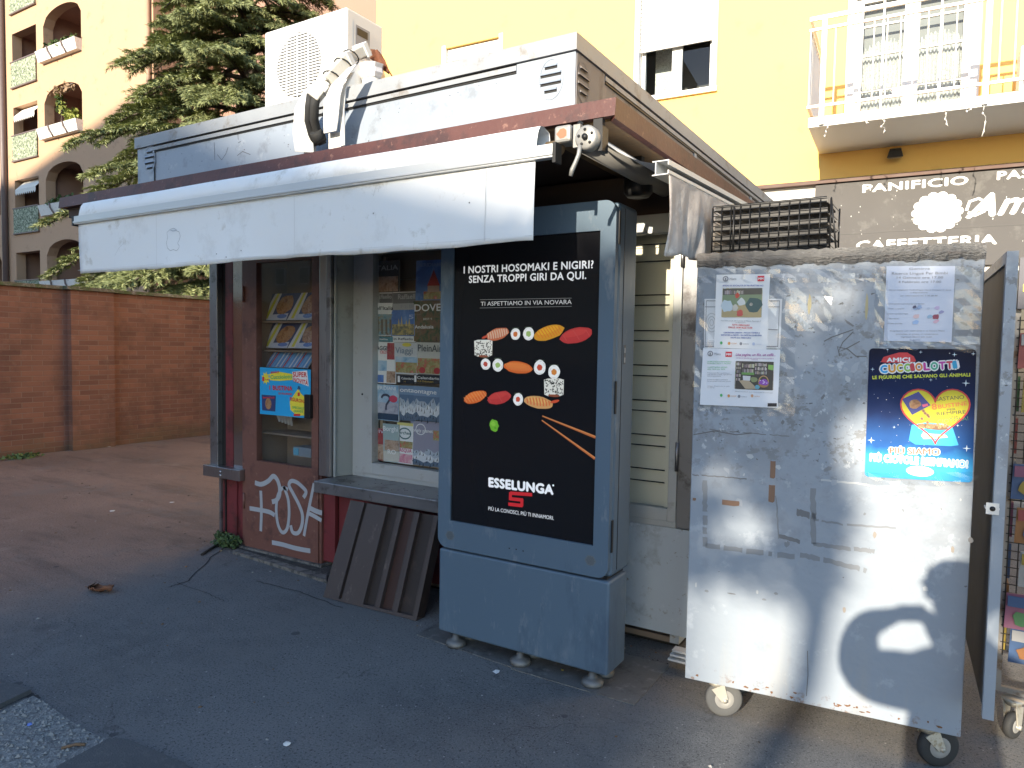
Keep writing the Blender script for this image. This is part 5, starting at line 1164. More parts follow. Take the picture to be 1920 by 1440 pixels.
mb = MB(); q = P(575,850,'y',.15); mb.bbox(q.x-.09,q.x+.10,.10,.22,q.z-.02,q.z+.05,K(.20,.24,.28),.004); mb.box(q.x-.085,q.x-.03,.097,.10,q.z-.01,q.z+.04,K(.10,.32,.45)); tag(mb.build('carton'),'small grey blue carton on the lowest dark door shelf','box')
mb = MB(); random.seed(2)
for i in range(5): q = P(520+i*5,780+i*2,'y',.14); mb.prism([(q.x-.03,.14+.004*i,q.z+.04),(q.x+.02,.14+.004*i,q.z+.05),(q.x+.035,.14+.004*i,q.z-.04),(q.x+.015,.14+.004*i,q.z-.045)],(0,.002,0),K(.45,.45,.46))
tag(mb.build('paper_slips'),'few crumpled pale paper slips below the blue door sign','paper')
# blue sign on the door glass
def door_px(x,y): return cp(x,y)
BP = Plane((0,-.040,0),(1,0,0),(0,0,1)); d = lambda x,y: BP.pixel(*cp(x,y))
sg_ = thing('blue_sign','bright blue sticker offer sign hung on the brown kiosk door','sign',(.66,-.036,1.05))
a0,b1 = d(350,745); a1,b0 = d(660,1068); mb = MB(); mb.bbox(a0,a1,-.039,-.034,b0+.005,b1-.004,K(.02,.36,.72,.35),.001,1); mb.build('board',sg_)
mb = MB(); RDI = K(.62,.03,.03); YLI = K(.80,.68,.05); NV = K(.03,.05,.15); WI = K(.78,.78,.78)
def star(p,r0,r1,m,h,n=9):
    a,b_ = d(*p); mb.poly(BP,[(a+(r0 if i%2 else r1)*math.cos(math.pi*i/n),b_+(r0 if i%2 else r1)*math.sin(math.pi*i/n)) for i in range(2*n)],m,h)
def txt(s_,p0,p1,h,m,dep=.0025,bold=.03): mb.textpx(BP,s_,cp(*p0),cp(*p1),h/3.2727,m,dep,bold)
star((388,815),.030,.05,YLI,.0015); txt('1',(370,832),(378,832),26,RDI); txt('EURO',(386,828),(410,828),9,RDI)
mb.polypx(BP,[cp(*p) for p in ((410,790),(470,775),(552,790),(552,826),(470,832),(415,828))][::-1],YLI,.0015); txt('amici',(420,786),(468,784),16,RDI); txt('Cucciolotti',(418,820),(548,816),24,K(.1,.45,.15))
mb.polypx(BP,[cp(*p) for p in ((550,776),(642,768),(652,866),(556,832))][::-1],WI,.0015); txt('SUPER',(556,806),(640,808),30,RDI); txt('NOVITÀ',(558,836),(646,858),28,RDI)
txt('&',(584,884),(602,884),22,NV); txt('1 BUSTINA',(412,886),(552,892),28,RDI); txt('DI FIGURINE',(468,914),(548,918),11,RDI)
mb.polypx(BP,[cp(*p) for p in ((588,880),(560,918),(535,960),(540,1010),(580,1045),(628,1045),(640,990),(632,935),(604,910))][::-1],YLI,.0013)
txt('1',(587,924),(595,924),22,RDI); txt('FIGURONA',(536,952),(634,970),22,RDI); txt('SPECIALE',(552,1000),(622,1008),14,K(.1,.4,.1)); txt('GRANDE',(560,1024),(618,1026),14,K(.1,.4,.1))
mb.polypx(BP,[cp(*p) for p in ((362,916),(450,922),(446,1020),(366,1012))][::-1],NV,.0013); a,b_ = d(404,972); mb.ell(BP,a,b_,.034,.042,PUP,.002); txt('amici',(372,938),(440,940),12,RDI)
mb.polypx(BP,[cp(*p) for p in ((560,1034),(600,1034),(600,1048),(560,1048))][::-1],RDI,.0022)
mb.build('print',sg_)
# ================================================================ ROLLING NOTICE CART
CA = R(5.758); CT = Vector((math.cos(CA),math.sin(CA),0)); CN = Vector((math.sin(CA),-math.cos(CA),0)); CO = Vector((4.087,-.493,0))
def cw(s,n,z): return CO + CT*s + CN*n + Vector((0,0,z))
def cbox(mb,s0,s1,n0,n1,z0,z1,m):
    lo = [cw(s0,n1,z0),cw(s1,n1,z0),cw(s1,n0,z0),cw(s0,n0,z0)]; hi = [p+Vector((0,0,z1-z0)) for p in lo]; return mb.hexa(lo,hi,m)
def cart_material():
    m = mat('worn_grey_cart_paint', (.275,.315,.365), .40, var=.05, vs=1.5, bump=.5, bs=4.5, dirt=[((.23,.26,.30), .20, 3.0), ((.36,.40,.45), .10, 7)])
    t = m.node_tree; L = t.links; b = t.nodes['Principled BSDF']; src = b.inputs['Base Color'].links[0].from_socket
    tc = t.nodes.new('ShaderNodeTexCoord'); sp = t.nodes.new('ShaderNodeSeparateXYZ'); L.new(tc.outputs['Object'], sp.inputs[0])
    def noise(sc,stretch,d=8,ro=.7):
        mp = t.nodes.new('ShaderNodeMapping'); mp.inputs['Scale'].default_value = stretch; L.new(tc.outputs['Object'],mp.inputs[0])
        n = t.nodes.new('ShaderNodeTexNoise'); n.inputs['Scale'].default_value = sc; n.inputs['Detail'].default_value = d; n.inputs['Roughness'].default_value = ro; L.new(mp.outputs[0],n.inputs['Vector']); return n.outputs[0]
    def rng(f,a,c,k):
        r = t.nodes.new('ShaderNodeMapRange'); r.inputs['From Min'].default_value=a; r.inputs['From Max'].default_value=c; r.inputs['To Max'].default_value=k; L.new(f,r.inputs[0]); return r.outputs[0]
    def mul(a,c):
        x = t.nodes.new('ShaderNodeMath'); x.operation='MULTIPLY'; L.new(a,x.inputs[0]); L.new(c,x.inputs[1]); return x.outputs[0]
    def mix(f,a,c):
        x = t.nodes.new('ShaderNodeMix'); x.data_type='RGBA'; L.new(f,x.inputs[0]); L.new(a,x.inputs[6]); x.inputs[7].default_value=(*c,1); return x.outputs[2]
    up = rng(sp.outputs[2],.95,1.25,1.0)      # glue and tape residue sits where bills were posted
    c = mix(mul(rng(noise(7,(1,1,.7)),.50,.56,.55),up), src, (.20,.215,.235)); c = mix(mul(rng(noise(13,(1,1,1.2)),.58,.61,.85),up), c, (.17,.18,.19)); c = mix(mul(rng(noise(18,(1,1,.8)),.60,.63,.8),up), c, (.50,.53,.56))
    c = mix(mul(rng(noise(30,(1,1,2)),.64,.66,.9),up), c, (.05,.05,.05))
    dn = rng(sp.outputs[2],.6,.1,1.0)
    c = mix(mul(rng(noise(6,(1,1,.12)),.55,.75,.5),dn), c, (.42,.36,.27))
    low = rng(sp.outputs[2],.24,.15,1.0); c = mix(mul(rng(noise(26,(1,1,1)),.56,.62,.8),low), c, (.17,.09,.045))
    L.new(c,b.inputs['Base Color']); return m
M_CART = cart_material()
M_TAPEB = mat('black_peeling_tape', (.020,.020,.023), .35, var=.3, vs=12, stretch=(1,1,3), dirt=[((.11,.115,.13), .10, 16), ((.05,.03,.025), .06, 6)], bump=.25, bs=50)
M_RUST = mat('rust', (.16,.08,.04), .9, var=.4, vs=40)
cart = thing('rolling_cart','tall grey wheeled sheet metal cart covered with notices and tape remains','cart',CO,CA)
CTOP = 2.0
mb = MB(); S0,S1 = -.145,.888
cbox(mb,S0,S1,.02,.06,.158,1.952,M_CART); cbox(mb,S0,S0+.02,-.10,.02,.158,CTOP-.004,M_CART); cbox(mb,S1-.02,S1,-.10,.02,.158,CTOP-.004,M_CART)
cbox(mb,S0+.02,S1-.02,-.10,.02,.158,.178,M_CART); cbox(mb,S0+.02,S1-.02,-.10,-.085,.178,CTOP,M_CART)
mb.build('panel',cart,bevel=.003)
# rust and dents on the sheet's edge
CP = Plane(cw(0,.06,0),CT,(0,0,1))
mb = MB(); 
n = 70; vs = []
for i in range(n+1):
    s = S0-.002+(S1-S0+.004)*i/n; jt = .002*math.sin(i*1.7)+.0015*math.sin(i*4.1); jb = .005*math.sin(i*.9)+.003*math.sin(i*3.3)
    vs += [cw(s,.0635+.0008*math.sin(i*2.2),1.948+jb),cw(s,.0645,1.975),cw(s,.062,2.008+jt),cw(s,-.03,2.006)]
mb.add(vs,[(i*4+j,(i+1)*4+j,(i+1)*4+j+1,i*4+j+1) for i in range(n) for j in range(3)],M_TAPEB)
mb.build('top_tape',cart)
# marks, tape frames, stuck labels
mb = MB(); random.seed(31); TP = K(.20,.215,.235); TPD = K(.15,.155,.165); TPL = K(.44,.46,.47); BRN = K(.20,.115,.075); TAN = K(.26,.23,.20)
def tape(pts,w_,m,h=.0006,jag=11):
    q = [CP.pixel(*p) for p in pts]; out = []
    for a,b_ in zip(q,q[1:]):
        for i in range(jag): t = i/jag; out.append((a[0]+(b_[0]-a[0])*t+random.uniform(-.002,.002),a[1]+(b_[1]-a[1])*t+random.uniform(-.002,.002)))
    out.append(q[-1]); k = len(out)
    A_ = []
    for i in range(k):
        a,b_ = Vector(out[max(i-1,0)]),Vector(out[min(i+1,k-1)]); t_ = (b_-a).normalized(); n_ = Vector((-t_.y,t_.x)); c = Vector(out[i])
        A_.append((c+n_*w_*random.uniform(.35,.55),c-n_*w_*random.uniform(.35,.55)))
    vs = [CP.pt(q.x,q.y,h) for pr in A_ for q in pr]; mb.add(vs,[(2*i+1,2*i+3,2*i+2,2*i) for i in range(k-1) if random.random() > .10],m)
tape([(1322,895),(1322,960),(1322,1025)],.022,TP); tape([(1322,1022),(1400,1033),(1490,1044)],.024,TP); tape([(1455,930),(1460,1010)],.006,TP)
tape([(1524,915),(1526,1020)],.022,TP); tape([(1524,1020),(1580,1027),(1640,1034)],.018,TP); tape([(1500,1040),(1560,1053),(1625,1070)],.022,TP); tape([(1526,975),(1580,983),(1680,990)],.009,TP); tape([(1490,960),(1530,968)],.03,TPD); tape([(1460,1005),(1500,1016)],.018,TPD)
tape([(1540,900),(1620,908),(1680,920)],.008,TPL); tape([(1295,890),(1340,893),(1400,898)],.006,TPD); tape([(1330,805),(1400,812),(1480,818)],.004,TPD)
for p,w_,h_,m in (((1370,943),.07,.022,BRN),((1449,880),.020,.07,BRN),((1447,925),.024,.07,BRN),((1640,1003),.012,.024,TAN),((1583,1143),.010,.022,TAN),((1786,1030),.010,.026,TAN),((1302,936),.014,.012,BRN),((1518,570),.012,.07,K(.42,.36,.20)),((1625,575),.010,.09,K(.42,.36,.20)),((1305,1097),.006,.02,TPL),((1420,1110),.008,.016,TPL),((1325,1108),.016,.010,TP),((1372,1113),.03,.005,TPD),((1455,1113),.014,.01,TP),((1433,1124),.016,.008,TP)):
    a,b_ = CP.pixel(*p); k_ = 7
    pts = [(a+w_/2*math.cos(t)*random.uniform(.8,1.2)*1.1, b_+h_/2*math.sin(t)*random.uniform(.8,1.2)*1.1) for t in [R(45+90*i/3.0) for i in range(12)]] if m is not BRN else [(a-w_/2,b_-h_/2),(a+w_*.2,b_-h_*.55),(a+w_/2,b_-h_/2+.003),(a+w_*.52,b_+h_*.1),(a+w_/2,b_+h_/2),(a-w_*.1,b_+h_*.48),(a-w_/2,b_+h_*.5)]
    mb.poly(CP,pts,m,.0012)
for i in range(190):
    px,py = random.uniform(1300,1825),random.uniform(500,1120)
    if py > 900 and random.random() < .6: continue
    a,b_ = CP.pixel(px,py); s = random.choice((.004,.006,.01,.016)); mb.ell(CP,a,b_,s*random.uniform(.5,1.4),s*random.uniform(.3,1),random.choice((TP,TP,TPD,TPL,TPL,K(.33,.36,.40))),.0004+.000002*i,random.uniform(0,3),random.choice((5,6,7)),.45)
SG = K(.12,.12,.125)
for st_ in ([(1545,640),(1560,632),(1580,625),(1600,618)],[(1600,622),(1580,642),(1572,660),(1590,652),(1612,640)],[(1575,668),(1570,650),(1590,655),(1605,668),(1625,668)],[(1300,815),(1340,808),(1380,815),(1410,812)],[(1536,850),(1537,853)],[(1418,860),(1421,862)]): mb.strokepx(CP,st_,.004,SG,.0016)
for i in range(22):
    t = random.random(); a,b_ = CP.pixel(1290+520*t,1270+110*t-random.uniform(2,14)); mb.ell(CP,a,b_,random.uniform(.003,.012),random.uniform(.002,.006),M_RUST,.001,0,7,.4)
mb.strokepx(CP,[(1514,1220),(1515,1265),(1512,1305)],.003,SG,.001)
mb.build('tape_marks',cart)
# wrinkled clear tape over the bill area
M_TAPE = glass('clear_tape',(.93,.94,.95),1.6,.12)
mb = MB(); random.seed(8)
for px0,py0,px1,py1 in ((1310,505,1660,530),(1300,520,1340,770),(1440,520,1490,780),(1640,500,1665,650),(1790,500,1838,660),(1310,755,1480,775),(1640,640,1830,655),(1615,885,1830,910),(1480,540,1560,620)):
    nx_,ny_ = max(3,int((px1-px0)/14)),max(3,int((py1-py0)/14)); vs = []
    for i in range(nx_+1):
        for j in range(ny_+1):
            a,b_ = CP.pixel(px0+(px1-px0)*i/nx_,py0+(py1-py0)*j/ny_); vs.append(CP.pt(a+random.uniform(-.004,.004),b_+random.uniform(-.004,.004),.003+random.uniform(0,.005)))
    mb.add(vs,[(i*(ny_+1)+j,(i+1)*(ny_+1)+j,(i+1)*(ny_+1)+j+1,i*(ny_+1)+j+1) for i in range(nx_) for j in range(ny_)],M_TAPE)
mb.build('clear_tape',cart)
# castors
M_FORK = mat('zinc_fork',(.50,.47,.40),.5,.5,var=.12,dirt=((.3,.24,.16),.2,20)); M_TYRE = mat('grey_rubber_tyre',(.10,.10,.098),.85,var=.2); M_TYREB = mat('black_rubber_tyre',(.03,.03,.03),.8,var=.2)
def castor(parent, c, ax, r, w_, zt, tyre, off):
    """swivel castor: plate, fork, wheel with tyre and rim; c = wheel centre, off = swivel offset"""
    c = Vector(c); ax = Vector(ax).normalized(); o = Vector(off)
    f = MB(); top = c+o; f.lathe([(.042,0),(.042,.006)],(top.x,top.y,zt-.006),(0,0,1),M_FORK,14); f.lathe([(.028,0),(.034,.012),(.034,.02)],(top.x,top.y,zt-.026),(0,0,1),M_FORK,14)
    for sgn in (-1,1):
        a = top+ax*sgn*(w_/2+.010); a.z = zt-.022; b_ = c+ax*sgn*(w_/2+.010)
        d = (b_-a).normalized(); sdv = d.cross(ax).normalized()
        f.hexa([b_-sdv*.014-ax*.0025,b_+sdv*.014-ax*.0025,b_+sdv*.014+ax*.0025,b_-sdv*.014+ax*.0025],[a-sdv*.03-ax*.0025,a+sdv*.03-ax*.0025,a+sdv*.03+ax*.0025,a-sdv*.03+ax*.0025],M_FORK)
    f.lathe([(.010,-w_/2-.018),(.010,w_/2+.018)],c,ax,M_FORK,10)
    fk = f.build('castor_fork',parent)
    wv = MB(); wv.lathe([(r*.62,-w_/2),(r*.9,-w_/2),(r,-w_/2+.006),(r,w_/2-.006),(r*.9,w_/2),(r*.62,w_/2)],c,ax,tyre,28); t_ = wv.build('wheel',parent)
    rm = MB(); rm.lathe([(r*.25,-w_/2-.003),(r*.3,-w_/2-.006),(r*.6,-w_/2+.002),(r*.63,-w_/2+.004),(r*.63,w_/2-.004),(r*.6,w_/2-.002),(r*.3,w_/2+.006),(r*.25,w_/2+.003)],c,ax,mat('wheel_rim',(.30,.29,.27),.6,.2,var=.15),22); rm.build('rim',t_)
c1 = P(1352,1310,'z',.078); c2 = P(1765,1406,'z',.078)
castor(cart,(4.10,-.490,.078),(.45,-.89,0),.078,.034,.158,M_TYRE,(-.03,-.008,0)); castor(cart,(4.905,-.408,.078),(.55,-.83,0),.078,.034,.158,M_TYREB,(-.035,-.012,0))
castor(cart,(4.12,-.22,.078),(.9,-.4,0),.078,.034,.158,M_TYRE,(-.01,-.03,0)); castor(cart,(4.90,-.14,.078),(.9,-.4,0),.078,.034,.158,M_TYREB,(-.01,-.03,0))
mb = MB(); cbox(mb,.0,.08,-.34,-.10,.158,.178,M_CART); cbox(mb,.78,.86,-.34,-.10,.158,.178,M_CART); mb.build('rear_foot',cart)
# open side leaf of the cart
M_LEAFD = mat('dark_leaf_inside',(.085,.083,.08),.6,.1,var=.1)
D0,D1 = Vector((5.046,-.60,0)),Vector((4.988,.42,0)); du = (D1-D0).normalized(); dn = Vector((-du.y,du.x,0))   # dn points to -x side
if dn.x > 0: dn = -dn
def dbox(mb,a0,a1,b0,b1,z0,z1,m):
    q = [D0+du*a0+dn*b0,D0+du*a1+dn*b0,D0+du*a1+dn*b1,D0+du*a0+dn*b1]; mb.hexa([p+Vector((0,0,z0)) for p in q],[p+Vector((0,0,z1)) for p in q],m)
mb = MB(); dbox(mb,0,1.02,-.022,.0,.31,1.955,M_CART); dbox(mb,0,.035,.0,.012,.31,1.955,M_CART); dbox(mb,.035,1.0,.0,.012,1.915,1.955,M_CART); dbox(mb,.985,1.02,.0,.012,.31,1.915,M_CART); sl = mb.build('side_leaf',cart,recalc=True)
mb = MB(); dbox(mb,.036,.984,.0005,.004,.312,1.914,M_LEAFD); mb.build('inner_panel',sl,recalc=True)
mb = MB(); dbox(mb,-.004,.04,-.006,.036,1.060,1.066,M_ALUW); dbox(mb,-.006,-.002,-.004,.034,1.043,1.083,M_ALUW); 
hc = D0+du*-.0065+dn*.015+Vector((0,0,1.063)); mb.lathe([(.009,0),(.009,.001)],hc,-du,M_BLACKM,10); mb.build('latch_tab',sl,recalc=True)
# ---- notices
NP = Plane(cw(0,.0615,0),CT,(0,0,1))
def nx(x,y): return (1320+x/5.144, 500+y/5.144)        # from the notice close-up
def sheet(name,lab,cat,corners,lift,base,curl=.004,grp=None):
    """paper sheet taped to the cart, corners in photo order TL TR BR BL"""
    q = [NP.pixel(*c) for c in corners]; t = thing(name,lab,cat,NP.pt(q[3][0],q[3][1],lift),0,grp); mb = MB(); n = 8; vs = []
    for i in range(n+1):
        for j in range(n+1):
            u_,v_ = i/n,j/n; a = (q[0][0]*(1-u_)+q[1][0]*u_)*(1-v_)+(q[3][0]*(1-u_)+q[2][0]*u_)*v_; b_ = (q[0][1]*(1-u_)+q[1][1]*u_)*(1-v_)+(q[3][1]*(1-u_)+q[2][1]*u_)*v_
            vs.append(NP.pt(a,b_,lift+curl*.15*math.sin(u_*5+v_*3)*(u_*(1-u_)*4)))
    mb.add(vs,[(i*(n+1)+j,(i+1)*(n+1)+j,(i+1)*(n+1)+j+1,i*(n+1)+j+1) for i in range(n) for j in range(n)],base)
    o = mb.build('sheet',t,recalc=True); return t
PAPER = mat('office_paper',(.72,.73,.76),.6,var=.03,vs=8); PAPERW = mat('white_paper',(.76,.76,.76),.6,var=.03,vs=6)
BLU = K(.10,.14,.40); RDT = K(.62,.05,.06); GRT = K(.10,.45,.15); GRY = K(.25,.25,.27); PUR = K(.35,.08,.30); LOG = K(.62,.03,.05)
lib1 = pic('photo_library_table',[(.06,.10,.09),(.30,.38,.36),(.50,.40,.22),(.55,.60,.62),(.45,.10,.08)],45); lib2 = pic('photo_library_shelves',[(.05,.04,.04),(.12,.22,.08),(.38,.36,.33),(.28,.20,.14),(.30,.18,.38)],55)
# map sheet behind
t = sheet('map_sheet','white line drawn plan sheet peeking out behind the upper notice','paper',(nx(5,310),nx(755,310),nx(735,790),nx(0,785)),.001,PAPERW)
mb = MB(); q = [nx(25,330),nx(730,330),nx(712,770),nx(12,770)]; mb.strokepx(NP,q,.004,GRY,.0035,closed=True); mb.strokepx(NP,[nx(10,388),nx(732,388)],.003,GRY,.0035); mb.strokepx(NP,[nx(620,605),nx(720,610)],.003,GRY,.0035)
for r_ in (30,60,90): mb.strokepx(NP,[nx(75+r_*.6*math.cos(t_),540+r_*math.sin(t_)) for t_ in [2*math.pi*i/20 for i in range(20)]],.002,K(.4,.4,.4),.0035,closed=True)
for y in (735,750,765): mb.textpx(NP,'arredo piano',nx(20,y),nx(95,y),1.6,GRY,.0036)
mb.build('print',t)
def city_logo(mb,pl,f,p,sz,word):
    a,b_ = pl.pixel(*f(*p)); mb.ell(pl,a,b_,sz,sz,GRY,.0042,0,12); mb.ell(pl,a,b_,sz*.6,sz*.6,WI,.0045,0,12); mb.rect(pl,a-sz*.3,a+sz*.3,b_-sz*.7,b_+sz*.4,GRY,.0048); mb.text(pl,word,a+sz*1.4,b_-sz*.5,sz*2.2,sz*.9,GRY,.0045,.01)
def red_logo(mb,pl,f,p,w_,h_):
    a,b_ = pl.pixel(*f(*p)); mb.rect(pl,a-w_/2,a+w_/2,b_-h_/2,b_+h_/2,LOG,.0042); mb.text(pl,'MM',a-w_*.36,b_-h_*.22,w_*.72,h_*.42,WI,.0046,.04)
def foot_logos(mb,f,pts):
    for (x,y),c,wd in pts:
        a,b_ = NP.pixel(*f(x,y)); mb.ell(NP,a,b_,.0055,.0065,c,.0042,0,12); 
        if wd: mb.text(NP,wd,a+.009,b_-.003,.022,.006,c,.0045,.01)
t = sheet('notice','upper white notice with a photo of craft things on a table and red timetable lines','notice',(nx(122,78),nx(640,72),nx(602,798),nx(97,782)),.0045,PAPERW)
mb = MB(); NP0 = NP; NP = Plane(cw(0,.0615+.003,0),CT,(0,0,1))
mb.polypx(NP,[nx(182,205),nx(568,208),nx(556,490),nx(168,486)][::-1],lib1,.0035)
def books(a0,a1,b0,b1,rows,h):
    for r_ in range(rows):
        z0 = b0+(b1-b0)*r_/rows; z1 = b0+(b1-b0)*(r_+.8)/rows; x = a0
        while x < a1-.003:
            w_ = random.uniform(.002,.006); k_ = random.uniform(.06,.55); mb.rect(NP,x,min(x+w_*.85,a1),z0,z1-random.uniform(0,.25)*(z1-z0),K(k_,k_*random.uniform(.7,1.05),k_*random.uniform(.6,1.0)),h); x += w_
def ln(s_,p0,p1,h,m,b_=.01): mb.textpx(NP,s_,nx(*p0),nx(*p1),h/5.144,m,.0045,b_)
ln('SPAZIO DI SOCIALITÀ DI VIA FRATTINI N.2',(182,190),(572,190),14,BLU,.03)
ln('Il servizio sociale del Comune di Milano, Municipio 7',(165,526),(550,532),13,GRY); ln('vi aspettano',(305,543),(402,545),12,GRY); ln('TUTTI I MERCOLEDÌ',(272,568),(438,573),15,RDT,.03); ln('DALLE 10.00 ALLE 12.00',(238,592),(466,597),15,RDT,.03); ln('con:',(335,612),(368,613),9,GRY)
ln('LABORATORI CREATIVI – PICCOLI COMPITI E',(192,642),(538,645),13,BLU,.03); ln('GIOCHI PER LA MENTE – UN CAFFÈ IN COMPAGNIA',(165,665),(558,670),13,BLU,.03); ln('USCITE SUL TERRITORIO',(258,690),(455,694),13,BLU,.03)
pa,pb = NP.pixel(*nx(175,488)); pc,pd = NP.pixel(*nx(562,206)); hh = pd-pb
mb.rect(NP,pa,pc,pb,pb+hh*.42,K(.42,.33,.17),.0036); mb.rect(NP,pa,pc,pb+hh*.78,pd,K(.10,.09,.07),.0036); mb.rect(NP,pa,pc,pb+hh*.42,pb+hh*.78,K(.20,.26,.15),.0036); books(pa+.004,pa+(pc-pa)*.55,pb+hh*.80,pd-.001,1,.0037)
city_logo(mb,NP,nx,(210,118),.012,'Milano'); red_logo(mb,NP,nx,(550,115),.026,.022)
foot_logos(mb,nx,(((168,735),GRT,''),((243,740),K(.65,.30,.08),'COOP'),((357,743),GRY,'insieme'),((480,745),K(.5,.55,.7),'rete')))
for p,c,r_ in (((228,380),K(.50,.58,.62),.024),((360,340),K(.60,.62,.6),.016),((480,370),K(.05,.10,.10),.030),((322,278),K(.55,.08,.05),.010),((348,450),K(.55,.10,.08),.013),((300,395),K(.55,.52,.45),.012),((455,365),K(.55,.52,.45),.007)): a,b_ = NP.pixel(*nx(*p)); mb.ell(NP,a,b_,r_,r_*1.05,c,.0038,0,12,.2)
mb.build('print',t)
NP = NP0
t = sheet('notice','lower white notice with purple script heading and a photo of shelves with a basket','notice',(nx(-5,785),nx(738,800),nx(712,1362),nx(-38,1330)),.0065,PAPER)
NP = Plane(cw(0,.0615+.005,0),CT,(0,0,1)); mb = MB()
pa,pb = NP.pixel(*nx(302,1178)); pc,pd = NP.pixel(*nx(672,918)); hh = pd-pb
mb.polypx(NP,[nx(305,912),nx(675,920),nx(668,1190),nx(295,1176)][::-1],lib2,.0035)
mb.rect(NP,pa,pc,pb,pd,K(.05,.045,.04),.0036); books(pa+.002,pa+(pc-pa)*.14,pb+hh*.3,pd-.002,5,.00365); books(pa+(pc-pa)*.17,pa+(pc-pa)*.5,pb+hh*.6,pd-.006,2,.00365); books(pa+(pc-pa)*.52,pa+(pc-pa)*.84,pb+hh*.55,pd-.003,3,.00365); mb.rect(NP,pa+(pc-pa)*.16,pa+(pc-pa)*.5,pb+hh*.52,pb+hh*.6,K(.14,.30,.08),.00365)
a,b_ = NP.pixel(*nx(575,1115)); mb.ell(NP,a,b_-.006,.021,.016,K(.30,.17,.07),.0038,0,14); mb.ell(NP,a,b_,.020,.012,K(.22,.06,.40),.004,0,12,.2); mb.stroke(NP,[(a+.019*math.cos(t_),b_+.026*math.sin(t_)) for t_ in [math.pi*i/12 for i in range(13)]],.004,K(.42,.26,.12),.0041)
for i in range(7): mb.ell(NP,a+random.uniform(-.014,.014),b_+random.uniform(-.006,.008),.003,.002,K(.6,.5,.75),.0043,0,6)
mb.poly(NP,[NP.pixel(*nx(*p)) for p in ((340,1100),(420,1085),(520,1180),(400,1178))],K(.42,.33,.22),.0037); mb.polypx(NP,[nx(*p) for p in ((375,1050),(450,1055),(445,1100),(378,1095))][::-1],K(.6,.6,.62),.0039); a,b_=NP.pixel(*nx(515,1160)); mb.ell(NP,a,b_,.010,.009,K(.12,.35,.45),.004,0,9,.2); a,b_=NP.pixel(*nx(480,1090)); mb.ell(NP,a,b_,.014,.012,K(.22,.26,.12),.004,0,9,.2)
mb.polypx(NP,[nx(*p) for p in ((622,945),(672,950),(668,1000),(620,990))][::-1],K(.22,.42,.10),.0037)
mb.textpx(NP,'Una pagina, un filo, un caffè...',nx(308,860),nx(690,862),26/5.144,PUR,.0045,.015,.35)
ln('Un libro, un gomitolo, per chiacchierare insieme e scambiarsi',(315,885),(672,892),12,PUR); ln('esperienze',(460,900),(522,902),10,PUR)
for i,(s_,x1) in enumerate((('LA BIBLIOTECA CONDOMINIALE',265),('DI VIA FRATTINI N. 7 – MILANO',258))): ln(s_,(35,920+i*18),(x1,922+i*18),12,GRT)
for i,(s_,x1) in enumerate((('VI ASPETTIAMO IL GIOVEDÌ',225),('dalle 16.00 alle 18.00',205))): ln(s_,(35,975+i*18),(x1,976+i*18),12,GRT)
for y,s_,x1 in ((1028,'Prenotazione libri e prestito per',250),(1043,'tutti, bambini e adulti, ogni giovedì',268),(1058,'anche su appuntamento',165),(1092,'Corso di maglia e uncinetto',232),(1108,'Per principianti e non solo, gratuito',262),(1155,'Gruppo di lettura con tè caldo',248),(1170,'e un buon libro',105)): ln(s_,(35,y),(x1,y+2),10,GRY)
ln('Biblioteca condominiale, spazio comune al piano terra, via Frattini',(300,1205),(662,1222),10,GRY); city_logo(mb,NP,nx,(62,838),.012,'Milano'); red_logo(mb,NP,nx,(240,845),.026,.022)
foot_logos(mb,nx,(((168,1240),GRT,''),((240,1245),K(.65,.30,.08),'COOP'),((340,1250),GRY,'insieme'),((465,1245),K(.65,.35,.2),'onlus')))
for i in range(5): a,b_ = NP.pixel(*nx(625+i*17,1332)); mb.rect(NP,a-.004,a+.004,b_-.007,b_+.007,B_K,.0045)
mb.build('print',t); NP = NP0
t = sheet('notice','pale blue typed notice with small cartoon children in the top right corner of the cart','notice',((1662,499),(1791,499),(1784,642),(1657,639)),.002,mat('pale_blue_paper',(.60,.64,.74),.5,var=.04,vs=6))
mb = MB()
def l2(s_,p0,p1,h,m=GRY): mb.textpx(NP,s_,(1600+p0[0]/3.273,480+p0[1]/3.273),(1600+p1[0]/3.273,480+p1[1]/3.273),h/3.273,m,.004,.01)
l2('Genova',(342,85),(470,83),13); l2('Ricerca Lingue Per Bimbi',(236,115),(578,112),16); l2('14 Gennaio ore 17.00',(266,140),(550,138),14); l2('4 Febbraio ore 17.00',(275,166),(538,165),14)
l2('Siamo insegnanti madrelingua che si trovano in zona',(218,212),(600,212),8); l2('a disposizione',(350,228),(455,228),8); l2('per informazioni tel. 3 30 30 30',(290,248),(515,247),8)
for y,s_,x1 in ((297,'Conversazione in piccoli gruppi per bambini',435),(327,'Giochi e canzoni',310),(358,'Letture e merenda in lingua',335),(388,'Laboratori',280),(418,'Prime parole',298)): l2(s_,(210,y),(x1,y),8)
l2('Vi aspettiamo con i vostri bimbi in via Novara Milano',(222,463),(560,463),9); l2('prenotate un posto, vi richiamiamo',(262,483),(520,483),9); l2('ingresso libero per tutti',(292,500),(480,500),9); l2('da gennaio',(345,518),(410,518),8)
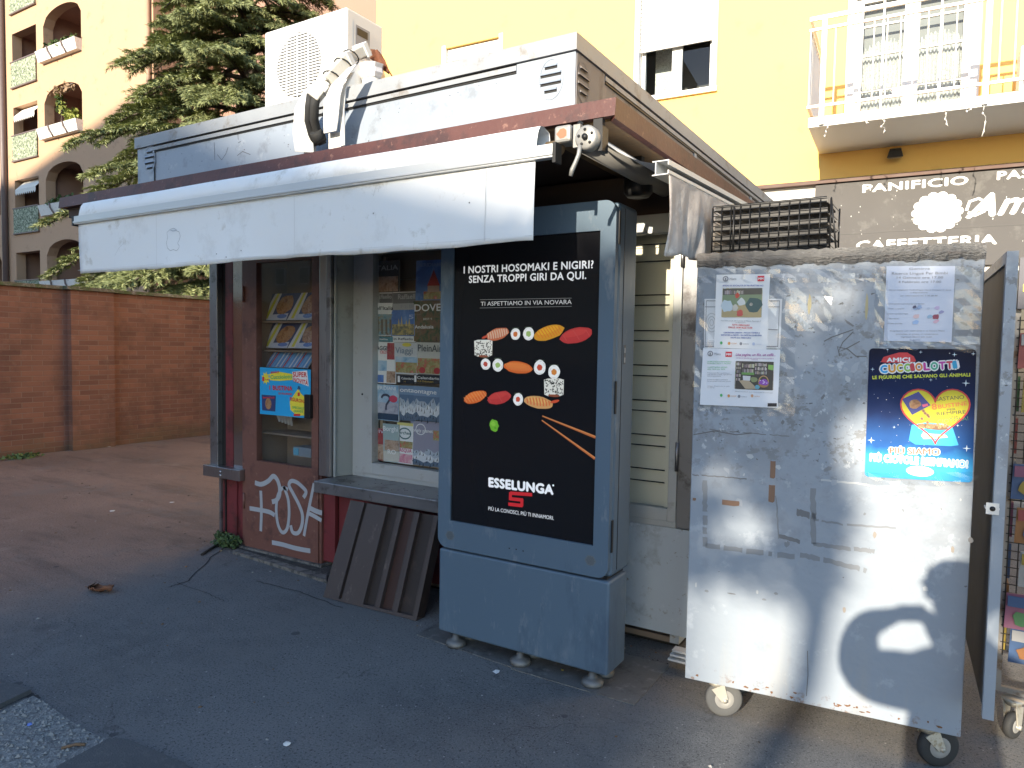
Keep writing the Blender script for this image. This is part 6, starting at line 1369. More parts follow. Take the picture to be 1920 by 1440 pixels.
for p,c,r_ in (((380,322),K(.35,.45,.65),.008),((375,312),K(.12,.12,.2),.007),((405,315),K(.3,.4,.6),.009),((515,318),K(.55,.45,.65),.009),((540,345),K(.3,.3,.5),.008),((388,372),K(.7,.5,.5),.010),((382,408),K(.35,.5,.75),.010),((470,373),K(.3,.45,.6),.008),((506,372),K(.30,.06,.10),.012),((508,402),K(.7,.45,.55),.009),((460,322),K(.5,.55,.65),.005)):
    a,b_ = NP.pixel(1600+p[0]/3.273,480+p[1]/3.273); mb.ell(NP,a,b_,r_,r_*.8,c,.0042,.3,10,.25)
mb.build('print',t)
# ---- big sticker album poster
PC = ((1630,653),(1831,655),(1823,905),(1621,893)); q = [NP.pixel(*c) for c in PC]
t = thing('poster','dark blue starry sticker poster with a yellow heart and a blue bowl of biscuits','poster',NP.pt(q[3][0],q[3][1],.002))
def px_(x,y): return (1600+x/3.273,480+y/3.273)
def grad_poster():
    m = bpy.data.materials.new('night_sky_print'); m.use_nodes = True; t_ = m.node_tree; L = t_.links; b = t_.nodes['Principled BSDF']; b.inputs['Roughness'].default_value=.45; b.inputs['Specular IOR Level'].default_value=.12
    tc = t_.nodes.new('ShaderNodeTexCoord'); sp = t_.nodes.new('ShaderNodeSeparateXYZ'); L.new(tc.outputs['Object'],sp.inputs[0]); n = t_.nodes.new('ShaderNodeTexNoise'); n.inputs['Scale'].default_value=9; n.inputs['Detail'].default_value=5; L.new(tc.outputs['Object'],n.inputs['Vector'])
    ad = t_.nodes.new('ShaderNodeMath'); ad.operation='MULTIPLY_ADD'; L.new(n.outputs[0],ad.inputs[0]); ad.inputs[1].default_value=.10; L.new(sp.outputs[2],ad.inputs[2]); r_ = t_.nodes.new('ShaderNodeValToRGB'); mr = t_.nodes.new('ShaderNodeMapRange'); mr.inputs['From Min'].default_value=.05; mr.inputs['From Max'].default_value=.56; L.new(ad.outputs[0],mr.inputs[0]); L.new(mr.outputs[0],r_.inputs[0])
    e = r_.color_ramp.elements; e[0].position=0; e[0].color=(.05,.34,.72,1); e[1].position=1; e[1].color=(.006,.008,.022,1)
    for p_,c in ((.12,(.06,.42,.78)),(.25,(.02,.10,.32)),(.5,(.012,.03,.11))): x = e.new(p_); x.color=(*c,1)
    L.new(r_.outputs[0],b.inputs['Base Color']); return m
mb = MB(); rr = .014; cs_ = [(q[3][0],q[3][1]),(q[2][0],q[2][1]),(q[1][0],q[1][1]),(q[0][0],q[0][1])]; out = []
for i,(a,b_) in enumerate(cs_):
    cxx = a + (rr if i in (0,3) else -rr); cyy = b_ + (rr if i in (0,1) else -rr); a0 = (math.pi,1.5*math.pi,0,.5*math.pi)[i]
    out += [(cxx+rr*math.cos(a0+math.pi/2*k/5),cyy+rr*math.sin(a0+math.pi/2*k/5)) for k in range(6)]
mb.prism([NP.pt(a,b_,.0012) for a,b_ in out],NP.n*.0012,grad_poster()); mb.build('card',t)
mb = MB(); random.seed(17)
def pp_(x,y): return NP.pixel(*px_(x,y))
def t3(s_,p0,p1,h,m,dep=.004,b_=.03,sh_=0): mb.textpx(NP,s_,px_(*p0),px_(*p1),h/3.273,m,dep,b_,sh_)
for i in range(70):
    a,b_ = pp_(random.uniform(100,740),random.uniform(580,1300)); s = random.choice((.0008,.001,.0016)); mb.ell(NP,a,b_,s,s,WI,.003,0,6)
for x,y,s in ((210,575,5),(620,605,9),(735,600,8),(413,590,7),(475,760,7),(690,780,14),(118,695,8),(110,1130,14),(695,1180,14),(640,1040,6),(250,1050,6)):
    a,b_ = pp_(x,y); k_ = s*.0006
    mb.poly(NP,[(a+(k_*1.6 if i%2==0 else k_*.35)*math.cos(math.pi*i/4),b_+(k_*1.6 if i%2==0 else k_*.35)*math.sin(math.pi*i/4)) for i in range(8)],K(.6,.72,.8),.0031)
mb.polypx(NP,[px_(*p) for p in ((205,655),(170,650),(185,620),(235,605),(280,592),(330,592),(370,615),(385,645),(350,655))],K(.60,.03,.04),.0031)
t3('AMICI',(206,650),(346,648),26,WI,.0036,.04)
for i,(ch,c) in enumerate(zip('CUCCIOLOTTI',((.02,.35,.70),(.70,.30,.03),(.65,.50,.03),(.25,.50,.08),(.55,.04,.06),(.70,.25,.05),(.55,.04,.3),(.08,.4,.25),(.5,.06,.35),(.55,.04,.08),(.02,.35,.6)))):
    wds = (50,50,45,45,24,52,42,52,46,44,24); x0 = 165+sum(wds[:i]); y0 = 718-.06*(x0-165); t3(ch,(x0+4,y0-2),(x0+wds[i]-7,y0-4),46,WI,.0034,.15); t3(ch,(x0+4,y0-2),(x0+wds[i]-7,y0-4),46,K(*c),.0040,.05)
t3('LE FIGURINE CHE SALVANO GLI ANIMALI',(118,755),(715,738),20,K(.60,.65,.05),.0036,.04)
# heart
def heart(sc): 
    pts = []
    for i in range(48):
        a = 2*math.pi*i/48; x = 16*math.sin(a)**3; y = 13*math.cos(a)-5*math.cos(2*a)-2*math.cos(3*a)-math.cos(4*a); pts.append(px_(502+x*13.6*sc, 985-(y+2.5)*11.9*sc))
    return pts
mb.polypx(NP,heart(.97)[::-1],K(.62,.54,.02),.0033)
GRN = K(.04,.06,.05); t3('BASTANO',(505,890),(680,876),24,GRN,.0042,.0); t3('8',(483,942),(513,940),38,K(.70,.20,.05),.0042,.02); t3('BUSTINE',(522,936),(698,914),25,K(.70,.20,.05),.0042,.02); t3('PER',(574,950),(628,945),13,GRN,.0042,.0); t3('RIEMPIRE',(512,979),(690,965),21,GRN,.0042,.0); t3('UNA',(586,993),(642,989),9,GRN,.0042,.0); t3('CIOTOLA!',(518,1028),(705,1006),24,K(.05,.20,.10),.0042,.0)
# packet tipping biscuits into the bowl
mb.polypx(NP,[px_(*p) for p in ((298,878),(400,832),(474,915),(360,975))][::-1],K(.04,.05,.22),.0036); a,b_ = pp_(378,908); mb.ell(NP,a,b_,.020,.017,PUP,.004,.3,12,.1); mb.polypx(NP,[px_(*p) for p in ((420,912),(455,905),(460,918),(428,928))][::-1],K(.65,.10,.2),.0041)
BIS = K(.35,.20,.09); BIS2 = K(.18,.09,.04)
for x,y in ((440,965),(455,975),(420,998),(455,1020),(430,950),(462,985)): a,b_ = pp_(x,y); mb.ell(NP,a,b_,.0055,.0065,BIS,.0042,.4,10); mb.ell(NP,a,b_,.0022,.0028,BIS2,.0045,.4,8)
mb.polypx(NP,[px_(*p) for p in ((358,1036),(440,1022),(560,1030),(608,1050),(645,1160),(600,1166),(380,1156),(340,1130))][::-1],K(.02,.36,.68),.0036); a,b_ = pp_(485,1048); mb.ell(NP,a,b_,.050,.010,BIS2,.0042,R(-4),20)
for i in range(26): x = random.uniform(405,580); a,b_ = pp_(x,random.uniform(1032,1056)); mb.ell(NP,a,b_,.006,.004,random.choice((BIS,K(.45,.28,.12),BIS)),.0044+.00003*i,random.uniform(-.5,.5),8); mb.ell(NP,a,b_,.002,.0015,BIS2,.0046+.00003*i,0,6)
mb.strokepx(NP,heart(.97),.0055,K(.55,.04,.04),.0048,closed=True)
mb.polypx(NP,[px_(*p) for p in ((415,1100),(430,1078),(470,1090),(565,1096),(580,1112),(500,1120),(430,1122))][::-1],WI,.0046); t3('Cucciolotti',(432,1114),(566,1110),16,K(.65,.30,.04),.0052,.03)
t3('PIÙ SIAMO',(224,1210),(528,1220),37,WI,.0034,.10); t3('PIÙ SIAMO',(224,1210),(528,1220),37,K(.68,.10,.05),.0040,.02)
t3('PIÙ CIOTOLE RIEMPIAMO!',(103,1254),(699,1298),42,WI,.0034,.10); t3('PIÙ CIOTOLE RIEMPIAMO!',(103,1254),(699,1298),42,K(.25,.55,.75),.0040,.015)
a,b_ = pp_(408,1320); mb.ell(NP,a,b_,.046,.020,WI,.0034,0,20); t3('www.cucciolotti.it',(355,1318),(465,1322),9,K(.6,.4,.2),.004)
mb.build('print',t)

# ================================================================ WIRE RACK LYING ON THE CART
wr = thing('wire_rack','black wire magazine rack lying on top of the grey cart','rack',(4.22,-.38,2.0))
mb = MB(); WX0,WX1 = 3.985,4.455; ys = (-.49,-.24)
def wz(i): return 2.025+.042*i
M_WIREB = mat('black_wire',(.025,.025,.026),.4,.5,var=.1)
for i in range(5):
    z = wz(i)
    for y in ys: mb.tube([(WX0+.01*i*.2,y,z),(WX1-.004*i,y,z+.004)],.0035,M_WIREB,5)
    mb.tube([(WX0,-.49,z+.022),(WX1-.004*i,-.49,z+.024)],.002,M_WIREB,5)
for k in range(13):
    x = WX0+(WX1-WX0)*k/12; mb.tube([(x,-.495,2.018),(x-.004*0,-.495,2.205)],.0018,M_WIREB,4)
    for i in range(5): mb.tube([(x,-.49,wz(i)+.02),(x,-.47,wz(i)),(x,-.24,wz(i)+.002)],.0018,M_WIREB,4)
for x in (WX0,WX1,WX0+.09):
    for y in ys: mb.tube([(x,y,2.004),(x,y,2.21)],.004,M_WIREB,6)
mb.tube([(WX1,-.49,2.21),(WX1+.025,-.49,2.004)],.004,M_WIREB,6); mb.build('wire_frame',wr)
mb = MB(); 
for i in range(5): mb.box(WX0+.008,WX1-.014,-.46,-.25,wz(i)+.004,wz(i)+.006,M_BLACKM); mb.box(WX0+.008,WX1-.014,-.478,-.474,wz(i)+.003,wz(i)+.026,M_BLACKM)
mb.build('tray',wr)
mb = MB(); random.seed(6)
for i,x0,x1,c in ((0,4.14,4.20,(.7,.7,.68)),(0,4.20,4.26,(.16,.08,.05)),(0,4.27,4.33,(.7,.7,.68)),(4,4.16,4.32,(.16,.07,.05)),(1,4.30,4.44,(.55,.55,.53)),(2,4.10,4.2,(.4,.4,.38))):
    mb.box(x0,x1,-.47,-.27,wz(i)+.007,wz(i)+.012,K(*c))
mb.build('strip_stock',wr)

# ================================================================ RIGHT RACK WITH PACKETS
rk = thing('wire_display_rack','wheeled wire display rack full of small toy packets at the right photo edge','rack',(5.35,.1,0))
M_GREYM = mat('grey_tube',(.22,.21,.20),.5,.4,var=.2,dirt=((.14,.10,.07),.2,12))
mb = MB()
for x,y in ((5.22,.08),(5.22,.62),(5.78,.05),(5.78,.6)): mb.box(x-.012,x+.012,y-.012,y+.012,.16,1.86,M_GREYM)
for z in (.17,1.0,1.85):
    mb.bar((5.20,.08,z),(5.80,.05,z),.022,.022,M_GREYM); mb.bar((5.20,.62,z),(5.80,.6,z),.022,.022,M_GREYM); mb.bar((5.22,.07,z),(5.22,.63,z),.022,.022,M_GREYM); mb.bar((5.78,.04,z),(5.78,.61,z),.022,.022,M_GREYM)
mb.build('frame',rk)
mb = MB()
for i in range(40): z = .34+i*.036; mb.tube([(5.208,.06,z),(5.208,.62,z)],.0022,M_WIREB,4,False)
for i in range(16): y = .06+i*.037; mb.tube([(5.206,y,.32),(5.206,y,1.76)],.0022,M_WIREB,4,False)
for i in range(40): z = .34+i*.036; mb.tube([(5.22,.066,z),(5.78,.036,z)],.0022,M_WIREB,4,False)
for i in range(16): x = 5.23+i*.036; mb.tube([(x,.064-.03*i/15,.32),(x,.064-.03*i/15,1.76)],.0022,M_WIREB,4,False)
mb.build('wire_grid',rk)
for c,ax,of in (((5.275,.0,.055),(.85,-.5,0),(0,.03,0)),((5.80,-.02,.055),(.8,-.6,0),(0,.03,0)),((5.22,.66,.055),(.8,-.6,0),(0,-.03,0)),((5.80,.62,.055),(.8,-.6,0),(0,-.03,0))): castor(rk,c,ax,.055,.03,.155,M_TYREB,of)
mb = MB(); mb.box(5.215,5.79,.02,.06,1.79,2.0,K(.05,.05,.07)); mb.poly(Plane((5.3,.017,1.82),(1,0,0),(0,0,1)),[(-.07,.04),(.0,.05),(.04,.09),(-.02,.10),(-.07,.07)],K(.65,.6,.05)); hb = mb.build('header_card',rk)
random.seed(14); cols = [((.20,.03,.03),'red'),((.22,.16,.02),'yellow'),((.02,.06,.15),'blue'),((.24,.24,.24),'white'),((.03,.11,.04),'green'),((.20,.08,.02),'orange'),((.16,.05,.10),'pink')]
zs = (1.62,1.44,1.26,1.08,.90,.72,.54,.40); names_ = ['red','yellow','white','blue','orange','white','pink','blue']; pos = ['highest, just under the dark header card','second from the top of the rack','third from the top of the rack','fourth from the top of the rack','fifth from the top of the rack','third from the bottom of the rack','second from the bottom of the rack','lowest on the wire grid']
for i,(z,nm,ps) in enumerate(zip(zs,names_,pos)):
    c = dict((b_,a) for a,b_ in cols)[nm]; y = .01-.004*i; x0 = 5.225+.02*(i%3)
    t = thing('toy_packet',f'small {nm} toy packet hung at the rack front, {ps}','toy packet',(x0+.06,y,z-.07),0,'toy packets on the wire rack')
    mb = MB(); mb.hexa([(x0,y,z-.075),(x0+.12,y-.01,z-.07),(x0+.12,y+.012,z-.07),(x0,y+.012,z-.075)],[(x0+.004,y+.004,z+.07),(x0+.118,y+.002,z+.075),(x0+.118,y+.012,z+.075),(x0+.004,y+.012,z+.07)],K(*c)); mb.build('bag',t)
    mb = MB(); pl = Plane((x0,y-.012,z-.07),(1,0,0),(0,0,1)); mb.rect(pl,.008,.112,.09,.135,K(*cols[(i+3)%7][0]),0); mb.ell(pl,.06,.045,.035,.03,K(*cols[(i+5)%7][0]),0,.3,10,.2); mb.build('print',t)
    t = thing('toy_packet',f'small {cols[(i*3+1)%7][1]} toy packet behind the side wire grid, {["topmost","second","third","fourth","fifth","sixth","seventh","lowest"][i]} from above','toy packet',(5.24,.30,z-.08),0,'toy packets on the wire rack')
    mb = MB(); 
    for k in range(3): y0 = .14+.15*k; cc = cols[(i*3+1)%7][0]; k==1 and mb.hexa([(5.225,.12,z-.08),(5.245,.12,z-.08),(5.245,.56,z-.08),(5.225,.56,z-.08)],[(5.228,.12,z+.07),(5.245,.12,z+.07),(5.245,.56,z+.07),(5.228,.56,z+.07)],K(*cc))
    mb.build('bag',t); mb = MB(); pl = Plane((5.224,.54,z-.07),(0,-1,0),(0,0,1)); [mb.ell(pl,.07+.13*k,.06,.035,.04,K(*cols[(i+k+2)%7][0]),.0,.2,9,.25) for k in range(3)]; mb.build('print',t)

for o in list(COL.objects):
    if o.parent is None and o.name.split('.')[0] in ('toy_packet','wire_display_rack'): o.location.x -= .105
# ================================================================ SMALL THINGS ON THE GROUND
def ground_bits(lab,name,cat,pts,th,m,z=.001):
    q = [P(*p,'z',z) for p in pts]; mb = MB(); mb.prism([(p.x,p.y,z+random.uniform(0,th)) for p in q][::-1],(0,0,.002),m); return tag(mb.build(name,recalc=True),lab,cat)
random.seed(41)
sl_ = MB(); q0 = P(1258,1218,'y',-.18); 
for i in range(3): sl_.box(3.745+.006*i,3.93,-.20+.012*i,-.12,.050+.019*i,.060+.019*i,M_ALUW)
tag(sl_.build('slat_stack'),'small stack of white slats on the ground between the kiosk and the cart','slats')
mb = MB(); lp = P(190,1110,'z',0); M_LEAFB = mat('dry_brown_leaf',(.20,.085,.045),.8,var=.3,vs=40); vs = []
for i in range(9):
    for j in range(7):
        u_,v_ = i/8-.5,j/6-.5; wv = .05*(1-(2*abs(u_))**2.2)*(1+.3*math.sin(i*3)); vs.append((lp.x+u_*.17+v_*wv*.6, lp.y+v_*wv*2+u_*.04, .008+.05*abs(v_)*2*abs(v_)+.035*max(0,u_)+.008*math.sin(i*2+j)))
mb.add(vs,[(i*7+j,(i+1)*7+j,(i+1)*7+j+1,i*7+j+1) for i in range(8) for j in range(6)],M_LEAFB,True); mb.tube([(lp.x-.085,lp.y-.02,.012),(lp.x-.13,lp.y-.03,.02)],.0025,M_LEAFB,5)
for dx in (-.10,-.07): mb.add([(lp.x+dx,lp.y-.03,.005),(lp.x+dx+.035,lp.y-.05,.035),(lp.x+dx+.03,lp.y+.01,.05),(lp.x+dx-.02,lp.y+.02,.03)],[(0,1,2,3)],mat('dark_leaf_curl',(.07,.04,.02),.9,var=.2))
o = tag(mb.build('dry_leaf'),'curled brown dry leaf on the pavement left of the kiosk','leaf'); o.modifiers.new('t','SOLIDIFY').thickness=.001
WP = mat('paper_scrap',(.62,.62,.6),.8,var=.1)
def scrap(px,py,s,lab,m=WP,hh=.012):
    p = P(px,py,'z',0); mb = MB(); n = 7
    ring = [Vector((p.x+s*random.uniform(.6,1.1)*math.cos(2*math.pi*i/n),p.y+s*random.uniform(.5,1)*math.sin(2*math.pi*i/n),.003+hh*random.uniform(0,.6))) for i in range(n)]
    mb.add(ring+[Vector((p.x,p.y,hh)),Vector((p.x,p.y,.002))],[(i,(i+1)%n,n) for i in range(n)]+[((i+1)%n,i,n+1) for i in range(n)],m); return tag(mb.build('litter'),lab,'litter')
scrap(538,1397,.018,'crumpled white paper scrap on the dark pavement at the lower photo edge'); scrap(57,1360,.016,'bright blue bottle cap scrap in the gravel patch',K(.12,.2,.55),.01)
scrap(203,838,.05,'white paper scrap at the foot of the brick wall pier'); scrap(113,845,.05,'white scrap left of the brick wall pier'); scrap(930,1262,.022,'flattened clear plastic cup in front of the totem',mat('frosted_plastic',(.42,.45,.48),.3,var=.2),.018)
scrap(1054,1258,.010,'tiny yellow leaf scrap on the right base plate',K(.40,.28,.05),.008); scrap(415,1034,.012,'small ochre scrap beside the black stick',K(.28,.17,.06)); scrap(323,943,.03,'white scrap on the dusty yard near the kiosk corner'); scrap(349,1064,.012,'orange brown leaf bit near the old asphalt seam',K(.30,.14,.05))
scrap(210,959,.035,'white scrap on the dusty yard below the brick wall')
mb = MB(); a,b_ = P(378,1040,'z',.008),P(407,1022,'z',.008); mb.tube([a,a.lerp(b_,.5)+Vector((0,0,.004)),b_],.009,mat('dark_stick',(.04,.03,.025),.9,var=.2),7); tag(mb.build('stick'),'short black stick on the ground by the kiosk corner','stick')
mb = MB(); a,b_ = P(115,1403,'z',.012),P(160,1396,'z',.012); mb.tube([a,a.lerp(b_,.5)+Vector((0,.01,.004)),b_],.006,mat('brown_twig',(.16,.10,.06),.9,var=.2),6); tag(mb.build('twig'),'brown twig lying in the gravel patch','twig')
# grit lying along the kiosk base and over the pavement
gr_ = MB(); rg_ = random.Random(19); GM = (mat('pale_grit',(.30,.29,.27),.9,var=.2),mat('dark_grit',(.035,.032,.03),.9,var=.2),mat('brown_grit',(.16,.10,.06),.9,var=.2))
for i in range(520):
    if i < 240: x,y = rg_.uniform(-.3,3.8),-abs(rg_.gauss(0,.10))-.02; 
    else: x,y = rg_.uniform(-4.5,4.6),rg_.uniform(-2.6,1.8)
    if i >= 240 and x > -.2 and y > -.05: continue
    s = rg_.choice((.004,.005,.007,.010,.014))*(.8 if i < 240 else 1.0); a_ = rg_.uniform(0,6.3)
    q = [(x+s*math.cos(a_+t)*rg_.uniform(.5,1),y+s*math.sin(a_+t)*rg_.uniform(.5,1),.0015) for t in (0,1.3,2.6,3.9,5.1)]
    gr_.add(q+[(x,y,.0015+s*.5)],[(k,(k+1)%5,5) for k in range(5)],rg_.choice(GM))
tag(gr_.build('pavement_grit'),'fine grit, crumbs and leaf bits scattered over the pavement and along the kiosk base',None,kind='stuff')
# weed
rnd = random.Random(77); wd = thing('weed','small dark green weed growing at the foot of the kiosk corner','plant',(.16,-.08,0)); mb = MB(); M_WEED = mat('weed_leaf',(.05,.085,.03),.7,var=.3); M_WEED2 = mat('weed_leaf_pale',(.10,.15,.05),.7,var=.3)
leaf_mass(mb,(.14,-.07,.05),(.17,.06,.055),420,.035,(M_WEED,M_WEED,M_WEED2),rnd,-.6); mb.build('foliage',wd)
mb = MB()
for i in range(14): x = .14+rnd.uniform(-.13,.13); mb.tube([(x,-.07,0),(x+rnd.uniform(-.02,.02),-.07+rnd.uniform(-.03,.02),.08)],.002,M_WEED,4)
mb.build('stem',wd)
mb = MB(); rnd = random.Random(3); g0 = P(18,860,'z',0); leaf_mass(mb,(g0.x+.1,g0.y+.1,.02),(.12,.25,.03),120,.06,(M_WEED2,),rnd,-.5); tag(mb.build('grass_tuft'),'small green grass tuft at the foot of the brick wall','plant')
# ================================================================ CEDAR TREE
rnd = random.Random(23)
M_BARK = mat('grey_bark',(.10,.08,.065),.95,var=.3,vs=8,bump=.8,bs=20)
NEED = [mat('cedar_needles_a',(.23,.26,.105),.75,var=.3,vs=3), mat('cedar_needles_lit',(.33,.355,.155),.75,var=.25,vs=3), mat('cedar_needles_shaded',(.155,.19,.085),.75,var=.3,vs=3)]  # middle, lit and shaded tones painted into the needles
TB = Vector((-8.6,7.0,0))
tree = thing('cedar_tree','large dark green cedar tree with drooping branches behind the brick wall','tree',TB)
mb = MB(); mb.tube([TB+Vector((.05*math.sin(i),.05*math.cos(i*1.3),i*1.25)) for i in range(11)],[.30-.024*i for i in range(11)],M_BARK,12); mb.build('trunk',tree)
br = MB(); NV_, NF_, NM_ = [], [], []
def needle(c, d, s, wd, mi, up=Vector((0,0,1))):
    e = d.cross(up+Vector((rnd.uniform(-.6,.6),rnd.uniform(-.6,.6),rnd.uniform(-.5,.5)))).normalized()*wd; b = len(NV_)
    NV_.extend((c, c+d*(s*.45)+e, c+d*s, c+d*(s*.45)-e)); NF_.append((b,b+1,b+2,b+3)); NM_.append(mi)
nb = 165
for k in range(nb):
    t = (k+.5)/nb; h = 2.7+9.3*t**1.1; az = k*2.39996+rnd.uniform(-.3,.3); Lb = (3.9*(1-t)**.8+.45)*rnd.uniform(.82,1.12)
    dh = Vector((math.cos(az),math.sin(az),0)); reach = TB.x+dh.x*Lb
    if reach > -4.1: Lb = min(Lb,( -4.1-TB.x)/max(dh.x,.1))
    facing = dh.dot(Vector((.5,-.85,0)))          # towards the street: denser twigs
    rise = .32-.12*(1-t); pts = []
    for i in range(9):
        s = i/8; pts.append(TB+dh*(Lb*s)+Vector((0,0,h+Lb*(rise*s-(.50+.1*math.sin(k))*s*s)))+Vector((0,0,rnd.uniform(-.03,.03))))
    br.tube(pts,[.055*(1-i/9)+.008 for i in range(9)],M_BARK,5,False)
    nt_ = int((42 if facing > -.3 else 12)*(.5+Lb/4.5)); tone = rnd.random()
    for j in range(nt_):
        s = .22+.78*(j+rnd.random())/nt_; ii = min(7,int(s*8)); f = s*8-ii; p = pts[ii].lerp(pts[ii+1],f)
        side = -1 if j%2 else 1; tl = (.95*(1-s)+.28)*rnd.uniform(.7,1.2)*min(1,.4+Lb/3.5)
        ang = az+side*rnd.uniform(.5,1.15); d0 = Vector((math.cos(ang),math.sin(ang),rnd.uniform(-.05,.22)))
        ns = int(12+tl*24)
        for q in range(ns):
            u_ = q/ns; c = p+d0*(tl*u_)+Vector((0,0,-.34*tl*u_*u_))
            ax_ = (d0+Vector((0,0,-.68*u_))).normalized()
            mi = 2 if rnd.random() < .30-.12*s else (1 if rnd.random() < .35+.3*tone*s else 0)
            for z_ in range(8):
                dd = (ax_*rnd.uniform(.5,1.1)+Vector((rnd.uniform(-.75,.75),rnd.uniform(-.75,.75),rnd.uniform(-.55,.35)))).normalized()
                needle(c, dd, rnd.uniform(.06,.15), rnd.uniform(.005,.0095), mi, dh*.75+Vector((0,0,.65)))
br.build('limb',tree)
me = bpy.data.meshes.new('crown'); inv = Vector(TB); me.from_pydata([tuple(v-inv) for v in NV_],[],NF_)
for m_ in NEED: me.materials.append(m_)
me.polygons.foreach_set('material_index',NM_); me.update()
o = bpy.data.objects.new('crown',me); COL.objects.link(o); o.parent = tree
print('needles',len(NF_))

# ================================================================ ACROSS THE STREET (behind the camera, throws the shade)
M_FAC = mat('ochre_facade',(.40,.32,.24),.9,var=.1,vs=.8); M_ROOFT = mat('clay_roof',(.25,.11,.07),.85,var=.15)
def block(name, lab, pts, y0, y1, ww, wh):
    t = thing(name,lab,'building',(sum(p[0] for p in pts)/len(pts),(y0+y1)/2,0)); mb = MB(); mb.prism([(x,y0,z) for x,z in pts],(0,y1-y0,0),M_FAC); mb.build('wall',t,recalc=True)
    xa,xb = min(p[0] for p in pts),max(p[0] for p in pts); zt = min(p[1] for p in pts if p[1]>1)
    z = 1.2
    while z+wh < zt-.6:
        x = xa+1.2
        while x+ww < xb-.6:
            mb = MB(); mb.box(x-.08,x+ww+.08,y1,y1+.05,z-.1,z+wh+.08,M_WHITE); f = mb.build('window',t); mb = MB(); mb.box(x,x+ww,y1+.05,y1+.06,z,z+wh,M_DARKWIN); mb.build('pane',f); x += 3.4
        z += 3.1
    return t
block('street_house','ochre block of flats across the street with a hipped roof line',[(-11.5,0),(5.5,0),(5.5,16.1),(4.9,16.3),(3.7,16.65),(2.4,17.12),(1.7,17.45),(-11.5,18.1)],-57,-45,1.2,1.5)
block('street_house','taller ochre block of flats across the street left of the hipped one',[(-95,0),(-11.7,0),(-11.7,28.7),(-25,25.5),(-95,25.5)],-60,-45.2,1.2,1.5)
# unseen street tree; crown gaps shaped to leave the cart's lit patches
TY_ = -14.0; rnd = random.Random(9)
def shade_xy(p, y=TY_): k = (y-p.y)/SUN_TRAVEL.y; q = p+SUN_TRAVEL*k; return (q.x,q.z)
def cart_px(px,py): return CP.pt(*CP.pixel(px,py))
lit = [[(1289,1150),(1330,1122),(1390,1115),(1450,1135),(1490,1175),(1510,1230),(1512,1330),(1289,1300)],
       [(1525,792),(1620,762),(1700,755),(1840,740),(1840,1450),(1560,1430),(1535,1330),(1533,1240),(1560,1150),(1580,1050),(1590,960),(1560,870)],
       [(1475,545),(1560,530),(1625,545),(1620,590),(1560,612),(1480,622)],[(1330,965),(1400,945),(1462,965),(1462,1020),(1400,1035),(1335,1020)],[(1790,540),(1832,540),(1832,650),(1795,655)],
       [(1400,640),(1460,650),(1450,690),(1400,680)],[(1300,880),(1380,850),(1400,900),(1320,930)]]
lit = [[shade_xy(cart_px(*p)) for p in poly] for poly in lit]
t0 = shade_xy(P(1440,1420,'z',0)); t1 = shade_xy(cart_px(1512,1280)); t2 = shade_xy(cart_px(1555,1000)); lean = (t2[0]-t0[0])/(t2[1]-t0[1])
stt = thing('street_tree','young leaning street tree with a small leafy crown behind the photographer','tree',(t0[0]-lean*t0[1],TY_,0))
mb = MB(); base = Vector((t0[0]-lean*t0[1],TY_,0)); mb.tube([base,Vector((t0[0],TY_,t0[1])),Vector((t1[0],TY_,t1[1])),Vector((t2[0],TY_,t2[1])),Vector((t2[0]-.05,TY_,6.1))],[.085,.07,.066,.075,.03],M_BARK,10)
mb.tube([Vector((t2[0],TY_,t2[1]-.1)),Vector((t2[0]-.35,TY_,t2[1]+.5)),Vector((t2[0]-.6,TY_,6.1))],[.035,.03,.02],M_BARK,8); mb.build('trunk',stt)
LV,LF = [],[]
k = 0
while k < 8000:
    x = rnd.uniform(3.5,6.5); z = rnd.uniform(4.95,6.22); y = TY_+rnd.uniform(-.35,.35)
    if ((x-4.95)/1.7)**4+((z-5.60)/.68)**4 > 1 : continue
    c = Vector((x,y,z)); q = shade_xy(c)
    if any(inside(q[0],q[1],poly) for poly in lit): continue
    if x > 5.02 and z < 5.9 and rnd.random() < .0: continue
    d = Vector((rnd.gauss(0,1),rnd.gauss(0,1),rnd.gauss(0,1))).normalized(); e = d.orthogonal().normalized()*.032; s = rnd.uniform(.08,.13); b = len(LV)
    LV += [c,c+d*s*.5+e,c+d*s,c+d*s*.5-e]; LF.append((b,b+1,b+2,b+3)); k += 1
me = bpy.data.meshes.new('crown'); me.from_pydata([tuple(v-base) for v in LV],[],LF); me.materials.append(M_LEAFG); o = bpy.data.objects.new('crown',me); COL.objects.link(o); o.parent = stt

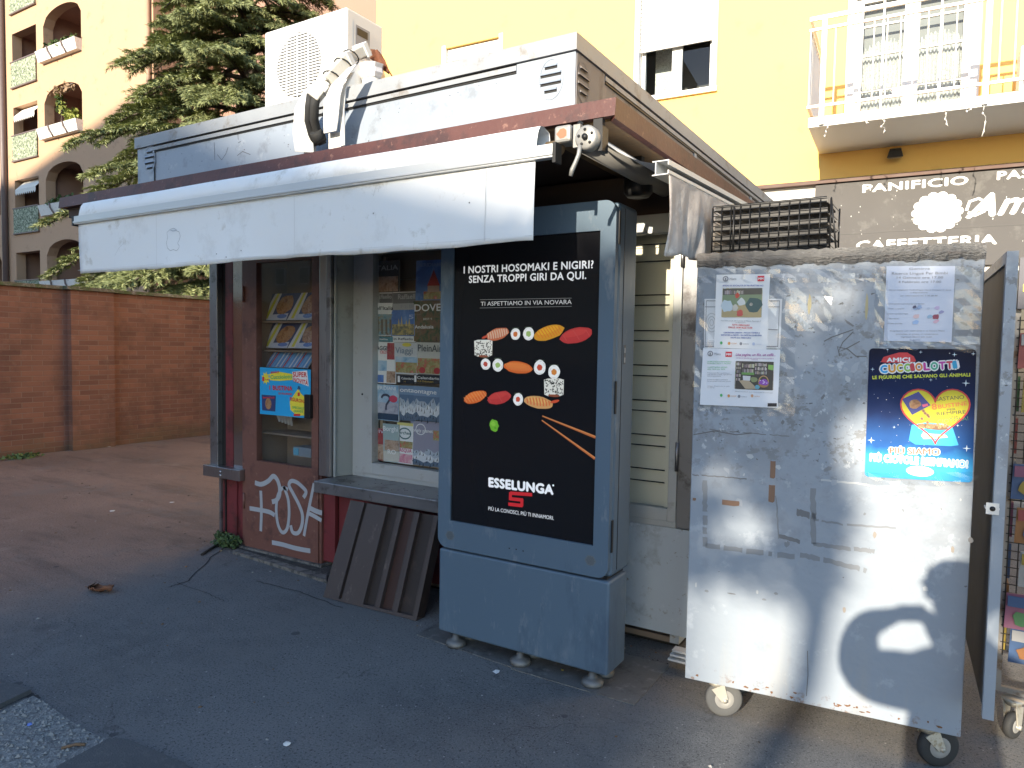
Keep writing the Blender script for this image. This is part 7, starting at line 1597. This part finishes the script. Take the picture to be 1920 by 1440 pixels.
# ================================================================ THE PHOTOGRAPHER (stands behind the lens, casts the shadow)
def skin_body(name, nodes, edges, root, parent, paint, sub=2):
    me = bpy.data.meshes.new(name); keys = list(nodes); me.from_pydata([tuple(nodes[k][0]) for k in keys],[],[(keys.index(a),keys.index(b)) for a,b in edges])
    o = bpy.data.objects.new(name,me); COL.objects.link(o); o.modifiers.new('skin','SKIN'); 
    sv = me.skin_vertices[0].data if me.skin_vertices else None
    if sv is None:
        return o
    for i,k in enumerate(keys):
        r_ = nodes[k][1]; sv[i].radius = r_ if isinstance(r_,tuple) else (r_,r_); sv[i].use_root = (k == root)
    sb = o.modifiers.new('smooth','SUBSURF'); sb.levels = sub; sb.render_levels = sub
    dg = bpy.context.evaluated_depsgraph_get(); ev = o.evaluated_get(dg); m2 = bpy.data.meshes.new_from_object(ev)
    bpy.data.objects.remove(o); o = bpy.data.objects.new(name,m2); COL.objects.link(o)
    m2.materials.clear()
    for m_,_ in paint: m2.materials.append(m_)
    for p in m2.polygons:
        p.use_smooth = True; c = p.center; p.material_index = next(i for i,(m_,f) in enumerate(paint) if f(c))
    inv = world_of(parent).inverted()
    for v in m2.vertices: v.co = inv @ v.co
    o.parent = parent; return o
M_COAT = mat('dark_coat',(.03,.035,.05),.85,var=.2); M_TROU = mat('blue_jeans',(.05,.07,.12),.9,var=.2); M_SKIN = mat('skin',(.50,.30,.22),.5,var=.06); M_SHOE = mat('brown_shoe',(.10,.06,.04),.6,var=.1)
W0 = CAM_LOC; fwd = Vector((CF.x,CF.y,0)).normalized(); rgt = Vector((CR.x,CR.y,0)).normalized()
def at(x,y,z): return W0+Vector((x,y,z))
torso = at(.225,-.335,0); torso.z = 0
who = thing('person','person in a dark coat and cap holding a compact camera at chin height','person',(torso.x,torso.y,0))
def bd(f,r_,z): return Vector((torso.x,torso.y,0))+fwd*f+rgt*r_+Vector((0,0,z))
hc = at(.185,-.293,.145)
HL = W0-rgt*.058-fwd*.035+Vector((0,0,-.012)); HR = W0+rgt*.062-fwd*.035+Vector((0,0,-.012))
nodes = {'pelvis':(bd(0,0,.98),(.17,.13)),'waist':(bd(.07,0,1.13),(.19,.17)),'chest':(bd(.03,0,1.34),(.20,.16)),'upper':(bd(0,0,1.51),(.15,.10)),'neck':(bd(.02,0,1.61),.066),
 'chin':(hc-Vector((0,0,.07))+fwd*.02,.07),'head':(hc+Vector((0,0,.02)),(.105,.12)),'crown':(hc+Vector((0,0,.085)),(.085,.10)),
 'shL':(bd(.02,-.17,1.46),.12),'elL':(at(-.15,-.19,-.23),.115),'foL':(at(-.155,-.09,-.075),.072),'wrL':(at(-.105,-.085,-.035),.05),
 'umL':((at(-.15,-.19,-.23)+bd(.02,-.17,1.46))/2,.125),'shR':(bd(0,.19,1.47),.10),'elR':(at(.31,-.02,-.31),.08),'wrR':(HR-fwd*.05+rgt*.03-Vector((0,0,.05)),.058),
 'hipL':(bd(0,-.10,.90),.105),'knL':(bd(.02,-.12,.50),.068),'anL':(bd(0,-.13,.10),.046),'toL':(bd(.17,-.15,.045),.042),
 'hipR':(bd(0,.10,.90),.105),'knR':(bd(.02,.12,.50),.068),'anR':(bd(-.03,.13,.10),.046),'toR':(bd(.14,.15,.045),.042),
 'paL':(HL,.033),'paR':(HR,.033)}
E_ = [('pelvis','waist'),('waist','chest'),('chest','upper'),('upper','neck'),('neck','chin'),('chin','head'),('head','crown'),('upper','shL'),('shL','umL'),('umL','elL'),('elL','foL'),('foL','wrL'),('wrL','paL'),('upper','shR'),('shR','elR'),('elR','wrR'),('wrR','paR'),('pelvis','hipL'),('hipL','knL'),('knL','anL'),('anL','toL'),('pelvis','hipR'),('hipR','knR'),('knR','anR'),('anR','toR')]
for sd_,H in (('L',HL),('R',HR)):
    s_ = -1 if sd_=='L' else 1
    for i in range(4):
        k0,k1 = f'f{sd_}{i}a',f'f{sd_}{i}b'; zz = .024-.016*i
        nodes[k0] = (H-rgt*s_*.006+fwd*.022+Vector((0,0,zz)),.0085); nodes[k1] = (H-rgt*s_*(.026-.003*i)+fwd*.030+Vector((0,0,zz)),.0075); E_ += [(f'pa{sd_}',k0),(k0,k1)]
    nodes[f't{sd_}'] = (H-rgt*s_*.028-fwd*.012+Vector((0,0,.006)),.0095); E_.append((f'pa{sd_}',f't{sd_}'))
hz = hc.z-.13
near_hand = lambda c: min((c-HL).length,(c-HR).length) < .075
skin_body('body',nodes,E_,'pelvis',who,[(M_SKIN,lambda c: c.z > hz and (c-hc).length < .3 or near_hand(c)),(M_SHOE,lambda c: c.z < .11),(M_TROU,lambda c: c.z < .86),(M_COAT,lambda c: True)])
mb = MB(); M_CAPC = mat('dark_cap',(.04,.04,.05),.85,var=.1)
mb.lathe([(.122,-.02),(.125,.03),(.115,.075),(.083,.108),(.03,.122)],hc+Vector((0,0,.045)),(0,0,1),M_CAPC,24)
ct = hc+Vector((0,0,.052)); a_ = [ct+fwd*(.10+.085*math.cos(t_))+rgt*(.085*math.sin(t_)) for t_ in [R(-90+180*i/12) for i in range(13)]]
mb.prism([p-Vector((0,0,.012*((p-ct).dot(fwd)/.18))) for p in a_],(0,0,.006),M_CAPC); mb.build('cap',who)
mb = MB(); fp = hc+fwd*.092
for s_ in (-1,1):
    mb.lathe([(.002,-.004),(.011,0),(.008,.006),(.002,.009)],fp+rgt*.033*s_+Vector((0,0,.02))-fwd*.005,fwd,K(.7,.7,.68),10); mb.lathe([(.005,0),(.003,.002)],fp+rgt*.033*s_+Vector((0,0,.02))+fwd*.004,fwd,K(.05,.03,.02),8)
    mb.lathe([(.012,0),(.030,.004),(.022,.012),(.008,.014)],hc+rgt*.082*s_-Vector((0,0,.0)),rgt*s_,M_SKIN,12)
mb.hexa([fp+rgt*-.016-Vector((0,0,.03)),fp+rgt*.016-Vector((0,0,.03)),fp+rgt*.012+fwd*.026-Vector((0,0,.026)),fp-rgt*.012+fwd*.026-Vector((0,0,.026))],[fp+rgt*-.008+Vector((0,0,.025)),fp+rgt*.008+Vector((0,0,.025)),fp+rgt*.006+fwd*.008+Vector((0,0,.02)),fp-rgt*.006+fwd*.008+Vector((0,0,.02))],M_SKIN)
mb.bar(fp-rgt*.024-Vector((0,0,.058))-fwd*.004,fp+rgt*.024-Vector((0,0,.058))-fwd*.004,.008,.008,K(.40,.16,.14)); mb.build('face',who)
cm = thing('compact_camera','small black compact camera held in both hands by the person','camera',W0-fwd*.03)
mb = MB(); q0 = W0-CF*.034; 
mb.hexa([q0-CR*.048-CU*.030-CF*.010,q0+CR*.048-CU*.030-CF*.010,q0+CR*.048-CU*.030+CF*.012,q0-CR*.048-CU*.030+CF*.012],[q0-CR*.048+CU*.030-CF*.010,q0+CR*.048+CU*.030-CF*.010,q0+CR*.048+CU*.030+CF*.012,q0-CR*.048+CU*.030+CF*.012],M_BLACKM); mb.build('body',cm,recalc=True)
mb = MB(); mb.lathe([(.022,0),(.022,.010),(.019,.016)],q0+CF*.0125,CF,M_BLACKM,20); mb.build('lens',cm)
